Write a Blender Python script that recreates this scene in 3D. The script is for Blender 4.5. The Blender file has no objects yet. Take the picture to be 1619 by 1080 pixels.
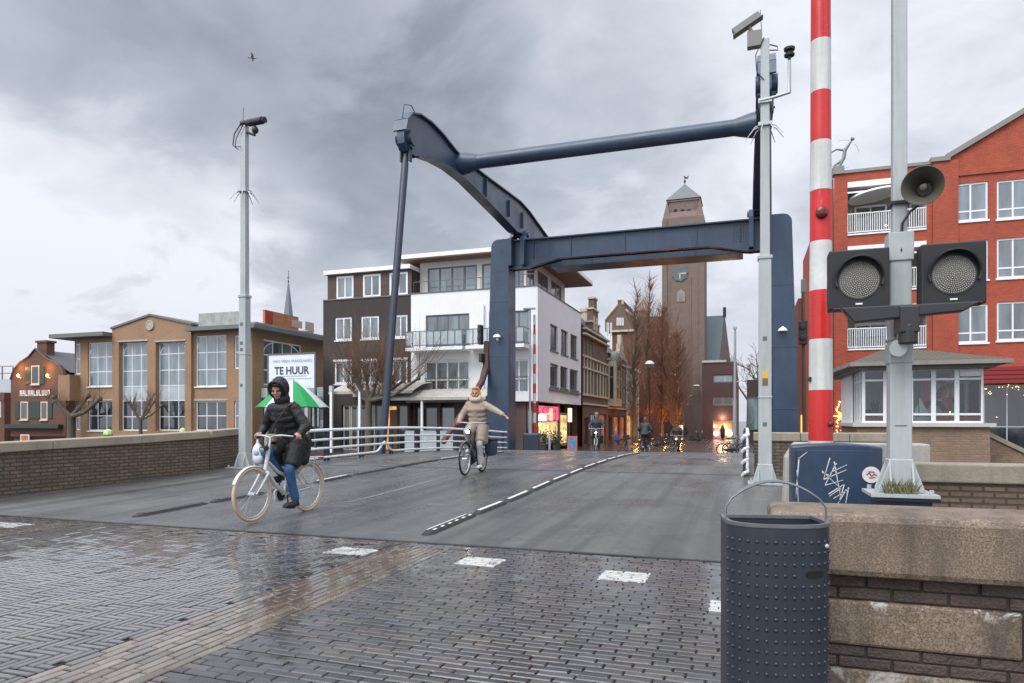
import bpy, bmesh, math, random
from mathutils import Vector, Matrix, Euler
R = math.radians
random.seed(7)
SC = bpy.context.scene
COL = SC.collection

# ------------------------------------------------------------------ camera
# world: +Y runs along the bridge road, +X to the right of it, Z up; the eye stands over the origin
F, CX, YH, H = 1079.3, 809.5, 665.0, 1.30          # measured from the photograph (1619 px wide)
TH = math.atan(370.0 / F)
CT, ST = math.cos(TH), math.sin(TH)
cam = bpy.data.cameras.new("camera"); camo = bpy.data.objects.new("camera", cam); COL.objects.link(camo)
camo.location = (0, 0, H); camo.rotation_euler = (R(90), 0, TH)
cam.sensor_width = 36.0; cam.lens = 24.0
cam.shift_y = (YH - 540.0) / 1619.0
cam.clip_start = 0.05; cam.clip_end = 4000
SC.camera = camo

# ------------------------------------------------------------------ light, sky, exposure
SUN_EL, SUN_AZ = R(48), R(205)
sun = bpy.data.lights.new("sun", 'SUN'); suno = bpy.data.objects.new("sun", sun); COL.objects.link(suno)
sun.energy = 1.5; sun.angle = R(35); sun.color = (1.0, 0.97, 0.92)
_d = Vector((math.sin(SUN_AZ) * math.cos(SUN_EL), math.cos(SUN_AZ) * math.cos(SUN_EL), math.sin(SUN_EL)))
suno.rotation_euler = _d.to_track_quat('Z', 'Y').to_euler()
SC.view_settings.view_transform = 'Standard'; SC.view_settings.look = 'None'
SC.view_settings.gamma = 1.0; SC.view_settings.exposure = 0.5

W = bpy.data.worlds.new("World"); SC.world = W; W.use_nodes = True
def build_world():
    nt = W.node_tree; N = nt.nodes; L = nt.links
    for n in list(N): N.remove(n)
    out = N.new('ShaderNodeOutputWorld'); bg = N.new('ShaderNodeBackground'); L.new(bg.outputs[0], out.inputs[0])
    sky = N.new('ShaderNodeTexSky'); sky.sky_type = 'NISHITA'; sky.sun_disc = False
    sky.sun_elevation = SUN_EL; sky.sun_rotation = SUN_AZ; sky.dust_density = 3.0
    tc = N.new('ShaderNodeTexCoord'); sep = N.new('ShaderNodeSeparateXYZ'); L.new(tc.outputs['Generated'], sep.inputs[0])
    def mth(op, a, b=None, c=None, clamp=False):
        n = N.new('ShaderNodeMath'); n.operation = op; n.use_clamp = clamp
        for i, v in enumerate((a, b, c)):
            if v is None: continue
            if isinstance(v, (int, float)): n.inputs[i].default_value = v
            else: L.new(v, n.inputs[i])
        return n.outputs[0]
    def mixc(f, a, b, typ='MIX'):
        n = N.new('ShaderNodeMix'); n.data_type = 'RGBA'; n.blend_type = typ
        for s, v in ((n.inputs[0], f), (n.inputs[6], a), (n.inputs[7], b)):
            if isinstance(v, (int, float)): s.default_value = v
            elif isinstance(v, tuple): s.default_value = (*v, 1)
            else: L.new(v, s)
        return n.outputs[2]
    def rng(v, a, b, c=0.0, d=1.0):
        n = N.new('ShaderNodeMapRange'); n.interpolation_type = 'SMOOTHERSTEP'
        L.new(v, n.inputs[0])
        for i, x in enumerate((a, b, c, d)): n.inputs[i + 1].default_value = x
        return n.outputs[0]
    z = mth('MAXIMUM', sep.outputs[2], 0.0)
    k = mth('ADD', z, 0.34)
    px = mth('DIVIDE', sep.outputs[0], k); py = mth('DIVIDE', sep.outputs[1], k)
    cb = N.new('ShaderNodeCombineXYZ'); L.new(px, cb.inputs[0]); L.new(py, cb.inputs[1])
    def noise(scale, detail, rough, dist, off=(0, 0, 0), stretch=(1, 1, 1), rot=0):
        mp = N.new('ShaderNodeMapping'); L.new(cb.outputs[0], mp.inputs[0])
        mp.inputs[1].default_value = off; mp.inputs[2].default_value = (0, 0, rot); mp.inputs[3].default_value = stretch
        n = N.new('ShaderNodeTexNoise'); n.inputs['Scale'].default_value = scale; n.inputs['Detail'].default_value = detail
        n.inputs['Roughness'].default_value = rough; n.inputs['Distortion'].default_value = dist
        L.new(mp.outputs[0], n.inputs[0]); return n.outputs[0]
    big = noise(0.85, 3.0, 0.5, 0.6, (3.1, 1.7, 0))
    mid = noise(2.3, 7.0, 0.55, 0.5, (0.4, 5.2, 2.0))
    fine = noise(6.5, 6.0, 0.56, 0.5, (7.0, 1.2, 4.0))
    f = mth('ADD', mth('ADD', mth('MULTIPLY', big, 0.34), mth('MULTIPLY', mid, 0.66)), mth('MULTIPLY', fine, 0.34))
    # heavier bank and lighter break of cloud, each in its own part of the sky
    def lobe(px_, py_, wid):
        kx, kz = (px_ - CX) / F, (YH - py_) / F
        d = Vector((kx * CT - ST, kx * ST + CT, kz)).normalized()
        n = N.new('ShaderNodeVectorMath'); n.operation = 'DOT_PRODUCT'; L.new(tc.outputs['Generated'], n.inputs[0]); n.inputs[1].default_value = d
        wob = mth('ADD', n.outputs['Value'], mth('MULTIPLY', mth('SUBTRACT', mid, 0.5), 0.16))
        return rng(wob, math.cos(R(wid)), 1.0)
    dark = mth('ADD', mth('ADD', mth('MULTIPLY', lobe(430, 150, 24), 0.22), mth('MULTIPLY', lobe(690, 270, 15), 0.20)), mth('MULTIPLY', lobe(60, 130, 19), 0.24))
    dark = mth('ADD', dark, mth('MULTIPLY', lobe(900, 120, 15), 0.08))
    dark = mth('ADD', dark, mth('MULTIPLY', lobe(420, 20, 14), 0.08))
    lite = mth('ADD', mth('MULTIPLY', lobe(130, 350, 19), 0.48), mth('MULTIPLY', lobe(860, 300, 9), 0.10))
    lite = mth('ADD', lite, mth('MULTIPLY', lobe(1400, 160, 22), 0.10))
    g = mth('ADD', mth('SUBTRACT', mth('SUBTRACT', f, 0.07), dark), lite)
    ramp = N.new('ShaderNodeValToRGB'); L.new(g, ramp.inputs[0]); e = ramp.color_ramp.elements
    e[0].position = 0.08; e[0].color = (0.215, 0.24, 0.28, 1)
    e[1].position = 0.78; e[1].color = (0.66, 0.68, 0.74, 1)
    m = e.new(0.45); m.color = (0.385, 0.415, 0.47, 1)
    hz = rng(z, 0.0, 0.27, 1.0, 0.0)
    c = mixc(mth('MULTIPLY', hz, 0.72), ramp.outputs[0], (0.55, 0.575, 0.64))
    top = rng(z, 0.52, 0.95, 1.0, 2.9)
    back = rng(sep.outputs[1], 0.1, -0.7, 1.0, 2.0)
    boost = mth('MULTIPLY', top, back)
    cbst = N.new('ShaderNodeCombineXYZ')
    for i in range(3): L.new(boost, cbst.inputs[i])
    c = mixc(1.0, c, cbst.outputs[0], 'MULTIPLY')
    sk = mixc(1.0, sky.outputs[0], (0.10, 0.10, 0.10), 'MULTIPLY')
    c = mixc(0.93, sk, c)
    L.new(c, bg.inputs[0]); bg.inputs[1].default_value = 1.0
build_world()

# ------------------------------------------------------------------ from the photograph's pixels to places
def wd(px, py, Z):
    k = (px - CX) / F
    return Vector(((k * CT - ST) * Z, (k * ST + CT) * Z, H - (py - YH) / F * Z))
def wu(px, py, u):
    k = (px - CX) / F
    return wd(px, py, u / (k * ST + CT))
def wv(px, py, v):
    k = (px - CX) / F
    return wd(px, py, v / (k * CT - ST))
def interp(x, pts):
    if x <= pts[0][0]: return pts[0][1]
    for (a, b), (c, d) in zip(pts, pts[1:]):
        if x <= c:
            t = (x - a) / (c - a); t = t * t * (3 - 2 * t) * 0.35 + t * 0.65
            return b + (d - b) * t
    return pts[-1][1]
ZR = [(6.5, 0.0), (9.5, 0.065), (13, 0.17), (15.6, 0.23), (18, 0.25), (20, 0.25), (22.8, 0.20), (26, 0.10), (30, -0.06), (33, -0.25), (36, -0.45), (40, -0.66), (48, -0.79), (60, -0.80)]
def zr(u): return interp(u, ZR)
ZQ = -0.80                                          # quay and town level across the canal

# ------------------------------------------------------------------ materials
def newmat(name):
    m = bpy.data.materials.new(name); m.use_nodes = True
    nt = m.node_tree; p = nt.nodes['Principled BSDF']
    return m, nt, p
class NB:
    def __init__(s, nt): s.nt = nt; s.N = nt.nodes; s.L = nt.links
    def sock(s, i, v):
        if isinstance(v, (int, float)): i.default_value = v
        elif isinstance(v, tuple): i.default_value = v if len(v) == 4 or i.type == 'VECTOR' else (*v, 1)
        else: s.L.new(v, i)
    def math(s, op, a, b=0.0, clamp=False):
        n = s.N.new('ShaderNodeMath'); n.operation = op; n.use_clamp = clamp; s.sock(n.inputs[0], a); s.sock(n.inputs[1], b); return n.outputs[0]
    def mix(s, f, a, b, typ='MIX'):
        n = s.N.new('ShaderNodeMix'); n.data_type = 'RGBA'; n.blend_type = typ
        s.sock(n.inputs[0], f); s.sock(n.inputs[6], a); s.sock(n.inputs[7], b); return n.outputs[2]
    def noise(s, vec, scale, detail=4.0, rough=0.55, dist=0.0):
        n = s.N.new('ShaderNodeTexNoise'); s.L.new(vec, n.inputs[0]); n.inputs['Scale'].default_value = scale
        n.inputs['Detail'].default_value = detail; n.inputs['Roughness'].default_value = rough; n.inputs['Distortion'].default_value = dist
        return n.outputs[0]
    def rng(s, v, a, b, c=0.0, d=1.0):
        n = s.N.new('ShaderNodeMapRange'); s.sock(n.inputs[0], v)
        for i, x in enumerate((a, b, c, d)): s.sock(n.inputs[i + 1], x)
        return n.outputs[0]
    def map(s, vec, scale=(1, 1, 1), loc=(0, 0, 0), rot=(0, 0, 0)):
        n = s.N.new('ShaderNodeMapping'); s.L.new(vec, n.inputs[0]); n.inputs[1].default_value = loc; n.inputs[2].default_value = rot; n.inputs[3].default_value = scale; return n.outputs[0]
    def bump(s, h, strength, dist=0.01, nrm=None):
        n = s.N.new('ShaderNodeBump'); s.L.new(h, n.inputs['Height']); n.inputs['Strength'].default_value = strength; n.inputs['Distance'].default_value = dist
        if nrm is not None: s.L.new(nrm, n.inputs['Normal'])
        return n.outputs[0]
    def uv(s): return s.N.new('ShaderNodeTexCoord').outputs['UV']
    def pos(s): return s.N.new('ShaderNodeNewGeometry').outputs['Position']
    def attr(s, name):
        n = s.N.new('ShaderNodeAttribute'); n.attribute_name = name; return n
def dk(c, f): return tuple(min(1, x * f) for x in c)
MATS = {}
def pm(name, col, rough=0.6, var=0.18, scale=2.5, bump=0.0, metal=0.0, streak=0.0, ior=1.5, dirt=(0.10, 0.09, 0.075), coat=0.0, bscale=40, scuff=None):
    if name in MATS: return MATS[name]
    m, nt, p = newmat(name); b = NB(nt); P = b.pos()
    n1 = b.noise(P, scale, 6, 0.6); n2 = b.noise(P, scale * 9, 3, 0.5)
    f = b.math('ADD', b.math('MULTIPLY', n1, 0.7), b.math('MULTIPLY', n2, 0.3))
    c = b.mix(b.rng(f, 0.3, 0.7), dk(col, 1 - var), dk(col, 1 + var))
    if streak > 0:
        s1 = b.noise(b.map(P, (5, 5, 0.35)), 1.6, 5, 0.6)
        c = b.mix(b.math('MULTIPLY', b.rng(s1, 0.50, 0.78), streak), c, dirt)
    if scuff:
        sf = b.math('MULTIPLY', b.rng(b.noise(b.map(P, (9, 9, 2.4)), 1.9, 6, 0.72, 0.6), 0.63, 0.69), b.rng(b.noise(P, 0.9, 3, 0.5), 0.46, 0.56))
        c = b.mix(b.math('MULTIPLY', sf, scuff[1]), c, scuff[0])
    b.L.new(c, p.inputs['Base Color'])
    b.L.new(b.rng(n1, 0.3, 0.7, max(0.02, rough - 0.10), min(1, rough + 0.10)), p.inputs['Roughness'])
    p.inputs['Metallic'].default_value = metal; p.inputs['IOR'].default_value = ior
    if coat: p.inputs['Coat Weight'].default_value = coat; p.inputs['Coat Roughness'].default_value = 0.12
    if bump: b.L.new(b.bump(b.noise(P, bscale, 4, 0.6), bump, 0.02), p.inputs['Normal'])
    MATS[name] = m; return m
def brickmat(name, c1, c2, mortar, bw=0.22, bh=0.065, ms=0.010, rough=0.85, bump=0.6, dirt=0.35, dirtcol=(0.05, 0.045, 0.04), moss=0.0, light=0.0, var=0.5):
    if name in MATS: return MATS[name]
    m, nt, p = newmat(name); b = NB(nt); u = b.uv(); P = b.pos()
    t = b.N.new('ShaderNodeTexBrick'); b.L.new(u, t.inputs[0])
    wob = b.noise(P, 9.0, 3, 0.6)
    t.inputs['Color1'].default_value = (*c1, 1); t.inputs['Color2'].default_value = (*c2, 1); t.inputs['Mortar'].default_value = (*mortar, 1)
    t.inputs['Scale'].default_value = 1; t.inputs['Brick Width'].default_value = bw; t.inputs['Row Height'].default_value = bh
    t.inputs['Mortar Size'].default_value = ms; t.inputs['Mortar Smooth'].default_value = 0.3; t.inputs['Bias'].default_value = 0.0
    n1 = b.noise(P, 0.7, 6, 0.62); n2 = b.noise(b.map(P, (4, 4, 0.4)), 1.2, 5, 0.6); n3 = b.noise(P, 22, 3, 0.6)
    c = b.mix(b.rng(n3, 0.3, 0.7, 0.0, var), t.outputs[0], dk(c2, 0.55))
    c = b.mix(b.math('MULTIPLY', b.rng(n1, 0.45, 0.72), dirt), c, dirtcol)
    c = b.mix(b.math('MULTIPLY', b.rng(n2, 0.52, 0.75), dirt * 0.8), c, dk(dirtcol, 0.7))
    if moss: c = b.mix(b.math('MULTIPLY', b.rng(b.noise(P, 2.3, 6, 0.65), 0.5, 0.7), moss), c, (0.055, 0.065, 0.022))
    if light: c = b.mix(b.math('MULTIPLY', b.rng(b.noise(P, 5.3, 6, 0.7), 0.56, 0.7), light), c, (0.42, 0.38, 0.32))
    b.L.new(c, p.inputs['Base Color']); p.inputs['Roughness'].default_value = rough
    hgt = b.math('ADD', b.math('SUBTRACT', 1.0, t.outputs['Fac']), b.math('MULTIPLY', n3, 0.5))
    b.L.new(b.bump(hgt, bump, 0.012), p.inputs['Normal'])
    MATS[name] = m; return m
def glassmat(name, col, rough=0.04, ior=1.75, var=0.5, emit=None, es=0.0):
    if name in MATS: return MATS[name]
    m, nt, p = newmat(name); b = NB(nt); P = b.pos()
    n = b.noise(b.map(P, (1, 1, 0.25)), 1.4, 3, 0.5)
    c = b.mix(b.rng(n, 0.35, 0.65), dk(col, 1 - var), dk(col, 1 + var))
    b.L.new(c, p.inputs['Base Color']); p.inputs['Roughness'].default_value = rough; p.inputs['IOR'].default_value = ior
    b.L.new(b.bump(b.noise(P, 0.9, 2, 0.4), 0.08, 0.05), p.inputs['Normal'])
    if emit:
        e = b.mix(b.rng(b.noise(P, 1.9, 4, 0.6), 0.35, 0.7), dk(emit, 0.25), emit)
        b.L.new(e, p.inputs['Emission Color']); p.inputs['Emission Strength'].default_value = es
    MATS[name] = m; return m
def emitmat(name, col, s):
    if name in MATS: return MATS[name]
    m, nt, p = newmat(name); p.inputs['Base Color'].default_value = (*col, 1); p.inputs['Emission Color'].default_value = (*col, 1); p.inputs['Emission Strength'].default_value = s
    MATS[name] = m; return m

NAVY = pm('navy paint', (0.023, 0.046, 0.084), 0.36, 0.22, 0.9, 0.04, streak=0.5, dirt=(0.075, 0.062, 0.058), scuff=((0.16, 0.11, 0.085), 0.6))
NAVYD = pm('dark navy paint', (0.018, 0.026, 0.045), 0.42, 0.2, 1.5)
GREYP = pm('grey green paint', (0.345, 0.375, 0.375), 0.45, 0.08, 1.6, 0.02, streak=0.4, dirt=(0.17, 0.17, 0.155), scuff=((0.20, 0.15, 0.11), 0.6))
GALV = pm('galvanised steel', (0.40, 0.43, 0.45), 0.42, 0.12, 3, metal=0.35)
BLACKM = pm('black metal', (0.018, 0.019, 0.022), 0.45, 0.3, 5)
BLACKR = pm('black rubber', (0.022, 0.022, 0.024), 0.7, 0.3, 8, 0.1)
REDP = pm('signal red paint', (0.52, 0.016, 0.014), 0.30, 0.14, 2.0, streak=0.35, dirt=(0.22, 0.06, 0.05), scuff=((0.50, 0.42, 0.40), 0.75))
WHITEP = pm('weathered white paint', (0.55, 0.56, 0.54), 0.42, 0.14, 2.0, streak=0.6, dirt=(0.26, 0.26, 0.23), scuff=((0.20, 0.16, 0.13), 0.75))
RAILW = pm('white rail paint', (0.72, 0.74, 0.74), 0.4, 0.06, 3, streak=0.15, dirt=(0.3, 0.3, 0.27))
FRAMEW = pm('white window frame', (0.70, 0.71, 0.72), 0.45, 0.05, 2)
FRAMED = pm('dark window frame', (0.10, 0.11, 0.115), 0.5, 0.1, 2)
CONC = pm('pale concrete', (0.36, 0.345, 0.315), 0.85, 0.16, 1.8, 0.25, streak=0.4, dirt=(0.12, 0.115, 0.085))
COPING = pm('weathered stone coping', (0.285, 0.245, 0.185), 0.8, 0.22, 2.2, 0.4, streak=0.4, dirt=(0.10, 0.095, 0.055))
def clearglass(name, tint=(.80, .85, .86)):
    m, nt, p = newmat(name); N, L = nt.nodes, nt.links
    tr = N.new('ShaderNodeBsdfTransparent'); tr.inputs[0].default_value = (*tint, 1); gl = N.new('ShaderNodeBsdfGlossy'); gl.inputs['Roughness'].default_value = 0.02
    fr = N.new('ShaderNodeFresnel'); fr.inputs[0].default_value = 1.5; mx = N.new('ShaderNodeMixShader'); L.new(fr.outputs[0], mx.inputs[0]); L.new(tr.outputs[0], mx.inputs[1]); L.new(gl.outputs[0], mx.inputs[2])
    L.new(mx.outputs[0], N['Material Output'].inputs[0]); MATS[name] = m; return m
GL_D = glassmat('dark glass', (0.025, 0.032, 0.038))
GL_M = glassmat('grey glass', (0.10, 0.125, 0.14), ior=1.9)
GL_L = glassmat('curtained glass', (0.14, 0.175, 0.20), var=0.35, ior=1.9)
WOODD = pm('brown wood', (0.085, 0.045, 0.03), 0.6, 0.3, 2, 0.15, streak=0.3)
ZINC = pm('zinc roofing', (0.30, 0.31, 0.32), 0.55, 0.1, 1.0, streak=0.25)
SLATE = brickmat('slate roof', (0.075, 0.085, 0.095), (0.10, 0.105, 0.11), (0.03, 0.03, 0.035), 0.25, 0.18, 0.006, 0.6, 0.4, 0.2)

# ------------------------------------------------------------------ mesh builder
class MB:
    def __init__(s, M=None): s.v = []; s.f = []; s.m = []; s.M = M or Matrix(); s.col = []
    def add(s, vs, fs, mi=0):
        o = len(s.v); s.v += [s.M @ Vector(p) for p in vs]; s.f += [tuple(i + o for i in f) for f in fs]; s.m += [mi] * len(fs)
    def box(s, x0, x1, y0, y1, z0, z1, mi=0):
        if x0 > x1: x0, x1 = x1, x0
        if y0 > y1: y0, y1 = y1, y0
        if z0 > z1: z0, z1 = z1, z0
        s.add([(x0, y0, z0), (x1, y0, z0), (x1, y1, z0), (x0, y1, z0), (x0, y0, z1), (x1, y0, z1), (x1, y1, z1), (x0, y1, z1)],
              [(0, 3, 2, 1), (4, 5, 6, 7), (0, 1, 5, 4), (1, 2, 6, 5), (2, 3, 7, 6), (3, 0, 4, 7)], mi)
    def taper(s, c, w0, d0, w1, d1, z0, z1, mi=0):
        x, y = c[0], c[1]
        vs = [(x + a * w0 / 2, y + b * d0 / 2, z0) for a, b in ((-1, -1), (1, -1), (1, 1), (-1, 1))] + [(x + a * w1 / 2, y + b * d1 / 2, z1) for a, b in ((-1, -1), (1, -1), (1, 1), (-1, 1))]
        s.add(vs, [(0, 3, 2, 1), (4, 5, 6, 7), (0, 1, 5, 4), (1, 2, 6, 5), (2, 3, 7, 6), (3, 0, 4, 7)], mi)
    def prism(s, poly, O, X, Y, D, mi=0):
        """outline poly (a,b) in the plane O+aX+bY, thickened by the vector D"""
        O, X, Y, D = map(Vector, (O, X, Y, D)); n = len(poly)
        if X.cross(Y).dot(D) > 0: poly = poly[::-1]
        a = [O + X * p[0] + Y * p[1] for p in poly]; b = [p + D for p in a]
        s.add(a + b, [tuple(range(n)), tuple(range(2 * n - 1, n - 1, -1))] + [(i, i + n, (i + 1) % n + n, (i + 1) % n) for i in range(n)], mi)
    def tube(s, pts, r, n=8, mi=0, closed=False, caps=True, flat=1.0):
        pts = [Vector(p) for p in pts]; k = len(pts); rs = r if isinstance(r, (list, tuple)) else [r] * k
        rings = []; up = None
        for i, p in enumerate(pts):
            if closed: t = pts[(i + 1) % k] - pts[i - 1]
            else: t = pts[min(i + 1, k - 1)] - pts[max(i - 1, 0)]
            t.normalize()
            if up is None:
                up = Vector((0, 0, 1)) if abs(t.z) < 0.9 else Vector((1, 0, 0))
            a = t.cross(up); 
            if a.length < 1e-4: a = t.orthogonal()
            a.normalize(); b = a.cross(t); up = b
            rings.append([p + (a * math.cos(2 * math.pi * j / n) + b * math.sin(2 * math.pi * j / n) * flat) * rs[i] for j in range(n)])
        vs = [q for ring in rings for q in ring]; fs = []
        for i in range(k if closed else k - 1):
            i2 = (i + 1) % k
            for j in range(n):
                j2 = (j + 1) % n; fs.append((i * n + j, i * n + j2, i2 * n + j2, i2 * n + j))
        if caps and not closed: fs.append(tuple(range(n - 1, -1, -1))); fs.append(tuple((k - 1) * n + j for j in range(n)))
        s.add(vs, fs, mi)
    def cyl(s, p0, p1, r0, r1=None, n=12, mi=0): s.tube([p0, p1], [r0, r0 if r1 is None else r1], n, mi)
    def lathe(s, prof, c=(0, 0, 0), n=20, mi=0, axis='Z', cap=True):
        vs = []; k = len(prof)
        for r, h in prof:
            for j in range(n):
                a = 2 * math.pi * j / n; p = (r * math.cos(a), r * math.sin(a), h)
                if axis == 'Y': p = (p[0], -p[2], p[1])
                if axis == 'X': p = (p[2], p[0], p[1])
                vs.append((p[0] + c[0], p[1] + c[1], p[2] + c[2]))
        fs = [(i * n + j, i * n + (j + 1) % n, (i + 1) * n + (j + 1) % n, (i + 1) * n + j) for i in range(k - 1) for j in range(n)]
        if cap: fs += [tuple(range(n - 1, -1, -1)), tuple((k - 1) * n + j for j in range(n))]
        s.add(vs, fs, mi)
    def ell(s, c, r, rot=None, n=14, mi=0):
        c = Vector(c); r = (r, r, r) if isinstance(r, (int, float)) else r
        RM = rot if rot is not None else Matrix.Identity(3); m = max(6, n // 2); vs = [c + RM @ Vector((0, 0, r[2]))]
        for i in range(1, m):
            a = math.pi * i / m
            for j in range(n):
                t = 2 * math.pi * j / n; vs.append(c + RM @ Vector((r[0] * math.sin(a) * math.cos(t), r[1] * math.sin(a) * math.sin(t), r[2] * math.cos(a))))
        vs.append(c + RM @ Vector((0, 0, -r[2]))); fs = [(0, 1 + j, 1 + (j + 1) % n) for j in range(n)]
        for i in range(m - 2):
            for j in range(n): fs.append((1 + i * n + j, 1 + (i + 1) * n + j, 1 + (i + 1) * n + (j + 1) % n, 1 + i * n + (j + 1) % n))
        e = len(vs) - 1; fs += [(e, 1 + (m - 2) * n + (j + 1) % n, 1 + (m - 2) * n + j) for j in range(n)]
        s.add(vs, fs, mi)
    def torus(s, c, R_, r, axis='Y', n=40, k=8, mi=0):
        c = Vector(c); pts = []
        for i in range(n):
            a = 2 * math.pi * i / n; q = (R_ * math.cos(a), 0, R_ * math.sin(a))
            if axis == 'Z': q = (q[0], q[2], 0)
            if axis == 'X': q = (0, q[0], q[2])
            pts.append(c + Vector(q))
        ax = {'Y': Vector((0, 1, 0)), 'Z': Vector((0, 0, 1)), 'X': Vector((1, 0, 0))}[axis]
        vs = []; fs = []
        for p in pts:
            rad = (p - c).normalized()
            for j in range(k):
                t = 2 * math.pi * j / k; vs.append(p + rad * r * math.cos(t) + ax * r * math.sin(t))
        for i in range(n):
            for j in range(k): fs.append((i * k + j, i * k + (j + 1) % k, ((i + 1) % n) * k + (j + 1) % k, ((i + 1) % n) * k + j))
        s.add(vs, fs, mi)
    def build(s, name, mats, parent=None, bevel=0.0, smooth=None, world=False):
        if not isinstance(mats, (list, tuple)): mats = [mats]
        vs = s.v
        if world and parent is not None:
            root = parent
            while root.parent: root = root.parent
            inv = (Matrix.Translation(root.location) @ root.rotation_euler.to_matrix().to_4x4()).inverted()
            vs = [inv @ p for p in vs]
        me = bpy.data.meshes.new(name); me.from_pydata([tuple(p) for p in vs], [], s.f)
        for m in mats: me.materials.append(m)
        me.polygons.foreach_set('material_index', s.m)
        uv = me.uv_layers.new(name='UVMap'); co = me.vertices
        flat = []
        for p in me.polygons:
            n = p.normal; ax = max(range(3), key=lambda i: abs(n[i]) * (1.0 if i < 2 else 0.8))
            for vi in p.vertices:
                q = co[vi].co
                flat += (q.y, q.z) if ax == 0 else ((q.x, q.z) if ax == 1 else (q.x, q.y))
        uv.data.foreach_set('uv', flat)
        if smooth is not None:
            me.polygons.foreach_set('use_smooth', [True] * len(me.polygons)); me.set_sharp_from_angle(angle=R(smooth))
        me.update()
        o = bpy.data.objects.new(name, me); COL.objects.link(o)
        if parent is not None: o.parent = parent
        if bevel:
            b = o.modifiers.new('bevel', 'BEVEL'); b.width = bevel; b.segments = 2; b.limit_method = 'ANGLE'; b.angle_limit = R(40)
        return o
def tag(o, label=None, cat=None, group=None, kind=None):
    if label: o['label'] = label
    if cat: o['category'] = cat
    if group: o['group'] = group
    if kind: o['kind'] = kind
    return o
def thing(name, label, cat, loc=(0, 0, 0), rz=0.0, group=None):
    o = bpy.data.objects.new(name, None); COL.objects.link(o); o.empty_display_size = 0.2
    o.location = loc; o.rotation_euler = (0, 0, rz); return tag(o, label, cat, group)
def copy_tree(o, parent=None):
    c = o.copy(); COL.objects.link(c); c.parent = parent
    for ch in list(o.children): copy_tree(ch, c)
    return c
def text_mesh(mb, s, size, M, mi=0, depth=0.01, bold=0.0, align='CENTER'):
    cu = bpy.data.curves.new('t', 'FONT'); cu.body = s; cu.size = size; cu.extrude = depth; cu.offset = bold; cu.align_x = align; cu.align_y = 'CENTER'; cu.resolution_u = 3
    o = bpy.data.objects.new('t', cu); COL.objects.link(o); dg = bpy.context.evaluated_depsgraph_get(); me = bpy.data.meshes.new_from_object(o.evaluated_get(dg))
    mb.add([M @ v.co for v in me.vertices], [tuple(p.vertices) for p in me.polygons], mi)
    bpy.data.objects.remove(o); bpy.data.curves.remove(cu); bpy.data.meshes.remove(me)
def frame(O, X, Y, Z):
    m = Matrix.Identity(4)
    for i, a in enumerate((X, Y, Z, O)):
        for j in range(3): m[j][i] = a[j]
    return m
# facade frames: a = along the wall, b = into the building, c = up
def wall_grid(mb, a0, a1, c0, c1, holes, mi=0, reveal=0.16, b=0.0, mi_rev=None):
    xs = sorted({a0, a1, *[h[0] for h in holes], *[h[1] for h in holes]}); zs = sorted({c0, c1, *[h[2] for h in holes], *[h[3] for h in holes]})
    xs = [x for x in xs if a0 <= x <= a1]; zs = [z for z in zs if c0 <= z <= c1]
    for i in range(len(xs) - 1):
        for j in range(len(zs) - 1):
            cx, cz = (xs[i] + xs[i + 1]) / 2, (zs[j] + zs[j + 1]) / 2
            if any(h[0] < cx < h[1] and h[2] < cz < h[3] for h in holes): continue
            mb.add([(xs[i], b, zs[j]), (xs[i + 1], b, zs[j]), (xs[i + 1], b, zs[j + 1]), (xs[i], b, zs[j + 1])], [(0, 1, 2, 3)], mi)
    mr = mi if mi_rev is None else mi_rev
    for h in holes:
        x0, x1, z0, z1 = h[:4]; r = b + reveal
        mb.add([(x0, b, z0), (x1, b, z0), (x1, b, z1), (x0, b, z1), (x0, r, z0), (x1, r, z0), (x1, r, z1), (x0, r, z1)],
               [(0, 4, 5, 1), (1, 5, 6, 2), (2, 6, 7, 3), (3, 7, 4, 0)], mr)
def window(parent, M, x0, x1, z0, z1, nx=2, nz=1, fw=0.07, mw=0.05, b=0.10, fr=None, gl=None, sill=0.0, trans=None, arch=0.0, xs=None, name='window', depth=0.07):
    f = MB(M); fr = fr or FRAMEW; gl = gl or GL_D
    f.box(x0, x1, b, b + depth, z0, z0 + fw); f.box(x0, x1, b, b + depth, z1 - fw, z1)
    f.box(x0, x0 + fw, b, b + depth, z0 + fw, z1 - fw); f.box(x1 - fw, x1, b, b + depth, z0 + fw, z1 - fw)
    for i in range(1, nx):
        x = x0 + (x1 - x0) * i / nx if xs is None else x0 + (x1 - x0) * xs[i - 1]
        f.box(x - mw / 2, x + mw / 2, b + 0.01, b + depth - 0.006, z0 + fw, z1 - fw)
    for j in range(1, nz):
        z = z0 + (z1 - z0) * (j / nz if trans is None else trans[j - 1])
        f.box(x0 + fw, x1 - fw, b + 0.014, b + depth - 0.012, z - mw / 2, z + mw / 2)
    if arch:
        c = (x0 + x1) / 2; rw = (x1 - x0) / 2 - fw
        pts = [(c + rw * math.cos(t), b + 0.03, z1 - arch - 0.02 + arch * math.sin(t)) for t in [math.pi * i / 14 for i in range(15)]]
        f.tube(pts, 0.045, 4)
    if sill: f.box(x0 - 0.06, x1 + 0.06, -sill, b - 0.004, z0 - 0.09, z0 - 0.003)
    w = f.build(name, fr, parent)
    g = MB(M); g.box(x0 + fw * 0.5, x1 - fw * 0.5, b + depth * 0.45, b + depth * 0.6, z0 + fw * 0.5, z1 - fw * 0.5)
    g.build('pane', gl, w); return w
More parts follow.
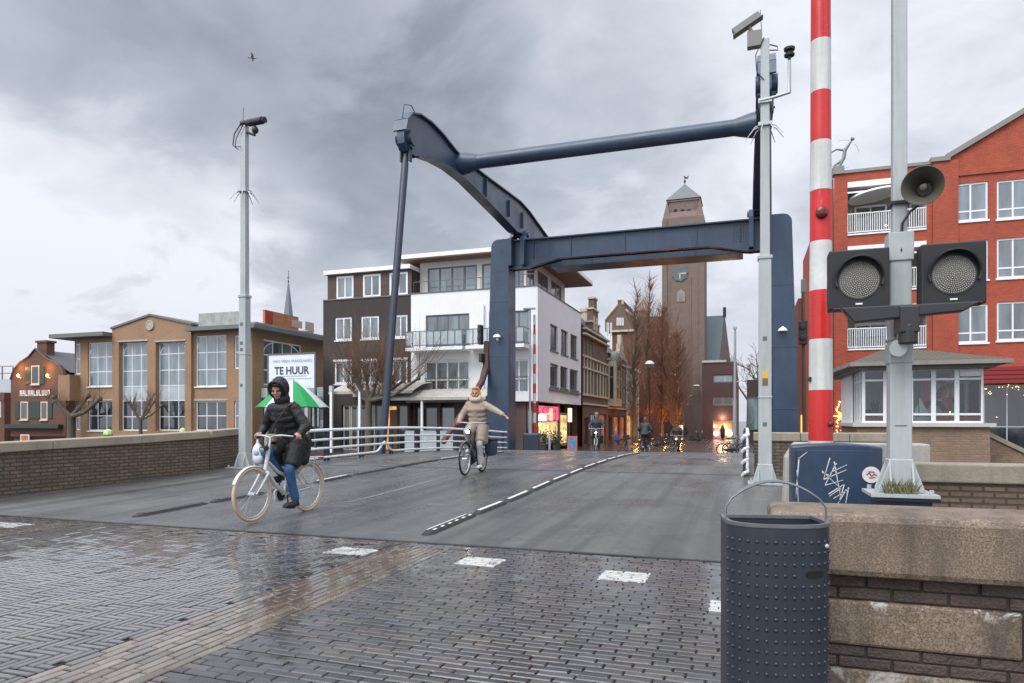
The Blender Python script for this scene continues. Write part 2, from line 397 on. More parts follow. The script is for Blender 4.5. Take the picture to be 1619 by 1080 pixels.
# ================================================================== the setting: paving, road, street, water
def pavermat():
    m, nt, p = newmat('wet clinker paving'); b = NB(nt); P = b.pos(); at = b.attr('tint')
    MARKS = [(-2.32, 5.86, .40, .36), (-0.96, 5.70, .39, .36), (-0.04, 5.0, .40, .30), (-3.72, 5.92, .46, .32), (-8.75, 6.02, .6, .3)]
    n1 = b.noise(P, 0.55, 5, 0.6); n2 = b.noise(P, 14, 4, 0.65); n3 = b.noise(P, 1.7, 5, 0.6, 0.5)
    c = b.mix(b.rng(n2, 0.3, 0.75, 0.0, 0.55), at.outputs['Color'], (0.03, 0.027, 0.026))
    c = b.mix(b.rng(n1, 0.5, 0.7, 0.0, 0.3), c, (0.055, 0.05, 0.043))
    sx0 = b.N.new('ShaderNodeSeparateXYZ'); b.L.new(P, sx0.inputs[0]); nw = b.math('MULTIPLY', b.math('SUBTRACT', b.noise(P, 16, 4, 0.6), 0.5), 0.06); msk = None
    for mx_, my_, w_, h_ in MARKS:
        ex = b.math('ABSOLUTE', b.math('SUBTRACT', sx0.outputs[0], mx_)); ey = b.math('ABSOLUTE', b.math('SUBTRACT', sx0.outputs[1], my_))
        q_ = b.math('MULTIPLY', b.math('LESS_THAN', b.math('ADD', ex, nw), w_ / 2), b.math('LESS_THAN', b.math('ADD', ey, nw), h_ / 2)); msk = q_ if msk is None else b.math('MAXIMUM', msk, q_)
    worn = b.math('MULTIPLY', msk, b.rng(b.noise(P, 7.0, 5, 0.7), 0.52, 0.66, 0.85, 0.12))
    c = b.mix(worn, c, (0.50, 0.50, 0.475))
    b.L.new(c, p.inputs['Base Color'])
    wet = b.math('ADD', b.math('MULTIPLY', n3, 0.6), b.math('MULTIPLY', n1, 0.4))
    # the carriageway on the left lies lower and holds more rain
    sx = b.N.new('ShaderNodeSeparateXYZ'); b.L.new(P, sx.inputs[0])
    low = b.rng(sx.outputs[0], -3.6, -2.6, -0.10, 0.10)
    rr = b.rng(b.math('ADD', wet, low), 0.40, 0.80, 0.03, 0.27)
    b.L.new(b.math('ADD', rr, b.rng(n2, 0.3, 0.7, -0.04, 0.07), True), p.inputs['Roughness'])
    p.inputs['IOR'].default_value = 1.5; p.inputs['Coat Roughness'].default_value = 0.04; p.inputs['Coat IOR'].default_value = 1.36
    b.L.new(b.rng(b.math('ADD', wet, low), 0.42, 0.66, 0.85, 0.0), p.inputs['Coat Weight'])
    b.L.new(b.bump(b.noise(P, 55, 4, 0.65), 0.14, 0.006), p.inputs['Normal']); return m
PAV = pavermat()
JOINT = pm('wet sand joint', (0.012, 0.011, 0.010), 0.8, 0.4, 20, 0.3)
U_ASPH = 6.55
def make_paving():
    vs, fs, cs = [], [], []
    rnd = random.Random(3)
    def brick(cx, cy, lx, ly, col, lift=0.0):
        g = 0.0046; ch = 0.0055; hx, hy = lx / 2 - g, ly / 2 - g
        tx, ty = rnd.gauss(0, 0.010), rnd.gauss(0, 0.010); z0 = rnd.gauss(0, 0.0012) + lift
        a = rnd.gauss(0, 0.008); ca, sa = math.cos(a), math.sin(a)
        o = len(vs)
        for hx_, hy_, dz in ((hx, hy, -0.016), (hx, hy, -ch), (hx - ch, hy - ch, 0.0)):
            for sx, sy in ((-1, -1), (1, -1), (1, 1), (-1, 1)):
                x, y = sx * hx_, sy * hy_
                vs.append((cx + x * ca - y * sa, cy + x * sa + y * ca, z0 + dz + x * tx + y * ty))
        for r in (0, 4):
            for j in range(4): fs.append((o + r + j, o + r + (j + 1) % 4, o + r + 4 + (j + 1) % 4, o + r + 4 + j))
        fs.append((o + 8, o + 9, o + 10, o + 11)); cs.extend([col] * 12)
    greys = [(0.056, 0.053, 0.056), (0.072, 0.066, 0.067), (0.046, 0.045, 0.051), (0.080, 0.074, 0.073), (0.063, 0.061, 0.068), (0.083, 0.069, 0.064), (0.052, 0.050, 0.052)]
    tans = [(0.150, 0.115, 0.083), (0.125, 0.095, 0.071), (0.175, 0.138, 0.102), (0.105, 0.084, 0.066), (0.135, 0.098, 0.073)]
    white = (0.62, 0.62, 0.60)
    marks = [(-2.32, 5.86, .39, .38), (-0.96, 5.70, .38, .37), (0.12, 5.30, .40, .42), (-3.72, 5.92, .42, .34), (-8.75, 6.02, .5, .3)]
    def shade(x, y, pal):
        c = rnd.choice(pal); f = rnd.uniform(0.75, 1.25)
        return dk(c, f)
    Wd = 0.0535; UT = U_ASPH - 0.22
    # herringbone carriageway, bricks four times as long as wide
    x0, x1, y0 = -7.95, -3.45, 1.2
    for i in range(int((x1 - x0) / Wd) + 5):
        for j in range(int((UT - y0) / Wd) + 5):
            k = (i - j) % 8
            if k == 0: cx, cy, lx, ly = x0 + (i + 2 - 2) * Wd, y0 + (j + 0.5 - 2) * Wd, 4 * Wd, Wd
            elif k == 7: cx, cy, lx, ly = x0 + (i + 0.5 - 4) * Wd + 2 * Wd, y0 + (j + 2 - 2) * Wd, Wd, 4 * Wd
            else: continue
            if k == 0: cx = x0 + (i + 2) * Wd - 2 * Wd
            if not (x0 < cx < x1 and y0 < cy < UT): continue
            if cx + lx / 2 > x1 + 0.01:
                d = cx + lx / 2 - x1; lx -= d; cx -= d / 2
            if cx - lx / 2 < x0 - 0.01:
                d = x0 - (cx - lx / 2); lx -= d; cx += d / 2
            if cy + ly / 2 > UT + 0.01:
                d = cy + ly / 2 - UT; ly -= d; cy -= d / 2
            if lx < 0.03 or ly < 0.03: continue
            # shallow rut where wheels pass
            brick(cx, cy, lx, ly, shade(cx, cy, greys))
    def bond_along_x(xa, xb, ya, yb, pal, w=0.0655, l=0.205):
        j = 0; y = ya + w / 2
        while y < yb - w * 0.45:
            x = xa - (j % 2) * l / 2 - rnd.uniform(0, 0.035); wob = rnd.gauss(0, 0.002)
            while x < xb:
                l2 = l * rnd.uniform(0.96, 1.04); a, c = max(x, xa), min(x + l2, xb)
                if c - a > 0.05: brick((a + c) / 2, y + wob + 0.012 * math.sin(x * 1.3), c - a, w, shade((a + c) / 2, y, pal))
                x += l2
            y += w; j += 1
    def bond_along_y(xa, xb, ya, yb, pal, w=0.0655, l=0.21):
        j = 0; n = max(1, round((xb - xa) / w)); w = (xb - xa) / n
        for j in range(n):
            x = xa + (j + 0.5) * w; y = ya - rnd.uniform(0, l)
            while y < yb:
                a, c = max(y, ya), min(y + l, yb)
                if c - a > 0.05: brick(x, (a + c) / 2, w, c - a, shade(x, (a + c) / 2, pal))
                y += l
    bond_along_y(-3.45, -2.83, 1.0, UT, tans)
    bond_along_x(-2.83, 1.6, 1.4, UT, greys)
    bond_along_y(-8.50, -7.95, 1.2, UT, tans)
    bond_along_x(-11.6, -8.50, 2.4, UT, greys)
    bond_along_x(-11.6, -3.45, UT + 0.003, U_ASPH - 0.01, [dk(c, 0.75) for c in tans] + greys, w=0.07)
    bond_along_x(-3.45, 1.6, UT + 0.003, U_ASPH - 0.01, greys, w=0.07)
    me = bpy.data.meshes.new('paving'); me.from_pydata(vs, [], fs); me.materials.append(PAV)
    a = me.color_attributes.new('tint', 'FLOAT_COLOR', 'POINT'); a.data.foreach_set('color', [x for c in cs for x in (*c, 1)])
    me.update(); o = bpy.data.objects.new('paving', me); COL.objects.link(o); tag(o, kind='structure')
make_paving()

def asphmat():
    m, nt, p = newmat('damp asphalt'); b = NB(nt); P = b.pos()
    n1 = b.noise(P, 0.45, 6, 0.62, 0.4); n2 = b.noise(P, 75, 3, 0.7); n3 = b.noise(b.map(P, (2.6, 0.22, 1)), 1.0, 5, 0.6)
    sx = b.N.new('ShaderNodeSeparateXYZ'); b.L.new(P, sx.inputs[0])
    lane = b.math('MULTIPLY', b.rng(sx.outputs[0], -7.9, -7.6), b.rng(sx.outputs[0], -3.6, -3.3, 1.0, 0.0))
    base = b.mix(lane, (0.110, 0.113, 0.107), (0.088, 0.091, 0.098))
    c = b.mix(b.rng(n1, 0.35, 0.7), dk((0.068, 0.069, 0.070), 1), base)
    c = b.mix(b.rng(n3, 0.48, 0.68, 0, 0.50), c, (0.036, 0.036, 0.037))
    c = b.mix(b.rng(n2, 0.48, 0.75, 0, 0.50), c, (0.19, 0.165, 0.155))
    # pale scuffs and salt marks worn into the surface
    n4 = b.noise(b.map(P, (1.0, 3.2, 1)), 1.5, 6, 0.7)
    c = b.mix(b.rng(n4, 0.58, 0.70, 0, 0.45), c, (0.24, 0.24, 0.23))
    trk = b.noise(b.map(P, (5.5, 0.10, 1), (0.3, 0, 0)), 0.55, 3, 0.5)
    c = b.mix(b.rng(trk, 0.48, 0.62, 0, 0.55), c, (0.040, 0.041, 0.043))
    vor = b.N.new('ShaderNodeTexVoronoi'); b.L.new(b.map(P, (2.2, 3.4, 0.01)), vor.inputs[0]); vor.inputs['Scale'].default_value = 1.3
    spk = b.math('MULTIPLY', b.rng(vor.outputs['Distance'], 0.030, 0.045, 1.0, 0.0), b.rng(b.noise(P, 0.8, 3, 0.5), 0.52, 0.56))
    c = b.mix(b.math('MULTIPLY', spk, 0.8), c, (0.45, 0.45, 0.43))
    b.L.new(c, p.inputs['Base Color'])
    rr = b.math('ADD', b.math('MULTIPLY', n1, 0.65), b.math('MULTIPLY', n3, 0.35))
    b.L.new(b.math('ADD', b.rng(rr, 0.36, 0.66, 0.13, 0.60), b.math('MULTIPLY', lane, -0.05)), p.inputs['Roughness'])
    b.L.new(b.bump(n2, 0.35, 0.006), p.inputs['Normal']); return m
ASPH = asphmat()
def sheet(name, us, xa, xb, mat, dz=0.0, nx=12, skirt=0.0, z=None):
    mb = MB(); vs = []; n = nx + 1
    for u in us:
        for i in range(n): vs.append((xa + (xb - xa) * i / nx, u, (zr(u) if z is None else z) + dz))
    fs = [(r * n + i, r * n + i + 1, (r + 1) * n + i + 1, (r + 1) * n + i) for r in range(len(us) - 1) for i in range(nx)]
    mb.add(vs, fs)
    if skirt:
        for x in (xa, xb):
            v2 = []
            for u in us: v2 += [(x, u, (zr(u) if z is None else z) + dz), (x, u, (zr(u) if z is None else z) + dz - skirt)]
            mb.add(v2, [(2 * i, 2 * i + 1, 2 * i + 3, 2 * i + 2) for i in range(len(us) - 1)])
        for u in (us[0], us[-1]):
            zz = (zr(u) if z is None else z) + dz; mb.add([(xa, u, zz), (xb, u, zz), (xb, u, zz - skirt), (xa, u, zz - skirt)], [(0, 1, 2, 3)])
    o = mb.build(name, mat, smooth=30); tag(o, kind='structure'); return o
def steps(a, b, d):
    n = max(1, int(round((b - a) / d))); return [a + (b - a) * i / n for i in range(n + 1)]
sheet('road', steps(U_ASPH, 14.4, 0.5), -11.6, 2.4, ASPH, skirt=0.5)
sheet('bridge_road', steps(14.42, 33.6, 0.5), -10.9, 0.40, ASPH, 0.0, skirt=0.45)
STREET = brickmat('wet street clinkers', (0.085, 0.058, 0.046), (0.065, 0.048, 0.042), (0.025, 0.022, 0.02), 0.21, 0.07, 0.006, 0.22, 0.35, 0.3)
sheet('street', steps(33.62, 60, 0.8) + [64, 70, 80, 95, 118], -12.6, 12.0, STREET, 0.006, skirt=0.9)
mb = MB(); mb.add([(-900, 38.4, ZQ - .01), (900, 38.4, ZQ - .01), (900, 1800, ZQ - .01), (-900, 1800, ZQ - .01)], [(0, 1, 2, 3)])
mb.add([(-900, 38.4, ZQ - .01), (900, 38.4, ZQ - .01), (900, 38.4, -6), (-900, 38.4, -6)], [(0, 1, 2, 3)]); tag(mb.build('ground', STREET), kind='structure')
NEARG = pm('dark wet ground', (0.06, 0.058, 0.055), 0.5, 0.25, 1.2, 0.3)
mb = MB(); mb.box(-11.9, 2.6, -60, U_ASPH, -4, -0.0150); mb.box(2.6, 300, -60, 8.6, -4, -0.06); mb.box(-300, -11.9, -60, 13.8, -4, -0.75); tag(mb.build('near_ground', [JOINT]), kind='structure')
mb = MB(); mb.box(-12.3, 2.4, U_ASPH, 14.41, -4, -0.51); mb.box(-12.4, 2.0, 32.9, 38.4, -6, -0.95); tag(mb.build('abutment', CONC), kind='structure')
m, nt, p = newmat('canal water'); b = NB(nt); p.inputs['Base Color'].default_value = (0.018, 0.024, 0.022, 1); p.inputs['Roughness'].default_value = 0.06; p.inputs['IOR'].default_value = 1.33
b.L.new(b.bump(b.noise(b.map(b.pos(), (1, 2.2, 1)), 1.6, 5, 0.6), 0.35, 0.08), p.inputs['Normal'])
mb = MB(); mb.add([(-400, 8, -2.6), (400, 8, -2.6), (400, 39, -2.6), (-400, 39, -2.6)], [(0, 1, 2, 3)]); tag(mb.build('water', m), kind='structure')
# joints in the deck: steel strips across the road
mb = MB()
for u in (U_ASPH + 0.01, 14.43, 21.2): mb.box(-11.5 if u < 14 else -10.85, 1.6 if u < 14 else 0.38, u - 0.03, u + 0.03, zr(u) - 0.02, zr(u) + 0.004)
tag(mb.build('road_joint', BLACKM), kind='structure')
# painted line and seam in the asphalt
mb = MB()
for a in steps(9.0, 12.6, 0.3)[:-1]: mb.add([(-5.75, a, zr(a) + .004), (-5.69, a, zr(a) + .004), (-5.69, a + .3, zr(a + .3) + .004), (-5.75, a + .3, zr(a + .3) + .004)], [(0, 1, 2, 3)])
tag(mb.build('road_line', pm('worn pale line', (0.15, 0.15, 0.145), 0.5, 0.35, 6)), kind='structure')

# rubber lane separators
SEPW = pm('reflective white strip', (0.72, 0.73, 0.72), 0.4, 0.1, 4, streak=0.2)
SEPG = pm('worn grey strip', (0.17, 0.17, 0.17), 0.5, 0.3, 6)
def separator(u0, v, L, dotted, label):
    zz = zr(u0 + L / 2); sl = math.atan2(zr(u0 + L) - zr(u0), L)
    t = thing('lane_separator', label, 'lane separator', (v, u0 + L / 2, zz + 0.002), 0, 'rubber lane separators'); t.rotation_euler = (sl, 0, 0)
    mb = MB(); h = L / 2
    prof = [(-.075, 0), (-.045, .036), (.045, .036), (.075, 0)]
    secs = [(-h, 0.25), (-h + .12, 1.0), (h - .12, 1.0), (h, 0.25)]
    vs = [(x * (0.6 + .4 * s), y, z * s) for y, s in secs for x, z in prof]
    fs = [(i * 4 + j, i * 4 + j + 1, i * 4 + 5 + j, i * 4 + 4 + j) for i in range(3) for j in range(3)] + [(3, 2, 1, 0), (12, 13, 14, 15)]
    fs += [(i * 4, i * 4 + 4, i * 4 + 7, i * 4 + 3) for i in range(3)]
    mb.add(vs, fs); mb.build('body', BLACKR, t, bevel=0.006)
    s = MB()
    if dotted == 2: s.box(.03, .05, -h + .15, h - .15, .031, .0395); s.box(-.05, -.035, -h + .15, h - .15, .031, .039)
    elif dotted:
        for i in range(6): y = -h + .2 + i * (L - .4) / 5; s.box(.018, .045, y - .035, y + .035, .031, .041)
        s.box(-.05, -.035, -h + .15, h - .15, .031, .039)
    else: s.box(-.026, .022, -h + .14, h - .14, .031, .0415)
    s.build('white_strip', SEPG if dotted == 2 else SEPW, t)
u = 6.95; i = 0
for L in (1.45, 1.15, 1.2, 1.25, 1.25, 1.25, 1.3, 1.3, 1.3, 1.3, 1.35, 1.35):
    separator(u, -3.42, L, i == 0, 'black separator with white dots, nearest the brick paving' if i == 0 else ('%s white-topped rubber separator of the row beside the right-hand cycle lane' % ['', 'second', 'third', 'fourth', 'fifth', 'sixth', 'seventh', 'eighth', 'ninth', 'tenth', 'eleventh', 'twelfth'][i])); u += L + 0.07; i += 1
u = 7.0
names = ['black separator left of the white bicycle, nearest the paving', 'dark separator behind the front wheel of the white bicycle', 'dark separator seen between the wheels of the white bicycle', 'white-topped separator right of the white bicycle rear wheel', 'dark separator just beyond the white one right of the white bicycle', 'dark separator in the left row below the railing hump', 'white-topped separator behind the front wheel of the dark bicycle', 'separator of the left row just past the beige coat rider', 'farthest separator of the left row on the crest']
for i, L in enumerate((1.3, 1.2, 1.2, 1.3, 1.8, 2.2, 1.7, 1.6, 1.6)):
    separator(u, -7.75, L, 2 if i in (0, 1, 2, 4, 5) else 0, names[i]); u += L + 0.1

# ================================================================== walls
OLDBRICK = brickmat('old brown brick', (0.215, 0.150, 0.098), (0.135, 0.096, 0.068), (0.060, 0.050, 0.038), 0.21, 0.066, 0.013, 0.85, 1.0, 0.30, moss=0.25, light=0.15)
GRAN = pm('washed aggregate stone', (0.205, 0.150, 0.100), 0.75, 0.22, 2.6, 0.8, streak=0.45, dirt=(0.075, 0.06, 0.05), bscale=110)
def granmat():
    m, nt, p = newmat('speckled granite block'); b = NB(nt); P = b.pos()
    n1 = b.noise(P, 150, 3, 0.75); n2 = b.noise(P, 60, 4, 0.7); n3 = b.noise(P, 2.0, 5, 0.6); n4 = b.noise(b.map(P, (6, 6, 1.1)), 1.4, 5, 0.65); n5 = b.noise(P, 8.0, 6, 0.7, 0.6)
    c = b.mix(b.rng(n1, 0.36, 0.64), (0.066, 0.045, 0.030), (0.265, 0.200, 0.135))
    c = b.mix(b.rng(n2, 0.52, 0.68, 0, 0.5), c, (0.40, 0.33, 0.25))
    c = b.mix(b.rng(n3, 0.45, 0.75, 0, 0.45), c, (0.120, 0.085, 0.065))
    c = b.mix(b.rng(n4, 0.46, 0.68, 0, 0.75), c, (0.050, 0.040, 0.033))
    sx = b.N.new('ShaderNodeSeparateXYZ'); b.L.new(P, sx.inputs[0])
    lime = b.math('MULTIPLY', b.rng(n5, 0.56, 0.62), b.rng(sx.outputs[2], 0.46, 0.52, 0.0, 1.0)); lime = b.math('MULTIPLY', lime, b.rng(sx.outputs[2], 0.55, 0.58, 1.0, 0.0))
    lime2 = b.math('MULTIPLY', b.rng(n5, 0.48, 0.58), b.rng(sx.outputs[2], 0.24, 0.20, 0.0, 0.8))
    c = b.mix(b.math('MAXIMUM', lime, lime2), c, (0.50, 0.48, 0.44))
    b.L.new(c, p.inputs['Base Color']); p.inputs['Roughness'].default_value = 0.62
    b.L.new(b.bump(b.math('ADD', n1, n2), 0.5, 0.006), p.inputs['Normal']); return m
GRANB = granmat()
def coping_run(t, pts, w, h, mat, seg=1.9, z_of=None, over=0.04):
    """coping stones along a polyline in plan, each stone its own block with a joint"""
    mb = MB()
    for (a, b_) in zip(pts, pts[1:]):
        a, b_ = Vector(a), Vector(b_); L = (b_ - a).length; n = max(1, round(L / seg))
        d = (b_ - a) / L; nrm = Vector((-d.y, d.x))
        for i in range(n):
            s0, s1 = L * i / n + 0.004, L * (i + 1) / n - 0.004
            vs = []
            for zt in (0, 1):
                for s_, sd in ((s0, -1), (s1, -1), (s1, 1), (s0, 1)):
                    q = a + d * s_ + nrm * sd * (w / 2 + over); vs.append((q.x, q.y, z_of(q.x, q.y) - (0 if zt else h)))
            mb.add(vs, [(0, 3, 2, 1), (4, 5, 6, 7), (0, 1, 5, 4), (1, 2, 6, 5), (2, 3, 7, 6), (3, 0, 4, 7)])
    return mb.build('coping', mat, t, bevel=0.018, world=True)
def wall_run(t, pts, w, z0, mat, z_of, h=0.0, nseg=8, name='brick_body'):
    mb = MB()
    for (a, b_) in zip(pts, pts[1:]):
        a, b_ = Vector(a), Vector(b_); d = (b_ - a).normalized(); nrm = Vector((-d.y, d.x)) * w / 2
        for i in range(nseg):
            p0, p1 = a.lerp(b_, i / nseg), a.lerp(b_, (i + 1) / nseg)
            for sd in (-1, 1):
                q0, q1 = p0 + nrm * sd, p1 + nrm * sd
                mb.add([(q0.x, q0.y, z0), (q1.x, q1.y, z0), (q1.x, q1.y, z_of(q1.x, q1.y) - h), (q0.x, q0.y, z_of(q0.x, q0.y) - h)], [(0, 1, 2, 3)])
        for q in (a, b_):
            l, r_ = q - nrm, q + nrm; zz = z_of(q.x, q.y) - h; mb.add([(l.x, l.y, z0), (r_.x, r_.y, z0), (r_.x, r_.y, zz), (l.x, l.y, zz)], [(0, 1, 2, 3)])
    return mb.build(name, mat, t, world=True)
zp = lambda x, y: zr(y) + 0.905 - (0.0 if y > 6 else (6 - y) * 0.0)
t = thing('parapet_wall', 'long brown brick parapet with stone coping on the left of the bridge', 'wall', (-11.6, 5, 0))
pts = [(-11.78, -8), (-11.78, 12.5), (-12.45, 14.5)]
wall_run(t, pts, 0.36, -0.9, OLDBRICK, zp, 0.16, 14); coping_run(t, pts, 0.36, 0.165, COPING, 1.9, zp)

t = thing('parapet_pier', 'brown brick wall with stone coping behind the right camera pole', 'wall', (1.5, 14.8, 0))
zz = lambda x, y: 1.06
wall_run(t, [(0.16, 14.85), (2.75, 14.85)], 0.40, -0.9, OLDBRICK, zz, 0.17, 2); coping_run(t, [(0.14, 14.85), (2.78, 14.85)], 0.40, 0.175, COPING, 0.9, zz)

t = thing('quay_wall', 'low brown brick quay wall with wet stone coping behind the signal post', 'wall', (4, 8.8, 0))
zz = lambda x, y: 0.825
wall_run(t, [(1.55, 8.8), (9.5, 8.8)], 0.34, -3, OLDBRICK, zz, 0.2, 2); coping_run(t, [(1.52, 8.8), (9.5, 8.8)], 0.34, 0.205, COPING, 1.5, zz)

t = thing('granite_wall', 'near wall end of speckled stone blocks and brick courses beside the litter bin', 'wall', (0.6, 3.45, 0))
def fgwall():
    mb = MB(); mb.box(0.10, 2.6, 3.20, 3.66, 0.635, 0.90); mb.build('coping', GRANB, t, bevel=0.03, world=True)
    body = MB()
    for z0, z1 in ((0.33, 0.522), (-0.3, 0.226)):
        body.box(0.16, 1.055, 3.262, 3.62, z0, z1); body.box(1.065, 2.6, 3.245, 3.62, z0, z1)
    body.build('stone_block', GRANB, t, bevel=0.012, world=True)
    bk = MB(); rnd = random.Random(5)
    for z0, z1 in ((0.526, 0.631), (0.230, 0.326)):
        h = (z1 - z0) / 2
        for r in range(2):
            x = 0.17 - r * 0.1
            while x < 2.6:
                a, c = max(x, 0.17), min(x + 0.205, 2.6)
                if c - a > 0.03: bk.box(a + .003, c - .003, 3.268 + rnd.uniform(0, .006), 3.6, z0 + r * h + .004, z0 + (r + 1) * h - .002)
                x += 0.21
    bk.build('brick_course', pm('dark sooty brick', (0.075, 0.052, 0.042), 0.7, 0.45, 7, 0.7, streak=0.3, dirt=(0.03, 0.028, 0.024), bscale=70), t, bevel=0.005, world=True)
    core = MB(); core.box(0.185, 2.58, 3.285, 3.59, 0.0, 0.632); core.build('mortar', pm('dark mortar', (0.05, 0.045, 0.04), 0.9), t, world=True)
fgwall()
# ================================================================== the drawbridge
def arc(cx, cz, r, a0, a1, n=6): return [(cx + r * math.cos(R(a0 + (a1 - a0) * i / n)), cz + r * math.sin(R(a0 + (a1 - a0) * i / n))) for i in range(n + 1)]
VC = -5.25
def drawbridge():
    t = thing('drawbridge', 'navy blue steel drawbridge portal with balance arms over the road', 'drawbridge', (VC, 33, zr(33)))
    X, Y, Z = Vector((1, 0, 0)), Vector((0, 1, 0)), Vector((0, 0, 1))
    for s in (-1, 1):
        mx = lambda v: VC + s * (v - VC) * -1 if False else (v if s < 0 else 2 * VC - v)
        o_top, o_bot, inn = -12.45, -12.78, -11.5
        mb = MB()
        poly = [(o_bot, -0.9), (inn, -0.9), (inn, 10.62)] + [(o_top + .38 - .38 * math.sin(R(90 * i / 6)), 10.62 - .38 + .38 * math.cos(R(90 * i / 6))) for i in range(7)]
        mb.prism([(mx(a), c) for a, c in poly], (0, 33.0, 0), X, Z, Y * 1.12)
        for zz in (1.8, 4.6, 7.4): mb.box(mx(-12.42 - .3 * (1 - zz / 10.6)), mx(-11.52), 32.985, 33.02, zz, zz + .03)
        for zz in (3.0, 6.0, 9.0):
            for k in range(5): mb.ell((mx(-12.35 + .19 * k), 32.995, zz), .018, n=6)
        mb.build('tower', NAVY, t, bevel=0.03, world=True)
        b_ = MB()
        for v0, v1 in ((-11.48, -11.30), (-10.82, -10.62)):
            pl = [(32.85, 9.2), (34.3, 9.2), (34.3, 10.6)] + arc(33.5, 10.75, .32, 0, 180, 8) + [(32.85, 10.6)]
            b_.prism(pl, (mx(v0), 0, 0), Y, Z, Vector((mx(v1) - mx(v0), 0, 0)))
        b_.cyl((mx(-11.52), 33.5, 10.86), (mx(-10.55), 33.5, 10.86), .14, n=16)
        b_.build('bearing_bracket', NAVY, t, bevel=0.012, world=True)
        # balance arm: web, flanges and stiffeners
        top = [(20.62, 11.1), (20.75, 11.5), (21.1, 11.85), (21.7, 12.06), (22.6, 12.16), (23.6, 12.12), (24.8, 11.96), (25.4, 11.93), (28, 12.06), (31, 12.28), (33, 12.42), (34.5, 12.35), (38.4, 11.85)]
        bot = [(38.4, 11.05), (35.2, 10.80), (33.6, 10.95), (32.4, 10.80), (30, 10.98), (26, 11.24), (24.4, 11.20), (23.2, 11.05), (22.2, 10.85), (21.5, 10.55), (20.85, 10.5), (20.66, 10.7)]
        a_ = MB(); av = mx(-11.06)
        a_.prism(top + bot, (av - .13, 0, 0), Y, Z, (0.26, 0, 0))
        def flange(line, th, w):
            for (y0, z0), (y1, z1) in zip(line, line[1:]):
                d = Vector((0, y1 - y0, z1 - z0)).normalized(); nn = Vector((0, -d.z, d.y)) * th
                p = [(y0, z0), (y1, z1), (y1 + nn.y, z1 + nn.z), (y0 + nn.y, z0 + nn.z)]
                a_.prism(p, (av - w / 2, 0, 0), Y, Z, (w, 0, 0))
        flange(top, .055, .50); flange(bot[:-2], .055, .50)
        for u_ in (28.2, 31.3, 33.4): a_.box(av - .235, av + .235, u_ - .03, u_ + .03, 11.2, 12.0)
        a_.cyl((av - .30, 21.05, 11.0), (av + .30, 21.05, 11.0), .27, n=20); a_.cyl((av - .26, 21.05, 10.72), (av + .26, 21.05, 10.72), .11, n=14)
        a_.tube([(av, 20.72, 11.45), (av, 20.9, 12.12), (av, 21.4, 12.3), (av, 21.8, 12.12)], .018, 6)
        a_.build('balance_arm', NAVY, t, world=True, smooth=35)
        r_ = MB(); bv = av
        p0, p1 = Vector((av, 21.05, 10.7)), Vector((bv, 19.35, 0.05)); ln = [p0.lerp(p1, f) for f in (0, .035, .06, .5, .94, .97, 1)]
        r_.tube(ln, [.09, .09, .125, .125, .125, .10, .10], 14)
        q = p0.lerp(p1, .02); r_.box(q.x - .19, q.x - .14, q.y - .09, q.y + .09, q.z - .30, q.z + .26); r_.box(q.x + .14, q.x + .19, q.y - .09, q.y + .09, q.z - .30, q.z + .26)
        r_.box(bv - .2, bv + .2, 19.05, 19.65, -.3, .25)
        r_.build('hanger_rod', NAVYD, t, world=True, smooth=40)
        l = MB(); lv = mx(-12.05); l.lathe([(0.20, 0.0), (0.20, .03), (.17, .10), (.09, .16), (.02, .175)], (lv, 32.78, 5.55 if s < 0 else 5.3), 16); l.box(lv - .04, lv + .04, 32.8, 33.01, 5.4, 5.52)
        l.build('flood_lamp', pm('white lamp dome', (0.8, 0.8, 0.8), 0.35, 0.04), t, world=True, smooth=40)
    p = MB(); v0, v1 = -11.49, 2 * VC + 11.49; w = v1 - v0
    pl = [(v0, 10.5), (v1, 10.5), (v1, 9.15), (v1 - 1.0, 9.17), (v1 - 2.6, 9.52), (v0 + 2.6, 9.52), (v0 + 1.0, 9.17), (v0, 9.15)]
    p.prism(pl, (0, 33.30, 0), X, Z, (0, .12, 0)); p.prism(pl, (0, 33.95, 0), X, Z, (0, .12, 0))
    p.box(v0, v1, 33.12, 34.25, 10.5, 10.56)
    lo = pl[2:]
    for (a, c), (a2, c2) in zip(lo, lo[1:]): p.prism([(a, c), (a2, c2), (a2, c2 - .05), (a, c - .05)], (0, 33.20, 0), X, Z, (0, .30, 0))
    for vv in (v0 + 1.25, v0 + 3.2, v0 + 5.9, v1 - 3.2, v1 - 1.25): p.box(vv - .015, vv + .015, 33.24, 33.30, 9.56, 10.5)
    rnd = random.Random(1)
    for sgn, base in ((1, v0 + 1.0), (-1, v1 - 1.0)):
        for i in range(6):
            for j in range(8): p.ell((base + sgn * i * .1, 33.295, 9.6 + j * .105), .022, n=6)
    p.build('portal_beam', NAVY, t, world=True)
    c = MB(); c.box(-10.35, -.15, 36.9, 38.5, 9.9, 11.35); c.box(-10.5, 0, 36.85, 38.55, 11.35, 11.42)
    for vv in (-8, -5.25, -2.5): c.box(vv - .02, vv + .02, 36.87, 36.9, 9.9, 11.3)
    c.build('counterweight', [NAVY], t, bevel=0.02, world=True)
    c = MB(); c.cyl((-11.0, 25.4, 11.66), (.5, 25.4, 11.66), .285, n=24)
    for s in (-1, 1):
        e = -11.0 if s < 0 else .5; d = -s
        c.tube([(e, 25.4, 11.66), (e + d * .35, 25.4, 11.66), (e + d * .9, 25.4, 11.66)], [.46, .42, .285], 20)
    c.build('cross_tube', NAVY, t, world=True, smooth=40)
    k = MB(); vv = -12.72
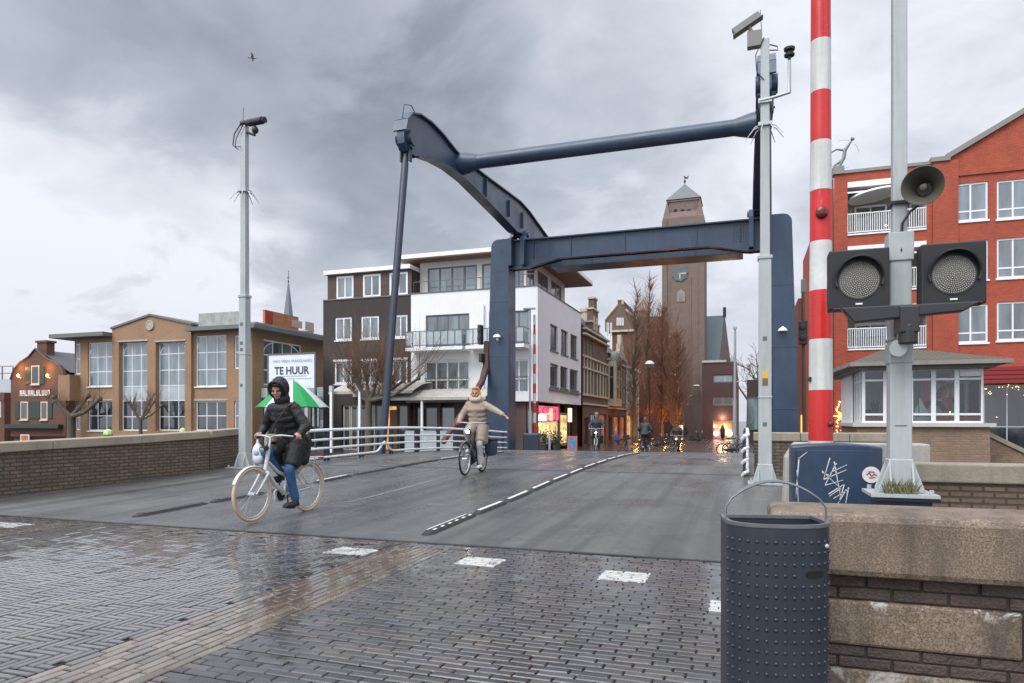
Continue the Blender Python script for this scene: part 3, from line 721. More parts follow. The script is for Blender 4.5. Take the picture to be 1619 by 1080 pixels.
    k.tube([(vv, 27.7, .35), (vv, 30.2, 1.85), (vv, 32.4, 3.3), (vv, 33.0, 4.1), (vv, 33.1, 5.4)], [.13, .15, .17, .2, .17], 8)
    k.build('operating_strut', pm('rust brown paint', (0.075, 0.028, 0.026), 0.5, 0.3, 2), t, world=True, smooth=40)
    g = MB(); g.box(-12.98, -12.79, 32.4, 32.8, 5.2, 6.2); g.box(-12.95, -12.79, 32.5, 33.1, 4.3, 4.75); g.cyl((-12.9, 32.36, 5.9), (-12.9, 32.45, 5.9), .09); g.cyl((-12.9, 32.36, 5.5), (-12.9, 32.45, 5.5), .09)
    g.build('signal_head', BLACKM, t, bevel=0.02, world=True)
drawbridge()

def railing(v, u0, u1, label, bump=None, curl=False):
    t = thing('bridge_railing', label, 'railing', (v, u0, zr(u0)))
    hs = [.10, .34, .57, .82]
    for i, h in enumerate(hs):
        mb = MB(); us = steps(u0, u1, .5); pts = [Vector((v, u, zr(u) + h)) for u in us]
        if i == 0 and bump:
            pts = [Vector((v, u, zr(u) + h + .30 * math.exp(-((u - bump) / .28) ** 2))) for u in steps(u0, u1, .14)]
        if curl: pts = [pts[0] + Vector((-.10, -.02, -.08)), pts[0] + Vector((-.06, -.10, -.02))] + pts
        mb.tube(pts, .032 if i < 3 else .04, 8); mb.build('rail', RAILW, t, world=True, smooth=50)
    u = u0 - .05 + (.1 if curl else 0)
    while u < u1:
        for du in (0, .16):
            if u + du > u1: continue
            p = MB(); zz = zr(u); p.box(v - .09, v - .05, u + du - .045, u + du + .045, zz - .18, zz + .84)
            for h in hs: p.box(v - .06, v, u + du - .03, u + du + .03, zz + h - .02, zz + h + .02)
            p.build('post', NAVYD, t, bevel=.008, world=True)
        u += 1.75
railing(-10.55, 13.9, 30.0, 'white four-rail bridge railing with a hump in its lowest rail, on the left', bump=18.65)
railing(0.03, 14.2, 32.6, 'white bridge railing seen end-on beside the right camera pole', curl=True)

# ================================================================== masts
def square_mast(t, x, y, z0, parts, flare, rz=0.0):
    mb = MB()
    for (za, zb, w0, w1) in parts: mb.taper((x, y), w0, w0, w1, w1, za, zb)
    fw = flare
    for ax in (0, 1):
        w = parts[0][2] / 2
        poly = [(-fw, .03), (fw, .03), (fw, .07), (w, .36), (-w, .36), (-fw, .07)]
        if ax == 0: mb.prism(poly, (x, y - w - .012, z0), (1, 0, 0), (0, 0, 1), (0, .024, 0)); mb.prism(poly, (x, y + w - .012, z0), (1, 0, 0), (0, 0, 1), (0, .024, 0))
        else: mb.prism(poly, (x - w - .012, y, z0), (0, 1, 0), (0, 0, 1), (.024, 0, 0)); mb.prism(poly, (x + w - .012, y, z0), (0, 1, 0), (0, 0, 1), (.024, 0, 0))
    mb.build('pole', GREYP, t, bevel=.012, world=True)
    b_ = MB(); b_.box(x - fw - .09, x + fw + .09, y - fw - .09, y + fw + .09, z0, z0 + .03)
    for i in (-1, 1):
        for j in (-1, 1): b_.cyl((x + i * (fw + .03), y + j * (fw + .03), z0 + .03), (x + i * (fw + .03), y + j * (fw + .03), z0 + .075), .022, n=6)
    b_.build('base_plate', GREYP, t, world=True)
def spikes(t, x, y, z):
    mb = MB()
    for k in range(9):
        a = 2 * math.pi * k / 9 + .3; d = Vector((math.cos(a), math.sin(a), 0)); p = Vector((x, y, z))
        mb.tube([p + d * .08, p + d * .2 + Vector((0, 0, -.05)), p + d * .33 + Vector((0, 0, -.22))], [.012, .011, .006], 5)
    mb.box(x - .115, x + .115, y - .115, y + .115, z - .03, z + .03); mb.build('anti_climb_spikes', GALV, t, world=True)
def collar(mb, x, y, z, w, h=.05): mb.box(x - w / 2, x + w / 2, y - w / 2, y + w / 2, z, z + h)
# left mast
x, y = -11.28, 13.3; z0 = zr(y)
t = thing('camera_mast', 'grey camera mast at the brick parapet on the left of the bridge', 'mast', (x, y, z0))
square_mast(t, x, y, z0, [(z0 + .03, 4.25, .20, .19), (4.25, 8.3, .15, .135)], .22)
for zz, w_, h_ in ((4.22, .225, .06), (2.86, .215, .03)): mb = MB(); collar(mb, x, y, zz, w_, h_); mb.build('collar', GREYP, t, bevel=.008, world=True)
spikes(t, x, y, 6.75)
mb = MB(); cd = Vector((.93, -.2, -.09)).normalized(); p = Vector((x - .02, y, 8.36)); mb.ell(p, (.1, .1, .09)); mb.tube([p, p + cd * .2], [.05, .075], 10); mb.tube([p + cd * .18, p + cd * .66], .085, 12); mb.tube([p + cd * .64, p + cd * .74], [.062, .072], 12)
mb.tube([p + Vector((.1, 0, -.22)), p + Vector((.36, -.06, -.34))], .03, 8); mb.ell(p + Vector((.37, -.06, -.22)), (.08, .08, .09)); mb.tube([p + Vector((.36, -.06, -.15)), p + Vector((.36, -.06, -.05))], .02, 6)
mb.build('cctv_camera', BLACKM, t, world=True, smooth=45)
mb = MB(); mb.tube([(x - .06, y - .08, 8.32), (x - .22, y - .1, 8.1), (x - .26, y - .1, 7.85), (x - .1, y - .1, 7.72)], .014, 6); mb.tube([(x - .05, y, 8.4), (x - .03, y, 8.75)], .006, 5); mb.tube([(x + .04, y - .1, 8.3), (x - .14, y - .12, 8.0), (x - .18, y - .12, 7.8), (x - .03, y - .1, 7.78)], .011, 6); mb.build('cable', BLACKM, t, world=True)
for zz in (3.55, 3.1, 2.95, 2.1): mb = MB(); mb.box(x - .05, x + .02, y - .106, y - .09, zz, zz + .07); mb.build('inspection_lid', FRAMED, t, world=True)
# right mast
x, y = .32, 13.0; z0 = zr(y)
t = thing('camera_mast', 'grey camera mast with cup sensor in front of the right drawbridge tower', 'mast', (x, y, z0))
square_mast(t, x, y, z0, [(z0 + .03, 4.2, .225, .21), (4.2, 8.1, .165, .145)], .2)
for zz, w_, h_ in ((4.17, .25, .06), (1.70, .24, .03)): mb = MB(); collar(mb, x, y, zz, w_, h_); mb.build('collar', GREYP, t, bevel=.008, world=True)
spikes(t, x, y, 6.57)
KHAKI = pm('khaki grey housing', (0.17, 0.17, 0.15), 0.5, 0.1, 3)
mb = MB(); ax = Vector((.88, .05, .50)).normalized(); sd = Vector((0, 1, 0)); up = ax.cross(sd) * -1; o = Vector((x - .30, y - .05, 8.42)) 
mb.M = frame(o, ax, sd, up.normalized()); mb.box(-.27, .24, -.07, .07, -.055, .055); mb.box(-.31, .27, -.085, .085, .055, .072); mb.M = Matrix()
mb.tube([o + Vector((.02, 0, -.06)), o + Vector((.10, 0, -.2)), o + Vector((.12, 0, -.3))], .035, 8)
mb.box(x - .30, x - .05, y - .09, y + .05, 7.98, 8.26); mb.tube([(x - .1, y, 8.1), (x, y, 8.02)], .05, 8)
mb.build('cctv_camera', KHAKI, t, bevel=.006, world=True)
mb = MB(); mb.tube([(x - .02, y - .09, 8.1), (x - .16, y - .1, 7.8), (x - .14, y - .1, 7.5), (x - .02, y - .09, 7.35)], .009, 5); mb.tube([(x - .08, y, 8.65), (x - .05, y, 8.2)], .006, 5); mb.tube([(x + .08, y, 8.0), (x + .2, y, 7.95), (x + .22, y, 7.88), (x + .08, y, 7.9)], .012, 5); mb.build('cable', BLACKM, t, world=True)
mb = MB(); mb.tube([(x - .1, y - .1, 6.98), (x + .1, y - .1, 7.0), (x + .40, y - .08, 7.06), (x + .40, y - .08, 7.62)], [.03] * 4, 10); mb.box(x - .115, x + .115, y - .115, y + .115, 6.94, 7.02); mb.build('sensor_arm', GALV, t, world=True, smooth=40)
mb = MB(); mb.lathe([(.02, 7.6), (.03, 7.68), (.085, 7.70), (.09, 7.73), (.04, 7.75), (.04, 7.78), (.09, 7.80), (.095, 7.84), (.03, 7.86)], (x + .40, y - .08, 0), 16); mb.build('cup_sensor', BLACKM, t, world=True, smooth=40)
STY = pm('yellow sticker', (0.62, 0.36, 0.06), 0.5, 0.1, 8)
mb = MB(); mb.box(x - .05, x + .05, y - .116, y - .10, 2.05, 2.17); mb.box(x - .045, x + .045, y - .1155, y - .10, 1.92, 2.052, 1); mb.build('sticker', [STY, pm('dark sticker', (0.12, 0.10, 0.05), 0.5, 0.2, 9)], t, world=True)
for zz in (2.72, 1.2): mb = MB(); mb.box(x - .04, x + .03, y - .116, y - .10, zz, zz + .07); mb.build('inspection_lid', FRAMED, t, world=True)

# ================================================================== red and white barrier with its machine cabinet
def make_barrier():
    t = thing('barrier_machine', 'navy blue barrier cabinet with graffiti beside the signal post', 'cabinet', (.97, 8.8, 0))
    mb = MB(); n = 12
    poly = [(.50, .03), (1.45, .03)] + [(1.45 - .95 * i / n, 1.0 + .035 * math.sin(math.pi * i / n)) for i in range(n + 1)]
    mb.prism(poly, (0, 8.58, 0), (1, 0, 0), (0, 0, 1), (0, .5, 0)); mb.build('body', NAVY, t, bevel=.02, world=True)
    d = MB(); d.prism([(.56, .09), (1.39, .09), (1.39, .96), (.56, .96)], (0, 8.572, 0), (1, 0, 0), (0, 0, 1), (0, .01, 0)); d.box(.53, .548, 8.565, 8.58, .1, .95); d.build('door', NAVY, t, bevel=.006, world=True)
    rnd = random.Random(12); g = MB()
    def stroke(pts, w=.010):
        for a, c in zip(pts, pts[1:]):
            p0, p1 = Vector((a[0], 8.5705, a[1])), Vector((c[0], 8.5705, c[1])); dd = (p1 - p0); 
            if dd.length < 1e-4: continue
            dd.normalize(); nn = Vector((-dd.z, 0, dd.x)) * w * rnd.uniform(.4, .7)
            g.add([p0 - nn, p1 - nn * .5, p1 + nn * .5, p0 + nn], [(0, 1, 2, 3)])
    def Pz(a, c): return (.50 + (a - 1252) / 128 * .95, 1.03 - (c - 703) / 87 * .72)
    for s in ([(1307, 722), (1298, 752), (1330, 738)], [(1316, 729), (1300, 760), (1326, 752)], [(1296, 740), (1322, 764), (1306, 775)], [(1308, 742), (1331, 731)], [(1305, 772), (1327, 758), (1320, 782)], [(1296, 742), (1310, 748)],
              [(1330, 765), (1318, 785)], [(1333, 762), (1329, 784)], [(1312, 778), (1334, 764)], [(1313, 727), (1322, 775)], [(1262, 724), (1275, 714)], [(1263, 722), (1258, 780)], [(1260, 740), (1262, 788)]):
        stroke([Pz(*q) for q in s], .011)
    g.build('graffiti', pm('white paint marker', (0.55, 0.56, 0.57), 0.6, 0.2, 9), t, world=True)
    s_ = MB(); c = Pz(1364, 744); s_.lathe([(.092, 0), (.092, .003)], (c[0], 8.5705, c[1]), 24, axis='Y'); st = s_.build('sticker', pm('white sticker', (0.62, 0.60, 0.6), 0.5, 0.1, 8), t, world=True)
    q = MB()
    q.tube([(c[0] - .05, 8.566, c[1]), (c[0] - .02, 8.566, c[1] + .02), (c[0], 8.566, c[1] - .015), (c[0] + .03, 8.566, c[1] + .01), (c[0] + .055, 8.566, c[1] - .01)], .008, 5); q.tube([(c[0] - .03, 8.566, c[1] + .035), (c[0] + .03, 8.566, c[1] + .03)], .007, 5); q.tube([(c[0] - .02, 8.566, c[1] - .035), (c[0] + .04, 8.566, c[1] - .03)], .006, 5)
    q.build('print', pm('dark red print', (0.25, 0.03, 0.04), 0.5, 0.1), st, world=True)
    b_ = thing('barrier_boom', 'red and white striped barrier boom raised upright above the navy cabinet', 'barrier boom', (.855, 9.3, 1.0))
    X0, Y0 = .855, 9.02; Zd = -X0 * ST + Y0 * CT
    zt = lambda py: H + (YH - py) * Zd / F
    ys = [697, 617, 537, 460, 383, 303, 225, 147, 66, -15, -96, -177, -258, -339]
    for i, (ya, yb) in enumerate(zip(ys, ys[1:])):
        ra, rb = (18.2 if ya > 303 else 13.6 + 2.0 * (ya + 339) / 642) / F * Zd, (18.2 if yb >= 303 else 13.6 + 2.0 * (yb + 339) / 642) / F * Zd
        if ya == 303: ra = 16.2 / F * Zd
        if ya > 303: ra, rb = (15.8 + 2.4 * (ya - 303) / 394) / F * Zd, (15.8 + 2.4 * (yb - 303) / 394) / F * Zd
        s = MB(); s.tube([(X0, Y0, zt(ya)), (X0, Y0, zt(yb))], [ra, rb], 20); s.build('red_band' if i % 2 == 0 else 'white_band', REDP if i % 2 == 0 else WHITEP, b_, world=True, smooth=50)
    s = MB(); s.tube([(X0, Y0, zt(712)), (X0, Y0, zt(697))], [.135, .14], 20); s.box(X0 - .16, X0 + .16, Y0 - .14, Y0 + .6, .8, zt(709)); s.box(X0 - .10, X0 + .10, Y0 + .1, Y0 + .45, 0.05, .81); s.build('foot', WHITEP, b_, world=True)
    s = MB(); s.lathe([(.075, 0), (.075, .02), (.06, .05), (.03, .062)], (X0, Y0 - .125, zt(341)), 18, axis='Y'); s.build('lens', pm('dark red lens', (0.10, 0.01, 0.012), 0.15, 0.2, 4), b_, world=True, smooth=40)
    s = MB(); s.lathe([(.028, 0), (.028, .03), (.012, .04)], (X0 + .10, Y0 - .105, zt(671)), 12, axis='Y'); s.lathe([(.03, 0), (.03, .03)], (X0 - .125, Y0 - .05, zt(600)), 12, axis='Y'); s.build('bolt', BLACKM, b_, world=True)
make_barrier()
t = thing('concrete_plinth', 'pale concrete plinth with sloping edge behind the barrier cabinet', 'plinth', (.8, 9.9, 0))
mb = MB(); mb.prism([(.47, 0), (2.2, 0), (2.2, 1.0), (.62, 1.0), (.50, .8)], (0, 9.85, 0), (1, 0, 0), (0, 0, 1), (0, .5, 0)); mb.build('block', CONC, t, bevel=.02, world=True)

# ================================================================== signal post with two dark lamps and a horn
def make_signal():
    X0, Y0 = 1.43, 7.62; z0 = .565
    t = thing('signal_post', 'grey post carrying two black round signal lamps and a horn', 'signal post', (X0, Y0, 0))
    square_mast(t, X0, Y0, z0, [(z0 + .03, 3.14, .195, .188), (3.1, 8.2, .128, .12)], .2)
    p = MB(); p.box(X0 - .22, X0 + .24, Y0 - .22, Y0 + .22, -.05, z0); p.box(X0 - .27, X0 + .30, Y0 - .27, Y0 + .27, z0 - .04, z0 - .002); p.build('pedestal', NAVYD, t, bevel=.01, world=True)
    for zz, w_, h_ in ((2.86, .222, .28), (2.08, .218, .03), (1.86, .212, .20)): c = MB(); collar(c, X0, Y0, zz, w_, h_); c.build('collar', GREYP, t, bevel=.01, world=True)
    c = MB(); c.box(X0 - .05, X0 + .05, Y0 - .104, Y0 - .09, 1.25, 1.256); c.build('seam', FRAMED, t, world=True)
    bk = MB(); bk.prism([(.98, 2.235), (1.88, 2.30), (2.03, 2.385), (.86, 2.385)], (0, 7.22, 0), (1, 0, 0), (0, 0, 1), (0, .12, 0)); bk.box(1.36, 1.52, 7.2, 7.5, 2.12, 2.37); bk.cyl((1.44, 7.28, 2.02), (1.44, 7.28, 2.2), .085, n=16); bk.build('bracket', BLACKM, t, bevel=.012, world=True)
    kn = MB(); kn.cyl((1.40, 7.5, 2.02), (1.36, 7.28, 1.98), .075, n=18); kn.ell((1.44, 7.36, 2.1), (.08, .08, .07)); kn.build('clamp', GREYP, t, world=True, smooth=40)
    for v0 in (.772, 1.567):
        v1 = v0 + .53; vc = (v0 + v1) / 2; zc = 2.675
        h = MB(); h.box(v0, v1, 7.36, 7.56, 2.385, 2.965); h.box(v0 + .03, v1 - .03, 7.335, 7.37, 2.375, 2.40)
        hs = h.build('signal_lamp', pm('black signal housing', (0.006, 0.007, 0.009), 0.55, 0.2, 4), t, bevel=.018, world=True)
        vz = MB(); n = 28; ro, ri = .215, .200; yb, L = 7.362, .12
        vs = []
        for i in range(n + 1):
            a = R(-20 + 220 * i / n); l = L * (0.35 + .65 * max(0, math.sin(a)))
            for r_, yy in ((ro, yb), (ro, yb - l), (ri, yb - l), (ri, yb)): vs.append((vc + r_ * math.cos(a), yy, zc + r_ * math.sin(a)))
        vz.add(vs, [(i * 4 + j, i * 4 + (j + 1) % 4, i * 4 + 4 + (j + 1) % 4, i * 4 + 4 + j) for i in range(n) for j in range(4)])
        vz.build('visor', BLACKM, hs, world=True, smooth=40)
        ln = MB(); ln.lathe([(.185, 0), (.183, .012), (.10, .028), (0.001, .034)], (vc, 7.362, zc - .015), 32, axis='Y')
        l_ = ln.build('lens', pm('grey lens', (0.085, 0.085, 0.083), 0.35, 0.15, 9), hs, world=True, smooth=40)
        dt = MB()
        for ring in range(0, 10):
            r_ = .0185 * ring; m = max(1, round(2 * math.pi * r_ / .0185)) if ring else 1
            for k in range(m):
                a = 2 * math.pi * k / m + ring * .4; yy = 7.362 - (.034 - .022 * (r_ / .18) ** 2)
                dt.ell((vc + r_ * math.cos(a), yy, zc - .015 + r_ * math.sin(a)), (.0062, .006, .0062), n=6)
        dt.build('bulbs', pm('clear bulb', (0.36, 0.33, 0.27), 0.2, 0.2, 30), l_, world=True, smooth=60)
        pl = MB(); pl.box(vc - .03, vc + .03, 7.352, 7.36, 2.425, 2.44); pl.build('badge', RAILW, hs, world=True)
    hn = MB(); c = Vector((1.60, 7.42, 3.52)); ax = Vector((-.28, -.95, -.10)).normalized(); sx = Vector((0, 0, 1)).cross(ax).normalized(); sz = ax.cross(sx)
    hn.M = frame(c, sx, sz, ax)
    hn.lathe([(.055, -.28), (.075, -.27), (.08, -.16), (.07, -.13), (.075, -.10), (.11, 0), (.165, .09), (.182, .11), (.176, .112), (.155, .088), (.10, 0), (.06, -.10), (0.002, -.11)], (0, 0, 0), 32)
    hn.lathe([(.036, -.02), (.036, .005), (.03, .02), (.008, .026)], (0, 0, 0), 16); hn.M = Matrix()
    hn.build('horn', pm('dull khaki horn', (0.075, 0.07, 0.055), 0.5, 0.2, 5), t, world=True, smooth=40)
    br = MB(); br.tube([(X0, Y0 - .02, 3.5), (1.58, 7.5, 3.46)], .022, 8); br.box(X0 - .09, X0 + .09, Y0 - .09, Y0 + .09, 3.42, 3.45); br.tube([(1.60, 7.5, 3.4), (1.50, 7.5, 3.32), (1.44, 7.53, 3.22), (1.43, 7.53, 2.98)], .014, 6); br.ell((1.43, 7.53, 2.96), (.025, .025, .05), n=8); br.build('cable', BLACKM, t, world=True, smooth=40)
    gr = MB(); rnd = random.Random(2)
    for i in range(90):
        a = rnd.uniform(0, 6.28); b0 = Vector((X0 + rnd.uniform(-.16, .12), Y0 - .16 + rnd.uniform(-.08, .03), z0 + .03)); tip = b0 + Vector((rnd.uniform(-.07, .07), rnd.uniform(-.05, .03), rnd.uniform(.06, .17)))
        s = Vector((.006, .002, 0)); gr.add([b0 - s, b0 + s, (b0 + tip) / 2 + s * .8 + Vector((0, 0, .02)), tip, (b0 + tip) / 2 - s * .8 + Vector((0, 0, .02))], [(0, 1, 2, 3, 4)])
    tag(gr.build('grass', pm('dry grass', (0.15, 0.15, 0.06), 0.8, 0.35, 20)), kind='stuff', label='tuft of dry grass at the foot of the signal post', cat='grass')
make_signal()

# ================================================================== litter bin
def make_bin():
    vc, u0 = .112, 2.80; w = .186
    t = thing('litter_bin', 'charcoal studded steel litter bin with wire hoop at the wall end', 'litter bin', (vc, u0, -.01), R(12))
    def outline(s=1.0, n=26):
        pts = []
        for i in range(n + 1):
            a = math.pi * (1 + i / n); x = math.cos(a); y = math.sin(a)
            pts.append((w * s * (abs(x) ** .85) * (1 if x > 0 else -1), .115 * s * y * 1.0))
        pts += [(w * s, .05), (w * s * .97, .16 * s), (-w * s * .97, .16 * s), (-w * s, .05)]
        return pts
    def shell(mb, o, z0, z1, mi=0):
        n = len(o); mb.add([(x, y, z0) for x, y in o] + [(x, y, z1) for x, y in o], [(i, (i + 1) % n, n + (i + 1) % n, n + i) for i in range(n)], mi)
    STEEL = pm('charcoal steel', (0.027, 0.034, 0.046), 0.42, 0.18, 2.0, 0.02, metal=0.1, streak=0.3, dirt=(0.06, 0.06, 0.06), scuff=((0.12, 0.115, 0.11), 0.5))
    mb = MB(); o = outline(); shell(mb, o, .02, .915); oi = outline(.955); shell(mb, oi[::-1], .80, .915)
    n = len(o); mb.add([(x, y, .80) for x, y in oi], [tuple(range(n))]); mb.add([(x, y, .02) for x, y in o], [tuple(range(n))[::-1]])
    st = mb
    arcs = [0.0]; fr = o[:27]
    for a, c in zip(fr, fr[1:]): arcs.append(arcs[-1] + math.hypot(c[0] - a[0], c[1] - a[1]))
    L = arcs[-1]; nc = 15
    for c in range(nc):
        s = L * (c + .5) / nc; i = max(j for j in range(len(arcs)) if arcs[j] <= s); f = (s - arcs[i]) / (arcs[i + 1] - arcs[i]); a, b_ = fr[i], fr[i + 1]
        x, y = a[0] + (b_[0] - a[0]) * f, a[1] + (b_[1] - a[1]) * f
        for r in range(21):
            z = .862 - r * .0405
            if r in (3,) and .055 < x < .16: continue
            st.ell((x, y, z), (.0068, .006, .0068), n=8)
    body = mb.build('body', STEEL, t, smooth=35)
    rim = MB(); o2, i2 = outline(1.02), outline(.93); n = len(o2)
    rim.add([(x, y, .915) for x, y in o2] + [(x, y, .928) for x, y in o2] + [(x, y, .928) for x, y in i2] + [(x, y, .915) for x, y in i2], [(k * n + i, k * n + (i + 1) % n, (k + 1) % 4 * n + (i + 1) % n, (k + 1) % 4 * n + i) for k in range(4) for i in range(n)])
    rim.build('rim', pm('brushed grey rim', (0.17, 0.18, 0.19), 0.38, 0.12, 5, metal=.5), t)
    hp = MB(); pts = [(-w * 1.0, .02, .92), (-w * 1.0, .02, .975)] + [(-w + 2 * w * i / 16, .02 + .02 * math.sin(math.pi * i / 16), .985 + .088 * math.sin(math.pi * i / 16) ** .8) for i in range(1, 16)] + [(w, .02, .975), (w, .02, .92)]
    hp.tube(pts, .004, 8); hp.tube([(x * 1.0, y + .012, z + .004) for x, y, z in pts[3:-3]], .003, 6); hp.build('hoop', pm('dull steel wire', (.16,.165,.17), .45, .15, 4, metal=.4), t, smooth=50)
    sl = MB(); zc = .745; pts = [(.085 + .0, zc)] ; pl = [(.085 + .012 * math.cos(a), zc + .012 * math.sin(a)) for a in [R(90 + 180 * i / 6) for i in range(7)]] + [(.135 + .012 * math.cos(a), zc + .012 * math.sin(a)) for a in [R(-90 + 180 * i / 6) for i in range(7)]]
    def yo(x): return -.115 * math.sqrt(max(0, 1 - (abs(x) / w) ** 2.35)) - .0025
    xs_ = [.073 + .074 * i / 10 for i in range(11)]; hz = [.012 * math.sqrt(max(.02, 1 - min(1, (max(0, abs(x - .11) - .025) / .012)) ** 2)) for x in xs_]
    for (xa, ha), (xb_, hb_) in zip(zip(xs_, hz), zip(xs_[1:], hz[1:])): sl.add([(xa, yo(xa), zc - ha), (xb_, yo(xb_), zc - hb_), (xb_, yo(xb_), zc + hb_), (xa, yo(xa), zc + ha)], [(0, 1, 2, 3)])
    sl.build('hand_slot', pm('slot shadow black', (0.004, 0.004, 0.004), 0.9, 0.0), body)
    bl = MB(); bl.ell((.160, -.066, .845), .009, n=10); bl.build('lock', GALV, body, smooth=60)
make_bin()
# ================================================================== buildings across the canal
X, Y, Z = Vector((1, 0, 0)), Vector((0, 1, 0)), Vector((0, 0, 1))
ID3 = Matrix.Identity(4)
class Fac:
    """a facade whose frame is a: along, b: inward, c: up; front faces lie on u = U, side faces on v = V"""
    def __init__(s, root, U=None, V=None):
        s.root = root; ox, oy, oz = root.location
        s.U, s.V = U, V
        if U is not None: s.M = frame(Vector((-ox, U - oy, -oz)), X, Y, Z)           # a = v
        else: s.M = frame(Vector((V - ox, -oy, -oz)), Y, -X, Z)                       # a = u, inward = -v
    def p(s, px, py):
        q = wu(px, py, s.U) if s.U is not None else wv(px, py, s.V)
        return (q.x if s.U is not None else q.y), q.z
    def rect(s, x0, x1, y0, y1):
        (a0, _), (a1, _) = s.p(x0, YH), s.p(x1, YH); xm, ym = (x0 + x1) / 2, 0
        c1 = s.p(xm, y0)[1]; c0 = s.p(xm, y1)[1]
        return (a0, a1, c0, c1)
    def wall(s, a0, a1, c0, c1, holes, mat, reveal=.16, name='wall', b=0.0, rev=None):
        mb = MB(s.M); wall_grid(mb, a0, a1, c0, c1, holes, 0, reveal, b, None if rev is None else 1)
        return mb.build(name, [mat] + ([rev] if rev else []), s.root)
    def win(s, r, **k): return window(s.root, s.M, *r, **k)
    def box(s, name, a0, a1, b0, b1, c0, c1, mat, bevel=0.0, parent=None):
        mb = MB(s.M); mb.box(a0, a1, b0, b1, c0, c1); return mb.build(name, mat, parent or s.root, bevel=bevel)
    def mb(s): return MB(s.M)
def text_on(root, fac, s, px, py, hpx, mat, name='lettering', wpx=None, bold=0.0, b=-.02, parent=None):
    a, c = fac.p(px, py); size = abs(fac.p(px, py - hpx)[1] - c) * 1.4
    mb = MB(); text_mesh(mb, s, size, Matrix.Identity(4), 0, 0.004, bold)
    xs = [v.x for v in mb.v]; w = max(xs) - min(xs)
    k = 1.0 if wpx is None else abs(fac.p(px + wpx / 2, py)[0] - fac.p(px - wpx / 2, py)[0]) / w
    m2 = MB(fac.M); m2.add([(a + v.x * k, b - v.z, c + v.y) for v in mb.v], mb.f); return m2.build(name, mat, parent or root)

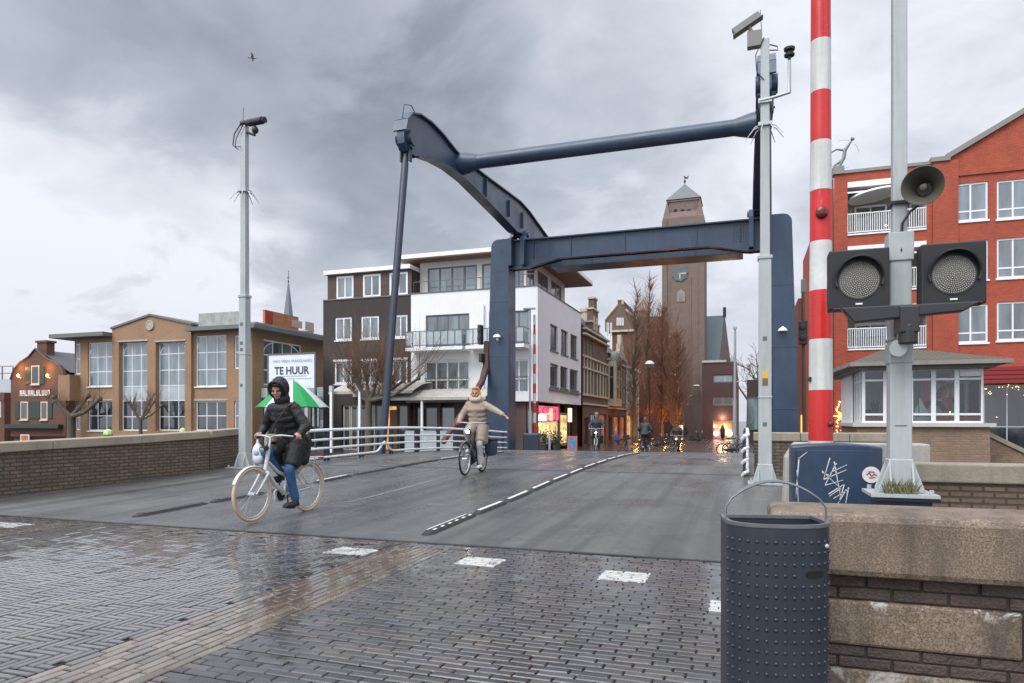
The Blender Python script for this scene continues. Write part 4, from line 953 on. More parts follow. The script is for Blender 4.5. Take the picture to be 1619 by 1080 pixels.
# ---------------------------------------------------------- tan brick building with pediment
TAN = brickmat('tan brick', (0.39, 0.225, 0.122), (0.31, 0.172, 0.092), (0.30, 0.22, 0.15), 0.22, 0.065, 0.010, 0.85, 0.4, 0.25, (0.12, 0.07, 0.04))
EAVE = pm('grey eaves', (0.13, 0.135, 0.135), 0.6, 0.12, 1, streak=.2)
def tan_building():
    U = 42.0; t = thing('brick_building', 'tan brick building with pediment and tall arched grid windows', 'building', (wu(240, 690, U).x, U, ZQ))
    f = Fac(t, U)
    cols = [(139, 181), (309, 358)]; tall = [(192, 237), (250, 296)]
    holes = []
    for a, b_ in cols: holes += [f.rect(a, b_, 541 if a < 200 else 530, 611), f.rect(a, b_, 634, 681)]
    holes2 = [f.rect(a, b_, 541, 681) for a, b_ in tall]
    aL, aP0, aP1, aR = f.p(118, 600)[0], f.p(181.5, 600)[0], f.p(306, 600)[0], f.p(399, 600)[0]
    ctop = f.p(150, 534)[1]; 
    small = [f.rect(119, 127, 543, 592), f.rect(119, 127, 640, 680), f.rect(370, 383, 530, 583), f.rect(370, 383, 634, 681)]
    f.wall(aL, aP0, ZQ, ctop, [h for h in holes + small if h[1] < aP0], TAN, .22)
    f.wall(aP1, aR, ZQ, f.p(340, 523)[1], [h for h in holes + small if h[0] > aP1], TAN, .22)
    # central block, 0.25 proud, under a low gable
    cs = f.p(190, 520)[1]; ca = f.p(242, 500)[1]; am = (aP0 + aP1) / 2
    mb = f.mb(); wall_grid(mb, aP0, aP1, ZQ, cs, holes2, 0, .35, -.25); mb.add([(aP0, -.25, cs), (aP1, -.25, cs), (am, -.25, ca)], [(0, 1, 2)])
    for a in (aP0, aP1): mb.add([(a, -.25, ZQ), (a, .0, ZQ), (a, .0, cs), (a, -.25, cs)], [(0, 1, 2, 3)])
    mb.add([(aP0, -.25, cs), (am, -.25, ca), (am, 9, ca), (aP0, 9, cs)], [(0, 1, 2, 3)]); mb.add([(aP1, -.25, cs), (am, -.25, ca), (am, 9, ca), (aP1, 9, cs)], [(0, 1, 2, 3)])
    mb.build('pediment_wall', TAN, t)
    cp = f.mb()
    for e in (aP0 - .1, aP1 + .1):
        d = -1 if e < am else 1
        cp.prism([(e, cs - .05), (am, ca + .0), (am, ca + .16), (e, cs + .11)], (0, -.36, 0), X, Z, (0, 9.0, 0))
    cp.build('gable_capping', EAVE, t)
    e = f.mb(); c0 = f.p(150, 534.5)[1]; e.box(f.p(97, 534)[0], aP0 - .01, -1.1, 10, c0, c0 + .32); e.build('flat_roof', EAVE, t); e = f.mb(); c1 = f.p(340, 524)[1]; e.box(aP1 + .01, aR + .9, -.9, 10, c1, c1 + .30)
    e.build('flat_roof', EAVE, t)
    md = f.mb(); a, c = f.p(242, 515); md.lathe([(.40, 0), (.40, .05), (.31, .06), (.31, .03), (.12, .04), (.02, .05)], (a, -.30, c), 24, axis='Y'); md.build('medallion', CONC, t, smooth=40)
    for h in holes:
        hi = h[3] - h[2] > 3; f.win(h, nx=3, nz=3 if hi else 2, gl=GL_L if hi else GL_D, b=.12, fw=.085, mw=.06, arch=.95 if hi else 0, sill=.1)
    for h in holes2:
        zt = [(f.p(200, y)[1] - h[2]) / (h[3] - h[2]) for y in (659, 634, 611, 587, 562)]
        f.win(h, nx=3, nz=6, trans=zt, gl=GL_L, b=.12, fw=.085, mw=.06, arch=.95)
    for h in holes2:   # dark lower lights and pale spandrel panels
        zb, zp_ = f.p(200, 634)[1], f.p(200, 612)[1]
        g = f.mb(); g.box(h[0] + .1, h[1] - .1, .145, .150, h[2] + .1, zb - .04); g.build('pane', GL_D, t)
        g = f.mb(); g.box(h[0] + .1, h[1] - .1, .140, .150, zb + .04, zp_ - .04); g.build('spandrel_panel', pm('pale spandrel', (0.36, 0.40, 0.43), .5, .08), t)
    for h in small: f.win(h, nx=1, nz=2, gl=GL_M, b=.1, fw=.09)
    for h in [holes[1], holes[3]]: ln = f.mb(); ln.box(h[0] - .15, h[1] + .15, -.03, .1, h[3] + .02, h[3] + .16); ln.build('lintel', CONC, t)
    for h in holes2: ln = f.mb(); ln.box(h[0] - .12, h[1] + .12, -.29, -.2, h[3] + .02, h[3] + .14); ln.build('lintel', CONC, t)
    by = f.mb(); r = f.rect(108, 126, 594, 634); by.box(r[0], r[1], -.9, 0, r[2], r[3]); by.build('bay', TAN, t)
    # side wall, running away from the canal
    s = Fac(t, None, aR); h = s.rect(417, 477, 541, 611); cR = 8.3
    h = (h[0], h[1], h[2], 7.55)
    hs = [h]; s.wall(U, 58.0, ZQ, cR, hs, TAN, .2)
    s.win(h, nx=4, nz=3, gl=GL_M, b=.1, fw=.12, mw=.09, arch=1.0)
    e2 = s.mb(); e2.box(U - .5, 58.5, -.7, .02, cR, cR + .3); e2.build('side_eave', pm('weathered fascia', (.24, .24, .2), .6, .1, 2, streak=.4), t)
    bk = MB(); bk.M = f.M; bk.add([(aL, 16, ZQ), (aR, 16, ZQ), (aR, 16, cR), (aL, 16, cR), (aL, 0, ZQ), (aL, 0, cR)], [(0, 1, 2, 3), (4, 0, 3, 5)]); bk.add([(aL, .5, cR - .05), (aR, .5, cR - .05), (aR, 16, cR - .05), (aL, 16, cR - .05)], [(0, 1, 2, 3)]); bk.build('rear_wall', TAN, t)
    ex = MB(); q = wv(487, 520, aR - 2.0); ex.M = Matrix.Translation(-t.location); ex.cyl((q.x, q.y, 8.3), (q.x, q.y, 9.2), .45, n=14); ex.cyl((q.x, q.y, 9.2), (q.x, q.y, 9.35), .55, n=14); ex.cyl((q.x - 1.2, q.y - .4, 8.3), (q.x - 1.2, q.y - .4, 8.8), .25, n=10); ex.build('roof_vent', GALV, t, smooth=40)
    # roof signs
    s1 = thing('roof_sign', 'grey weathered sign board on legs on the tan building roof', 'sign', wu(345, 522, U - .6))
    fs = Fac(s1, U - .6); r = fs.rect(314, 380, 494, 516); b_ = fs.mb(); b_.box(r[0], r[1], 0, .18, r[2], r[3]); b_.build('board', pm('weathered grey sign', (.30, .31, .30), .6, .35, 2.5, streak=.5), s1)
    b_ = fs.mb()
    for x_ in (333, 356): a = fs.p(x_, 515)[0]; b_.box(a - .05, a + .05, .03, .12, fs.p(345, 524)[1], r[2])
    b_.build('legs', EAVE, s1); b_ = fs.mb(); b_.box(r[1] + .003, r[1] + .12, 0, .18, r[2], r[3]); b_.build('end_cap', pm('sign red', (.30, .03, .02), .5, .1), s1)
    s2 = thing('roof_sign', 'orange red weathered sign board on the roof edge of the tan building', 'sign', wv(445, 524, aR + .3))
    fs = Fac(s2, None, aR + .3); a0, a1 = fs.p(419, 510)[0], fs.p(472, 520)[0]; c0, c1 = 8.66, 9.75
    b_ = fs.mb(); b_.box(a0, a1, 0, .2, c0, c1); b_.build('board', pm('faded orange sign', (.36, .15, .06), .6, .35, 2.8, streak=.35, dirt=(.25, .22, .2)), s2)
    b_ = fs.mb(); b_.box(a0, a0 + .9, -.01, -.003, c0 + .06, c1 - .06); b_.build('red_panel', pm('sign red', (.30, .03, .02), .5, .1), s2)
    b_ = fs.mb(); b_.box(a0 + 3.2, a0 + 4.6, -.01, -.003, c0 + .2, c1 - .3); b_.box(a0 + 5.0, a0 + 6.2, -.01, -.003, c0 + .15, c1 - .2); b_.build('faded_print', pm('faded sign print', (.45, .34, .28), .6, .3, 5), s2)
    # low glazed shop pavilion in front of the side wall
    pv = thing('shop_pavilion', 'low white framed glass shop front beside the tan building', 'shop front', (aR + 2, U, ZQ))
    fp = Fac(pv, U + 1.2); r = fp.rect(392, 548, 613, 628); zt_ = r[3]
    fa = fp.mb(); fa.box(r[0], r[1], -.2, 7, r[2], r[3]); fa.build('fascia', pm('pale green fascia', (.46, .53, .52), .5, .06, 2, streak=.25), pv)
    xs_ = [392, 420, 448, 484, 520, 548]
    for i, (x0, x1) in enumerate(zip(xs_, xs_[1:])):
        q = fp.rect(x0, x1, 628, 700); fp.win((q[0], q[1], ZQ, q[3] - .004), nx=1, nz=1, gl=GL_D, b=.0, fw=.13, name='shop_window')
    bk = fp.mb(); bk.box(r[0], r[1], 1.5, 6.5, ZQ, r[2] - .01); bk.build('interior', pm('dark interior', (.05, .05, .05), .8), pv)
    for i, (x0, x1, y0, y1) in enumerate(((494, 505, 645, 674), (507, 522, 664, 676))):
        q = fp.rect(x0, x1, y0, y1); m_ = fp.mb(); m_.box(q[0], q[1], -.03, -.01, q[2], q[3]); m_.build('poster', pm('pale poster', (.5, .55, .56), .6, .2, 6), pv)
    # the to-let board
    bd = thing('letting_board', 'white TE HUUR letting board on the tan building side', 'sign', wu(461, 612, 40.6))
    fb = Fac(bd, 40.6); r = fb.rect(425, 497, 561, 614); b_ = fb.mb(); b_.box(r[0], r[1], 0, .08, r[2], r[3]); b_.build('board', pm('white board', (.62, .64, .66), .5, .04, 2), bd)
    b_ = fb.mb(); b_.box(r[0] - .1, r[1] + .1, -.02, .14, r[3], r[3] + .12); b_.box(r[1], r[1] + .12, -.02, .14, ZQ, r[3]); b_.box(r[0] - .12, r[0], -.02, .14, ZQ, r[3]); b_.build('posts', FRAMED, bd)
    INK = pm('navy print', (.03, .045, .09), .6, .05); PALEINK = pm('pale blue print', (.22, .28, .38), .6, .1)
    text_on(bd, fb, 'TE HUUR', 461, 586.5, 12, INK, wpx=55, bold=.02, b=-.012)
    text_on(bd, fb, 'VAN VEEN MAKELAARS', 462, 571, 4.5, PALEINK, wpx=62, b=-.012)
    text_on(bd, fb, '0172', 440, 608, 9, INK, wpx=24, bold=.015, b=-.012)
    b_ = fb.mb()
    for y_, xa, xb in ((595, 437, 485), (599, 430, 494)):
        q = fb.rect(xa, xb, y_ - .7, y_ + .5); n = 16
        for i in range(n): b_.box(q[0] + (q[1] - q[0]) * i / n, q[0] + (q[1] - q[0]) * (i + .75) / n, -.012, -.002, q[2], q[3])
    b_.build('small_print', PALEINK, bd)
    # green and white parasol
    pr = thing('market_parasol', 'green and white segmented parasol behind the hooded cyclist', 'parasol', wu(463, 690, 39.6)); pr.location.z = ZQ
    c = wu(463, 608, 39.6); zt_ = wu(463, 600, 39.6).z; zb = wu(430, 645, 39.6).z; r_ = abs(wu(513, 640, 39.6).x - wu(418, 640, 39.6).x) / 2
    cx, cy = c.x, 39.6; n = 8
    can = MB(); can.M = Matrix.Translation(-pr.location)
    for i in range(n):
        a0, a1 = 2 * math.pi * (i + .8156) / n, 2 * math.pi * (i + 1.8156) / n
        rows = []
        for k in range(6):
            f_ = k / 5; rr = r_ * f_; zz = zt_ - (zt_ - zb) * (f_ ** 1.25)
            rows.append([(cx + rr * math.cos(a0), cy + rr * math.sin(a0), zz), (cx + rr * math.cos((a0 + a1) / 2) * (1 - .04 * f_), cy + rr * math.sin((a0 + a1) / 2) * (1 - .04 * f_), zz + .06 * f_), (cx + rr * math.cos(a1), cy + rr * math.sin(a1), zz)])
        for k in range(5):
            for j in range(2): can.add([rows[k][j], rows[k][j + 1], rows[k + 1][j + 1], rows[k + 1][j]], [(0, 1, 2, 3)], i % 2)  # green, white, green, white
    can.build('canopy', [pm('parasol green', (.010, .26, .07), .6, .08), pm('parasol white', (.62, .66, .65), .6, .05)], pr, smooth=30)
    pl = MB(); pl.M = Matrix.Translation(-pr.location); pl.cyl((cx, cy, ZQ), (cx, cy, zt_ + .1), .035); pl.box(cx - .4, cx + .4, cy - .4, cy + .4, ZQ, ZQ + .1); pl.build('pole', GALV, pr)
tan_building()

# ---------------------------------------------------------- lit gable house, far left
def gable_house():
    U = 46.0; t = thing('gable_house', 'old gabled corner house with orange lit upper brick front', 'house', (wu(60, 690, U).x, U, ZQ)); f = Fac(t, U)
    RB = brickmat('red brown brick', (.17, .065, .038), (.12, .05, .034), (.10, .07, .055), .22, .065, .01, .85, .4, .3)
    a0, a1 = f.p(17, 600)[0], f.p(104, 600)[0]; am = f.p(57, 600)[0]
    pts = [(17, 690), (104, 690), (104, 615), (101, 590), (95, 578), (84, 571), (72, 566), (57, 551), (46, 564), (32, 573), (22, 585), (17, 600)]
    mb = f.mb(); mb.prism([f.p(*q) for q in pts], (0, 0, 0), X, Z, (0, .3, 0)); mb.build('front_wall', RB, t)
    cz = f.p(57, 553)[1]; ce = f.p(60, 590)[1]
    rf = f.mb(); 
    rf.add([(a0 - .2, .25, ce), (am, .25, cz), (am, 9, cz), (a0 - .2, 9, ce)], [(0, 1, 2, 3)]); rf.add([(a1 + .2, .25, ce), (am, .25, cz), (am, 9, cz), (a1 + .2, 9, ce)], [(0, 1, 2, 3)])
    rf.build('roof', SLATE, t)
    sd = f.mb(); sd.box(a0 + .05, a1 - .02, .3, 9, ZQ, ce - .1); sd.build('side_wall', RB, t)
    hs = f.mb(); r = f.rect(100, 118, 556, 690); hs.box(r[0], r[1], 1.6, 8, ZQ, r[3]); hs.build('rear_wing', pm('dark brown wall', (.06, .045, .04), .8, .25, 1.5), t)
    ch = f.mb(); r = f.rect(52, 67, 541, 560); ch.box(r[0], r[1], .4, 1.2, r[2] - .5, r[3]); ch.box(r[0] - .12, r[1] + .14, .3, 1.3, r[3], r[3] + .2); ch.build('chimney', RB, t)
    tr = f.mb()
    for (p0, p1) in zip(pts[2:8], pts[3:9]): 
        q0, q1 = f.p(*p0), f.p(*p1); tr.tube([(q0[0], -.06, q0[1]), (q1[0], -.06, q1[1])], .07, 6)
    for (p0, p1) in zip(pts[7:11], pts[8:12]):
        q0, q1 = f.p(*p0), f.p(*p1); tr.tube([(q0[0], -.06, q0[1]), (q1[0], -.06, q1[1])], .07, 6)
    tr.build('gable_trim', WOODD, t)
    SH = pm('dark green shutter', (.025, .04, .03), .5, .2, 3)
    for r4 in ((50, 63, 578, 608), (33, 45, 635, 664), (65, 76, 635, 664)):
        r = f.rect(*r4); f.win(r, nx=1, nz=1, gl=GL_D, b=-.06, fw=.12, sill=.15, fr=pm('cream frame', (.55, .45, .36), .5, .05))
    for r4 in ((41, 49, 580, 607), (63.5, 71, 580, 607), (25, 32, 635, 662), (46, 64, 635, 662), (77, 83, 635, 662)): sh = f.mb(); r = f.rect(*r4); sh.box(r[0], r[1], -.07, -.003, r[2], r[3]); sh.build('shutter', SH, t)
    cn = f.mb(); r = f.rect(14, 100, 671, 677); cn.box(r[0], r[1], -.5, 0, r[2], r[3]); r = f.rect(16, 97, 676, 696); cn.build('cornice', SH, t)
    lt = f.mb(); rnd = random.Random(4); r = f.rect(32, 80, 617, 626); n = 11
    for i in range(n):
        x0 = r[0] + (r[1] - r[0]) * i / n; w = (r[1] - r[0]) / n
        lt.box(x0 + w * .1, x0 + w * .28, -.06, -.01, r[2], r[3]); lt.box(x0 + w * .28, x0 + w * .8, -.055, -.01, *( (r[3] - .12, r[3]) if rnd.random() < .5 else (r[2], r[2] + .12)))
        if rnd.random() < .6: lt.box(x0 + w * .62, x0 + w * .8, -.058, -.01, r[2], r[3])
        if rnd.random() < .5: lt.box(x0 + w * .28, x0 + w * .7, -.056, -.01, (r[2] + r[3]) / 2 - .05, (r[2] + r[3]) / 2 + .05)
    lt.build('lettering', pm('white painted letters', (.72, .66, .62), .5, .05), t)
    w2 = f.rect(33, 47, 687, 700); f.win(w2, nx=1, b=-.05, fw=.1, gl=glassmat('warm lit glass', (.1, .04, .02), emit=(1, .35, .12), es=.5))
    for px in (33, 79):
        a, c = f.p(px, 594); l = f.mb(); l.ell((a, -.25, c), (.12, .12, .16)); l.tube([(a, 0, c - .2), (a, -.25, c - .15)], .03, 6); l.build('wall_lamp', emitmat('warm lamp', (1, .55, .18), 4), t)
        for dz, e in ((.75, 46), (-.7, 14)):
            ld = bpy.data.lights.new('lamp_light', 'POINT'); ld.energy = e; ld.color = (1, .48, .12); ld.shadow_soft_size = .12; lo = bpy.data.objects.new('lamp_light', ld); COL.objects.link(lo); lo.parent = t; lo.location = f.M @ Vector((a, -.6, c + dz))
    # white neighbour at the picture's edge
    t2 = thing('white_house', 'pale rendered house with roof terrace rail left of the gabled house', 'house', (wu(4, 690, 50).x, 50, ZQ)); g = Fac(t2, 50); r = g.rect(-160, 24, 602, 690)
    m_ = g.mb(); m_.box(r[0], r[1], 0, 8, ZQ, r[3]); m_.build('wall', pm('pale blue render', (.40, .44, .47), .8, .08, 1, streak=.3), t2)
    b_ = g.mb()
    for y_ in (580, 591, 601): r2 = g.rect(-60, 18, y_ - .6, y_ + .6); b_.box(r2[0], r2[1], .2, .26, r2[2], r2[3])
    for x_ in (-40, -20, 0, 17): r2 = g.rect(x_ - .7, x_ + .7, 580, 602); b_.box(r2[0], r2[1], .2, .26, r2[2], r2[3])
    b_.build('terrace_rail', FRAMED, t2)
    t3 = thing('red_door_house', 'low dark red brick annex at the far left edge', 'house', (wu(-20, 690, 48).x, 48, ZQ)); g = Fac(t3, 48); r = g.rect(-140, 7, 622, 690); m_ = g.mb(); m_.box(r[0], r[1], 0, 1.8, ZQ, r[3]); m_.build('wall', RB, t3)
    h = g.rect(-18, 2, 634, 660); g.win(h, nx=2, b=-.05, gl=GL_D); g.box('lintel_band', r[0], r[1], -.05, 0, r[3] - .9, r[3] - .6, pm('dark red paint', (.12, .03, .035), .6, .1), 0)
gable_house()

# ---------------------------------------------------------- dark and white apartment block
DARKBR = brickmat('dark brown brick', (.052, .036, .032), (.038, .028, .027), (.045, .038, .035), .22, .06, .008, .8, .4, .25)
RENDER = pm('white render', (.70, .71, .72), .85, .05, .8, .05, streak=.14, dirt=(.38, .38, .37))
SOFFIT = pm('wood soffit', (.20, .115, .07), .6, .2, 2)
def dark_block():
    U = 42.0; t = thing('dark_apartment_block', 'dark brown brick apartment block with wood clad top storey', 'apartment block', (wu(580, 690, U).x, U, ZQ)); f = Fac(t, U)
    aL, aR = f.p(511, 600)[0], f.p(649.5, 600)[0]; c1 = f.p(580, 471)[1]
    rows = [[(530, 556, 502, 538), (571, 599, 500, 536), (622, 644, 498, 534)], [(529, 556, 572, 607), (571, 599, 571, 606), (620, 644, 569, 605)]]
    holes = [f.rect(*r) for row in rows for r in row]
    g = f.rect(540, 645, 640, 700)
    f.wall(aL, aR, ZQ, c1, holes + [(g[0], g[1], ZQ, f.p(600, 640)[1])], DARKBR, .14)
    for h in holes: f.win(h, nx=2, gl=GL_M, b=.04, fw=.12, mw=.09, sill=.05)
    for h in holes[3:]: lt = f.mb(); lt.box(h[0] - .05, h[1] + .05, -.10, .0, h[3], h[3] + .15); lt.build('shutter_box', RAILW, t)
    # wood clad top storey
    tp = [f.rect(530, 557, 436, 472), f.rect(572, 600, 433, 469), f.rect(614, 643, 430, 466)]
    a2 = f.p(516, 450)[0]; c2 = f.p(580, 430)[1]
    WOODC = brickmat('wood cladding', (.10, .05, .033), (.08, .042, .03), (.03, .018, .014), 3.0, .14, .008, .6, .5, .2)
    f.wall(a2, aR, c1, c2, tp, WOODC, .1, 'wood_wall', b=.15)
    for h in tp: f.win(h, nx=2, gl=GL_L if h[0] < tp[1][0] else GL_M, b=.16, fw=.14, mw=.10)
    rf = f.mb(); rf.box(a2 - .15, aR, -.15, 11, c2, c2 + .28); rf.build('roof', RAILW, t)
    sd = f.mb(); sd.box(aL + .002, aR - .01, .2, 10.5, ZQ + 2.8, c1 - .01); sd.box(a2 + .05, aR - .05, .4, 10.5, c1, c2 - .01); sd.build('rear_body', DARKBR, t)
    ca = f.mb(); ca.box(aL, aR, -.05, 0.02, f.p(580, 471)[1] - .02, f.p(580, 471)[1] + .06); ca.build('coping', EAVE, t)
    # shop fronts under the canopy
    xs_ = [541, 553, 565, 578, 592, 606, 628, 645]
    LIT = glassmat('amber lit glass', (.2, .09, .02), emit=(1, .42, .06), es=1.0)
    for i, (x0, x1) in enumerate(zip(xs_, xs_[1:])):
        q = f.rect(x0, x1, 640, 700); f.win((q[0] + .02, q[1] - .02, ZQ, q[3] - .01), nx=1, nz=1, gl=LIT if 5 <= i <= 5 else GL_D, b=.12, fw=.10, fr=FRAMED if i > 3 else pm('beige frame', (.40, .36, .29), .6, .1), name='shop_window')
    q = f.rect(616, 628, 648, 700); d = f.mb(); d.box(q[0], q[1], .02, .10, ZQ, q[3]); d.build('door', pm('amber wood door', (.16, .07, .02), .5, .2), t)
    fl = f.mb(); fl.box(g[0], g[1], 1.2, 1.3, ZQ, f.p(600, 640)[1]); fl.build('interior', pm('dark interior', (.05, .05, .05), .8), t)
dark_block()
def white_block():
    U = 42.0; V = wu(850, 600, U).x
    t = thing('white_apartment_block', 'white rendered corner apartment block with balconies and set back glass penthouse', 'apartment block', (V - 4, U, ZQ)); f = Fac(t, U); s = Fac(t, None, V)
    aL = f.p(649.8, 600)[0]; ct = 9.95; cb = 2.55; uB = 54.2
    doors = [f.rect(673, 742, 497, 552), f.rect(773, 836, 492, 548), f.rect(672, 742, 571, 622), f.rect(773, 836, 569, 621)]
    f.wall(aL, V, cb, ct, doors, RENDER, .2)
    for h in doors: f.win(h, nx=4, gl=GL_M, b=.08, fw=.1, mw=.1, fr=FRAMED if h[2] > 5 else FRAMEW, nz=1 if h[2] > 5 else 2, trans=[.42])
    # side wall
    sw = [s.rect(a, b_, ya, yb) for a, b_, ya, yb in ((870, 882, 489, 526), (887, 898, 498, 532), (902, 913, 506, 538))]
    z0, z1 = 6.15, 7.95; sw = [(h[0], h[1], z0, z1) for h in sw]
    lo = [s.rect(a, b_, 566, 605) for a, b_ in ((870, 883), (886, 898), (901, 914))]; lo = [(h[0], h[1], 3.65, 5.25) for h in lo]
    s.wall(U, uB, cb, ct, sw + lo, RENDER, .25)
    for h in sw + lo: s.win(h, nx=2, gl=GL_D, b=.12, fw=.09, mw=.07, fr=FRAMED, sill=.06)
    sl = s.mb(); sl.box(lo[0][0] - .4, lo[2][1] + .4, -.12, -.0, 3.35, 3.5); sl.build('sill_band', EAVE, t)
    tr = s.mb(); tr.box(U - .05, uB, -.05, .2, ct, ct + .07); tr.build('side_coping', FRAMED, t)
    tr = f.mb(); tr.box(aL, V - .21, -.05, .2, ct, ct + .07); tr.build('front_coping', FRAMED, t)
    bd = f.mb(); bd.box(aL + .01, V - .3, .35, uB - U - .1, cb + .01, ct - .25); bd.build('rear_body', RENDER, t)
    # penthouse
    pu = 1.3; P = Fac(t, U + pu); pv = V - 1.2; aP = P.p(664, 440)[0]; cp = 12.35
    CREAM = pm('cream panel', (.62, .60, .56), .6, .05, 1)
    big = (P.p(676, 440)[0], P.p(754, 440)[0], ct + .1, 11.95); b2 = (P.p(762, 440)[0], P.p(800, 440)[0], ct + .1, 11.95); b3 = (P.p(811, 440)[0], pv - .15, ct + .1, 11.95)
    mb = P.mb(); wall_grid(mb, aP, pv, ct - .3, cp, [big, b2, b3], 0, .1); mb.build('penthouse_wall', CREAM, t)
    for h, n in ((big, 4), (b2, 2), (b3, 2)): P.win(h, nx=n, gl=GL_L, b=.04, fw=.10, mw=.14, fr=FRAMED)
    Q = Fac(t, None, pv); qs = [(U + pu + .3, U + pu + 2.0, ct + .2, 11.9), (U + pu + 2.7, U + pu + 5.4, ct + .2, 11.9), (U + pu + 6.2, U + pu + 9.2, ct + .2, 11.9)]
    mb = Q.mb(); wall_grid(mb, U + pu, uB - .6, ct - .3, cp, qs, 0, .1); mb.build('penthouse_wall', CREAM, t)
    for h in qs: Q.win(h, nx=2, gl=GL_M, b=.04, fw=.1, mw=.12, fr=FRAMED)
    rf = P.mb(); ar0 = P.p(640, 415)[0]; rf.box(ar0, V + .7, -1.2, uB - U - .2, cp, cp + .08, 1); rf.box(ar0, V + .75, -1.25, uB - U - .2, cp + .08, cp + .36, 0); rf.build('roof', [RAILW, SOFFIT], t)
    lw = P.mb(); lw.box(ar0 + .2, aP, .3, 5, ct - .3, cp - .01); lw.build('wood_panel', WOODD, t)
    def balcony(a0, a1, c, d=1.3, rail=True):
        b_ = f.mb(); b_.box(a0, a1, -d, 0, c - .22, c); o = b_.build('balcony', RAILW, t)
        r = f.mb(); h = 1.05
        for z_ in (h, .12): r.box(a0, a1, -d - .0, -d + .05, c + z_ - .025, c + z_ + .025); r.box(a0, a0 + .05, -d + .05, 0, c + z_ - .025, c + z_ + .025); r.box(a1 - .05, a1, -d + .05, 0, c + z_ - .025, c + z_ + .025)
        for i in range(9): x_ = a0 + (a1 - a0 - .05) * i / 8; r.box(x_, x_ + .05, -d - .002, -d + .048, c, c + h)
        r.build('railing', FRAMED, o)
        g = f.mb(); g.box(a0 + .05, a1 - .05, -d + .02, -d + .03, c + .15, c + h - .04)
        m = bpy.data.materials.get('balcony glass')
        if not m:
            m, nt, p = newmat('balcony glass'); p.inputs['Base Color'].default_value = (.5, .56, .58, 1); p.inputs['Alpha'].default_value = .45; p.inputs['Roughness'].default_value = .15
        g.build('glass_panel', m, o)
    c2 = f.p(710, 551)[1]
    balcony(f.p(655, 540)[0], f.p(743, 540)[0], c2); balcony(f.p(748, 540)[0], f.p(838, 540)[0], c2)
    for h in doors[2:]:
        r = f.mb(); r.box(h[0], h[1], -.12, -.07, h[2] + 1.0, h[2] + 1.05)
        for i in range(10): x_ = h[0] + (h[1] - h[0]) * (i + .5) / 10; r.box(x_ - .015, x_ + .015, -.11, -.08, h[2], h[2] + 1.0)
        r.build('french_rail', FRAMED, t)
    dp = f.mb(); a = f.p(765, 560)[0]; dp.cyl((a, -.12, cb), (a, -.12, ct - 1), .07); dp.build('downpipe', RAILW, t)
    pr = P.mb(); pr.box(aP, pv + .9, -1.0, -.96, ct + .85, ct + .9); 
    for i in range(8): x_ = aP + (pv + .9 - aP) * i / 7; pr.box(x_ - .02, x_ + .02, -1.0, -.96, ct, ct + .85)
    pr.build('terrace_rail', FRAMED, t)
    # ground floor shops
    GF = pm('brown shop pier', (.09, .055, .045), .6, .2, 2)
    q = [648, 690, 740, 790, 836]
    for x0, x1 in zip(q, q[1:]):
        r = f.rect(x0, x1, 634, 700); f.win((r[0] + .1, r[1] - .1, ZQ, cb - .3), nx=2, gl=glassmat('teal shop glass', (.05, .10, .11), ior=1.9) if x0 in (690, 740) else GL_D, b=.5, fw=.1, fr=FRAMED, name='shop_window')
    pier = f.mb()
    for x_ in (650, 690, 740, 790, 843): a = f.p(x_, 660)[0]; pier.box(a - .12, a + .12, .35, .8, ZQ, cb)
    pier.box(aL, V - .9, 1.0, 11, ZQ, cb); pier.build('shop_pier', GF, t)
    sp = s.mb()
    for uu in (U + .55, 48.6, 51.6, 54.0): sp.box(uu - .15, uu + .15, .3, .7, ZQ, cb)
    sp.box(U + .4, uB, .9, 6, ZQ, cb - .01); sp.build('side_pier', GF, t)
    L1 = glassmat('pink lit shop glass', (.2, .08, .08), emit=(1.0, .30, .30), es=.9); L2 = glassmat('yellow lit shop glass', (.3, .25, .12), emit=(1.0, .72, .30), es=1.0)
    s.win((U + .75, 48.4, ZQ + .5, 1.25), nx=2, gl=L2, b=.4, fw=.12, fr=RAILW, name='lit_shop_window'); s.win((48.8, 51.4, ZQ + .2, 1.9), nx=1, gl=L2, b=.4, fw=.2, fr=FRAMED, name='lit_shop_window')
    sg = s.mb(); sg.box(U + .7, 48.4, .32, .44, 1.3, 2.3); sg.build('lit_fascia', glassmat('pink lit fascia', (.3, .05, .08), emit=(1.0, .14, .30), es=.9), t)
    sg = s.mb(); sg.box(48.7, 49.1, -.5, -.3, 1.2, 2.2); sg.build('lamp_box', emitmat('warm sign', (1, .75, .35), 1.6), t)
    ld = bpy.data.lights.new('shop_light', 'POINT'); ld.energy = 30; ld.color = (1, .6, .35); ld.shadow_soft_size = .4; lo_ = bpy.data.objects.new('shop_light', ld); COL.objects.link(lo_); lo_.parent = t; lo_.location = s.M @ Vector((47, -.8, 1.2))
white_block()
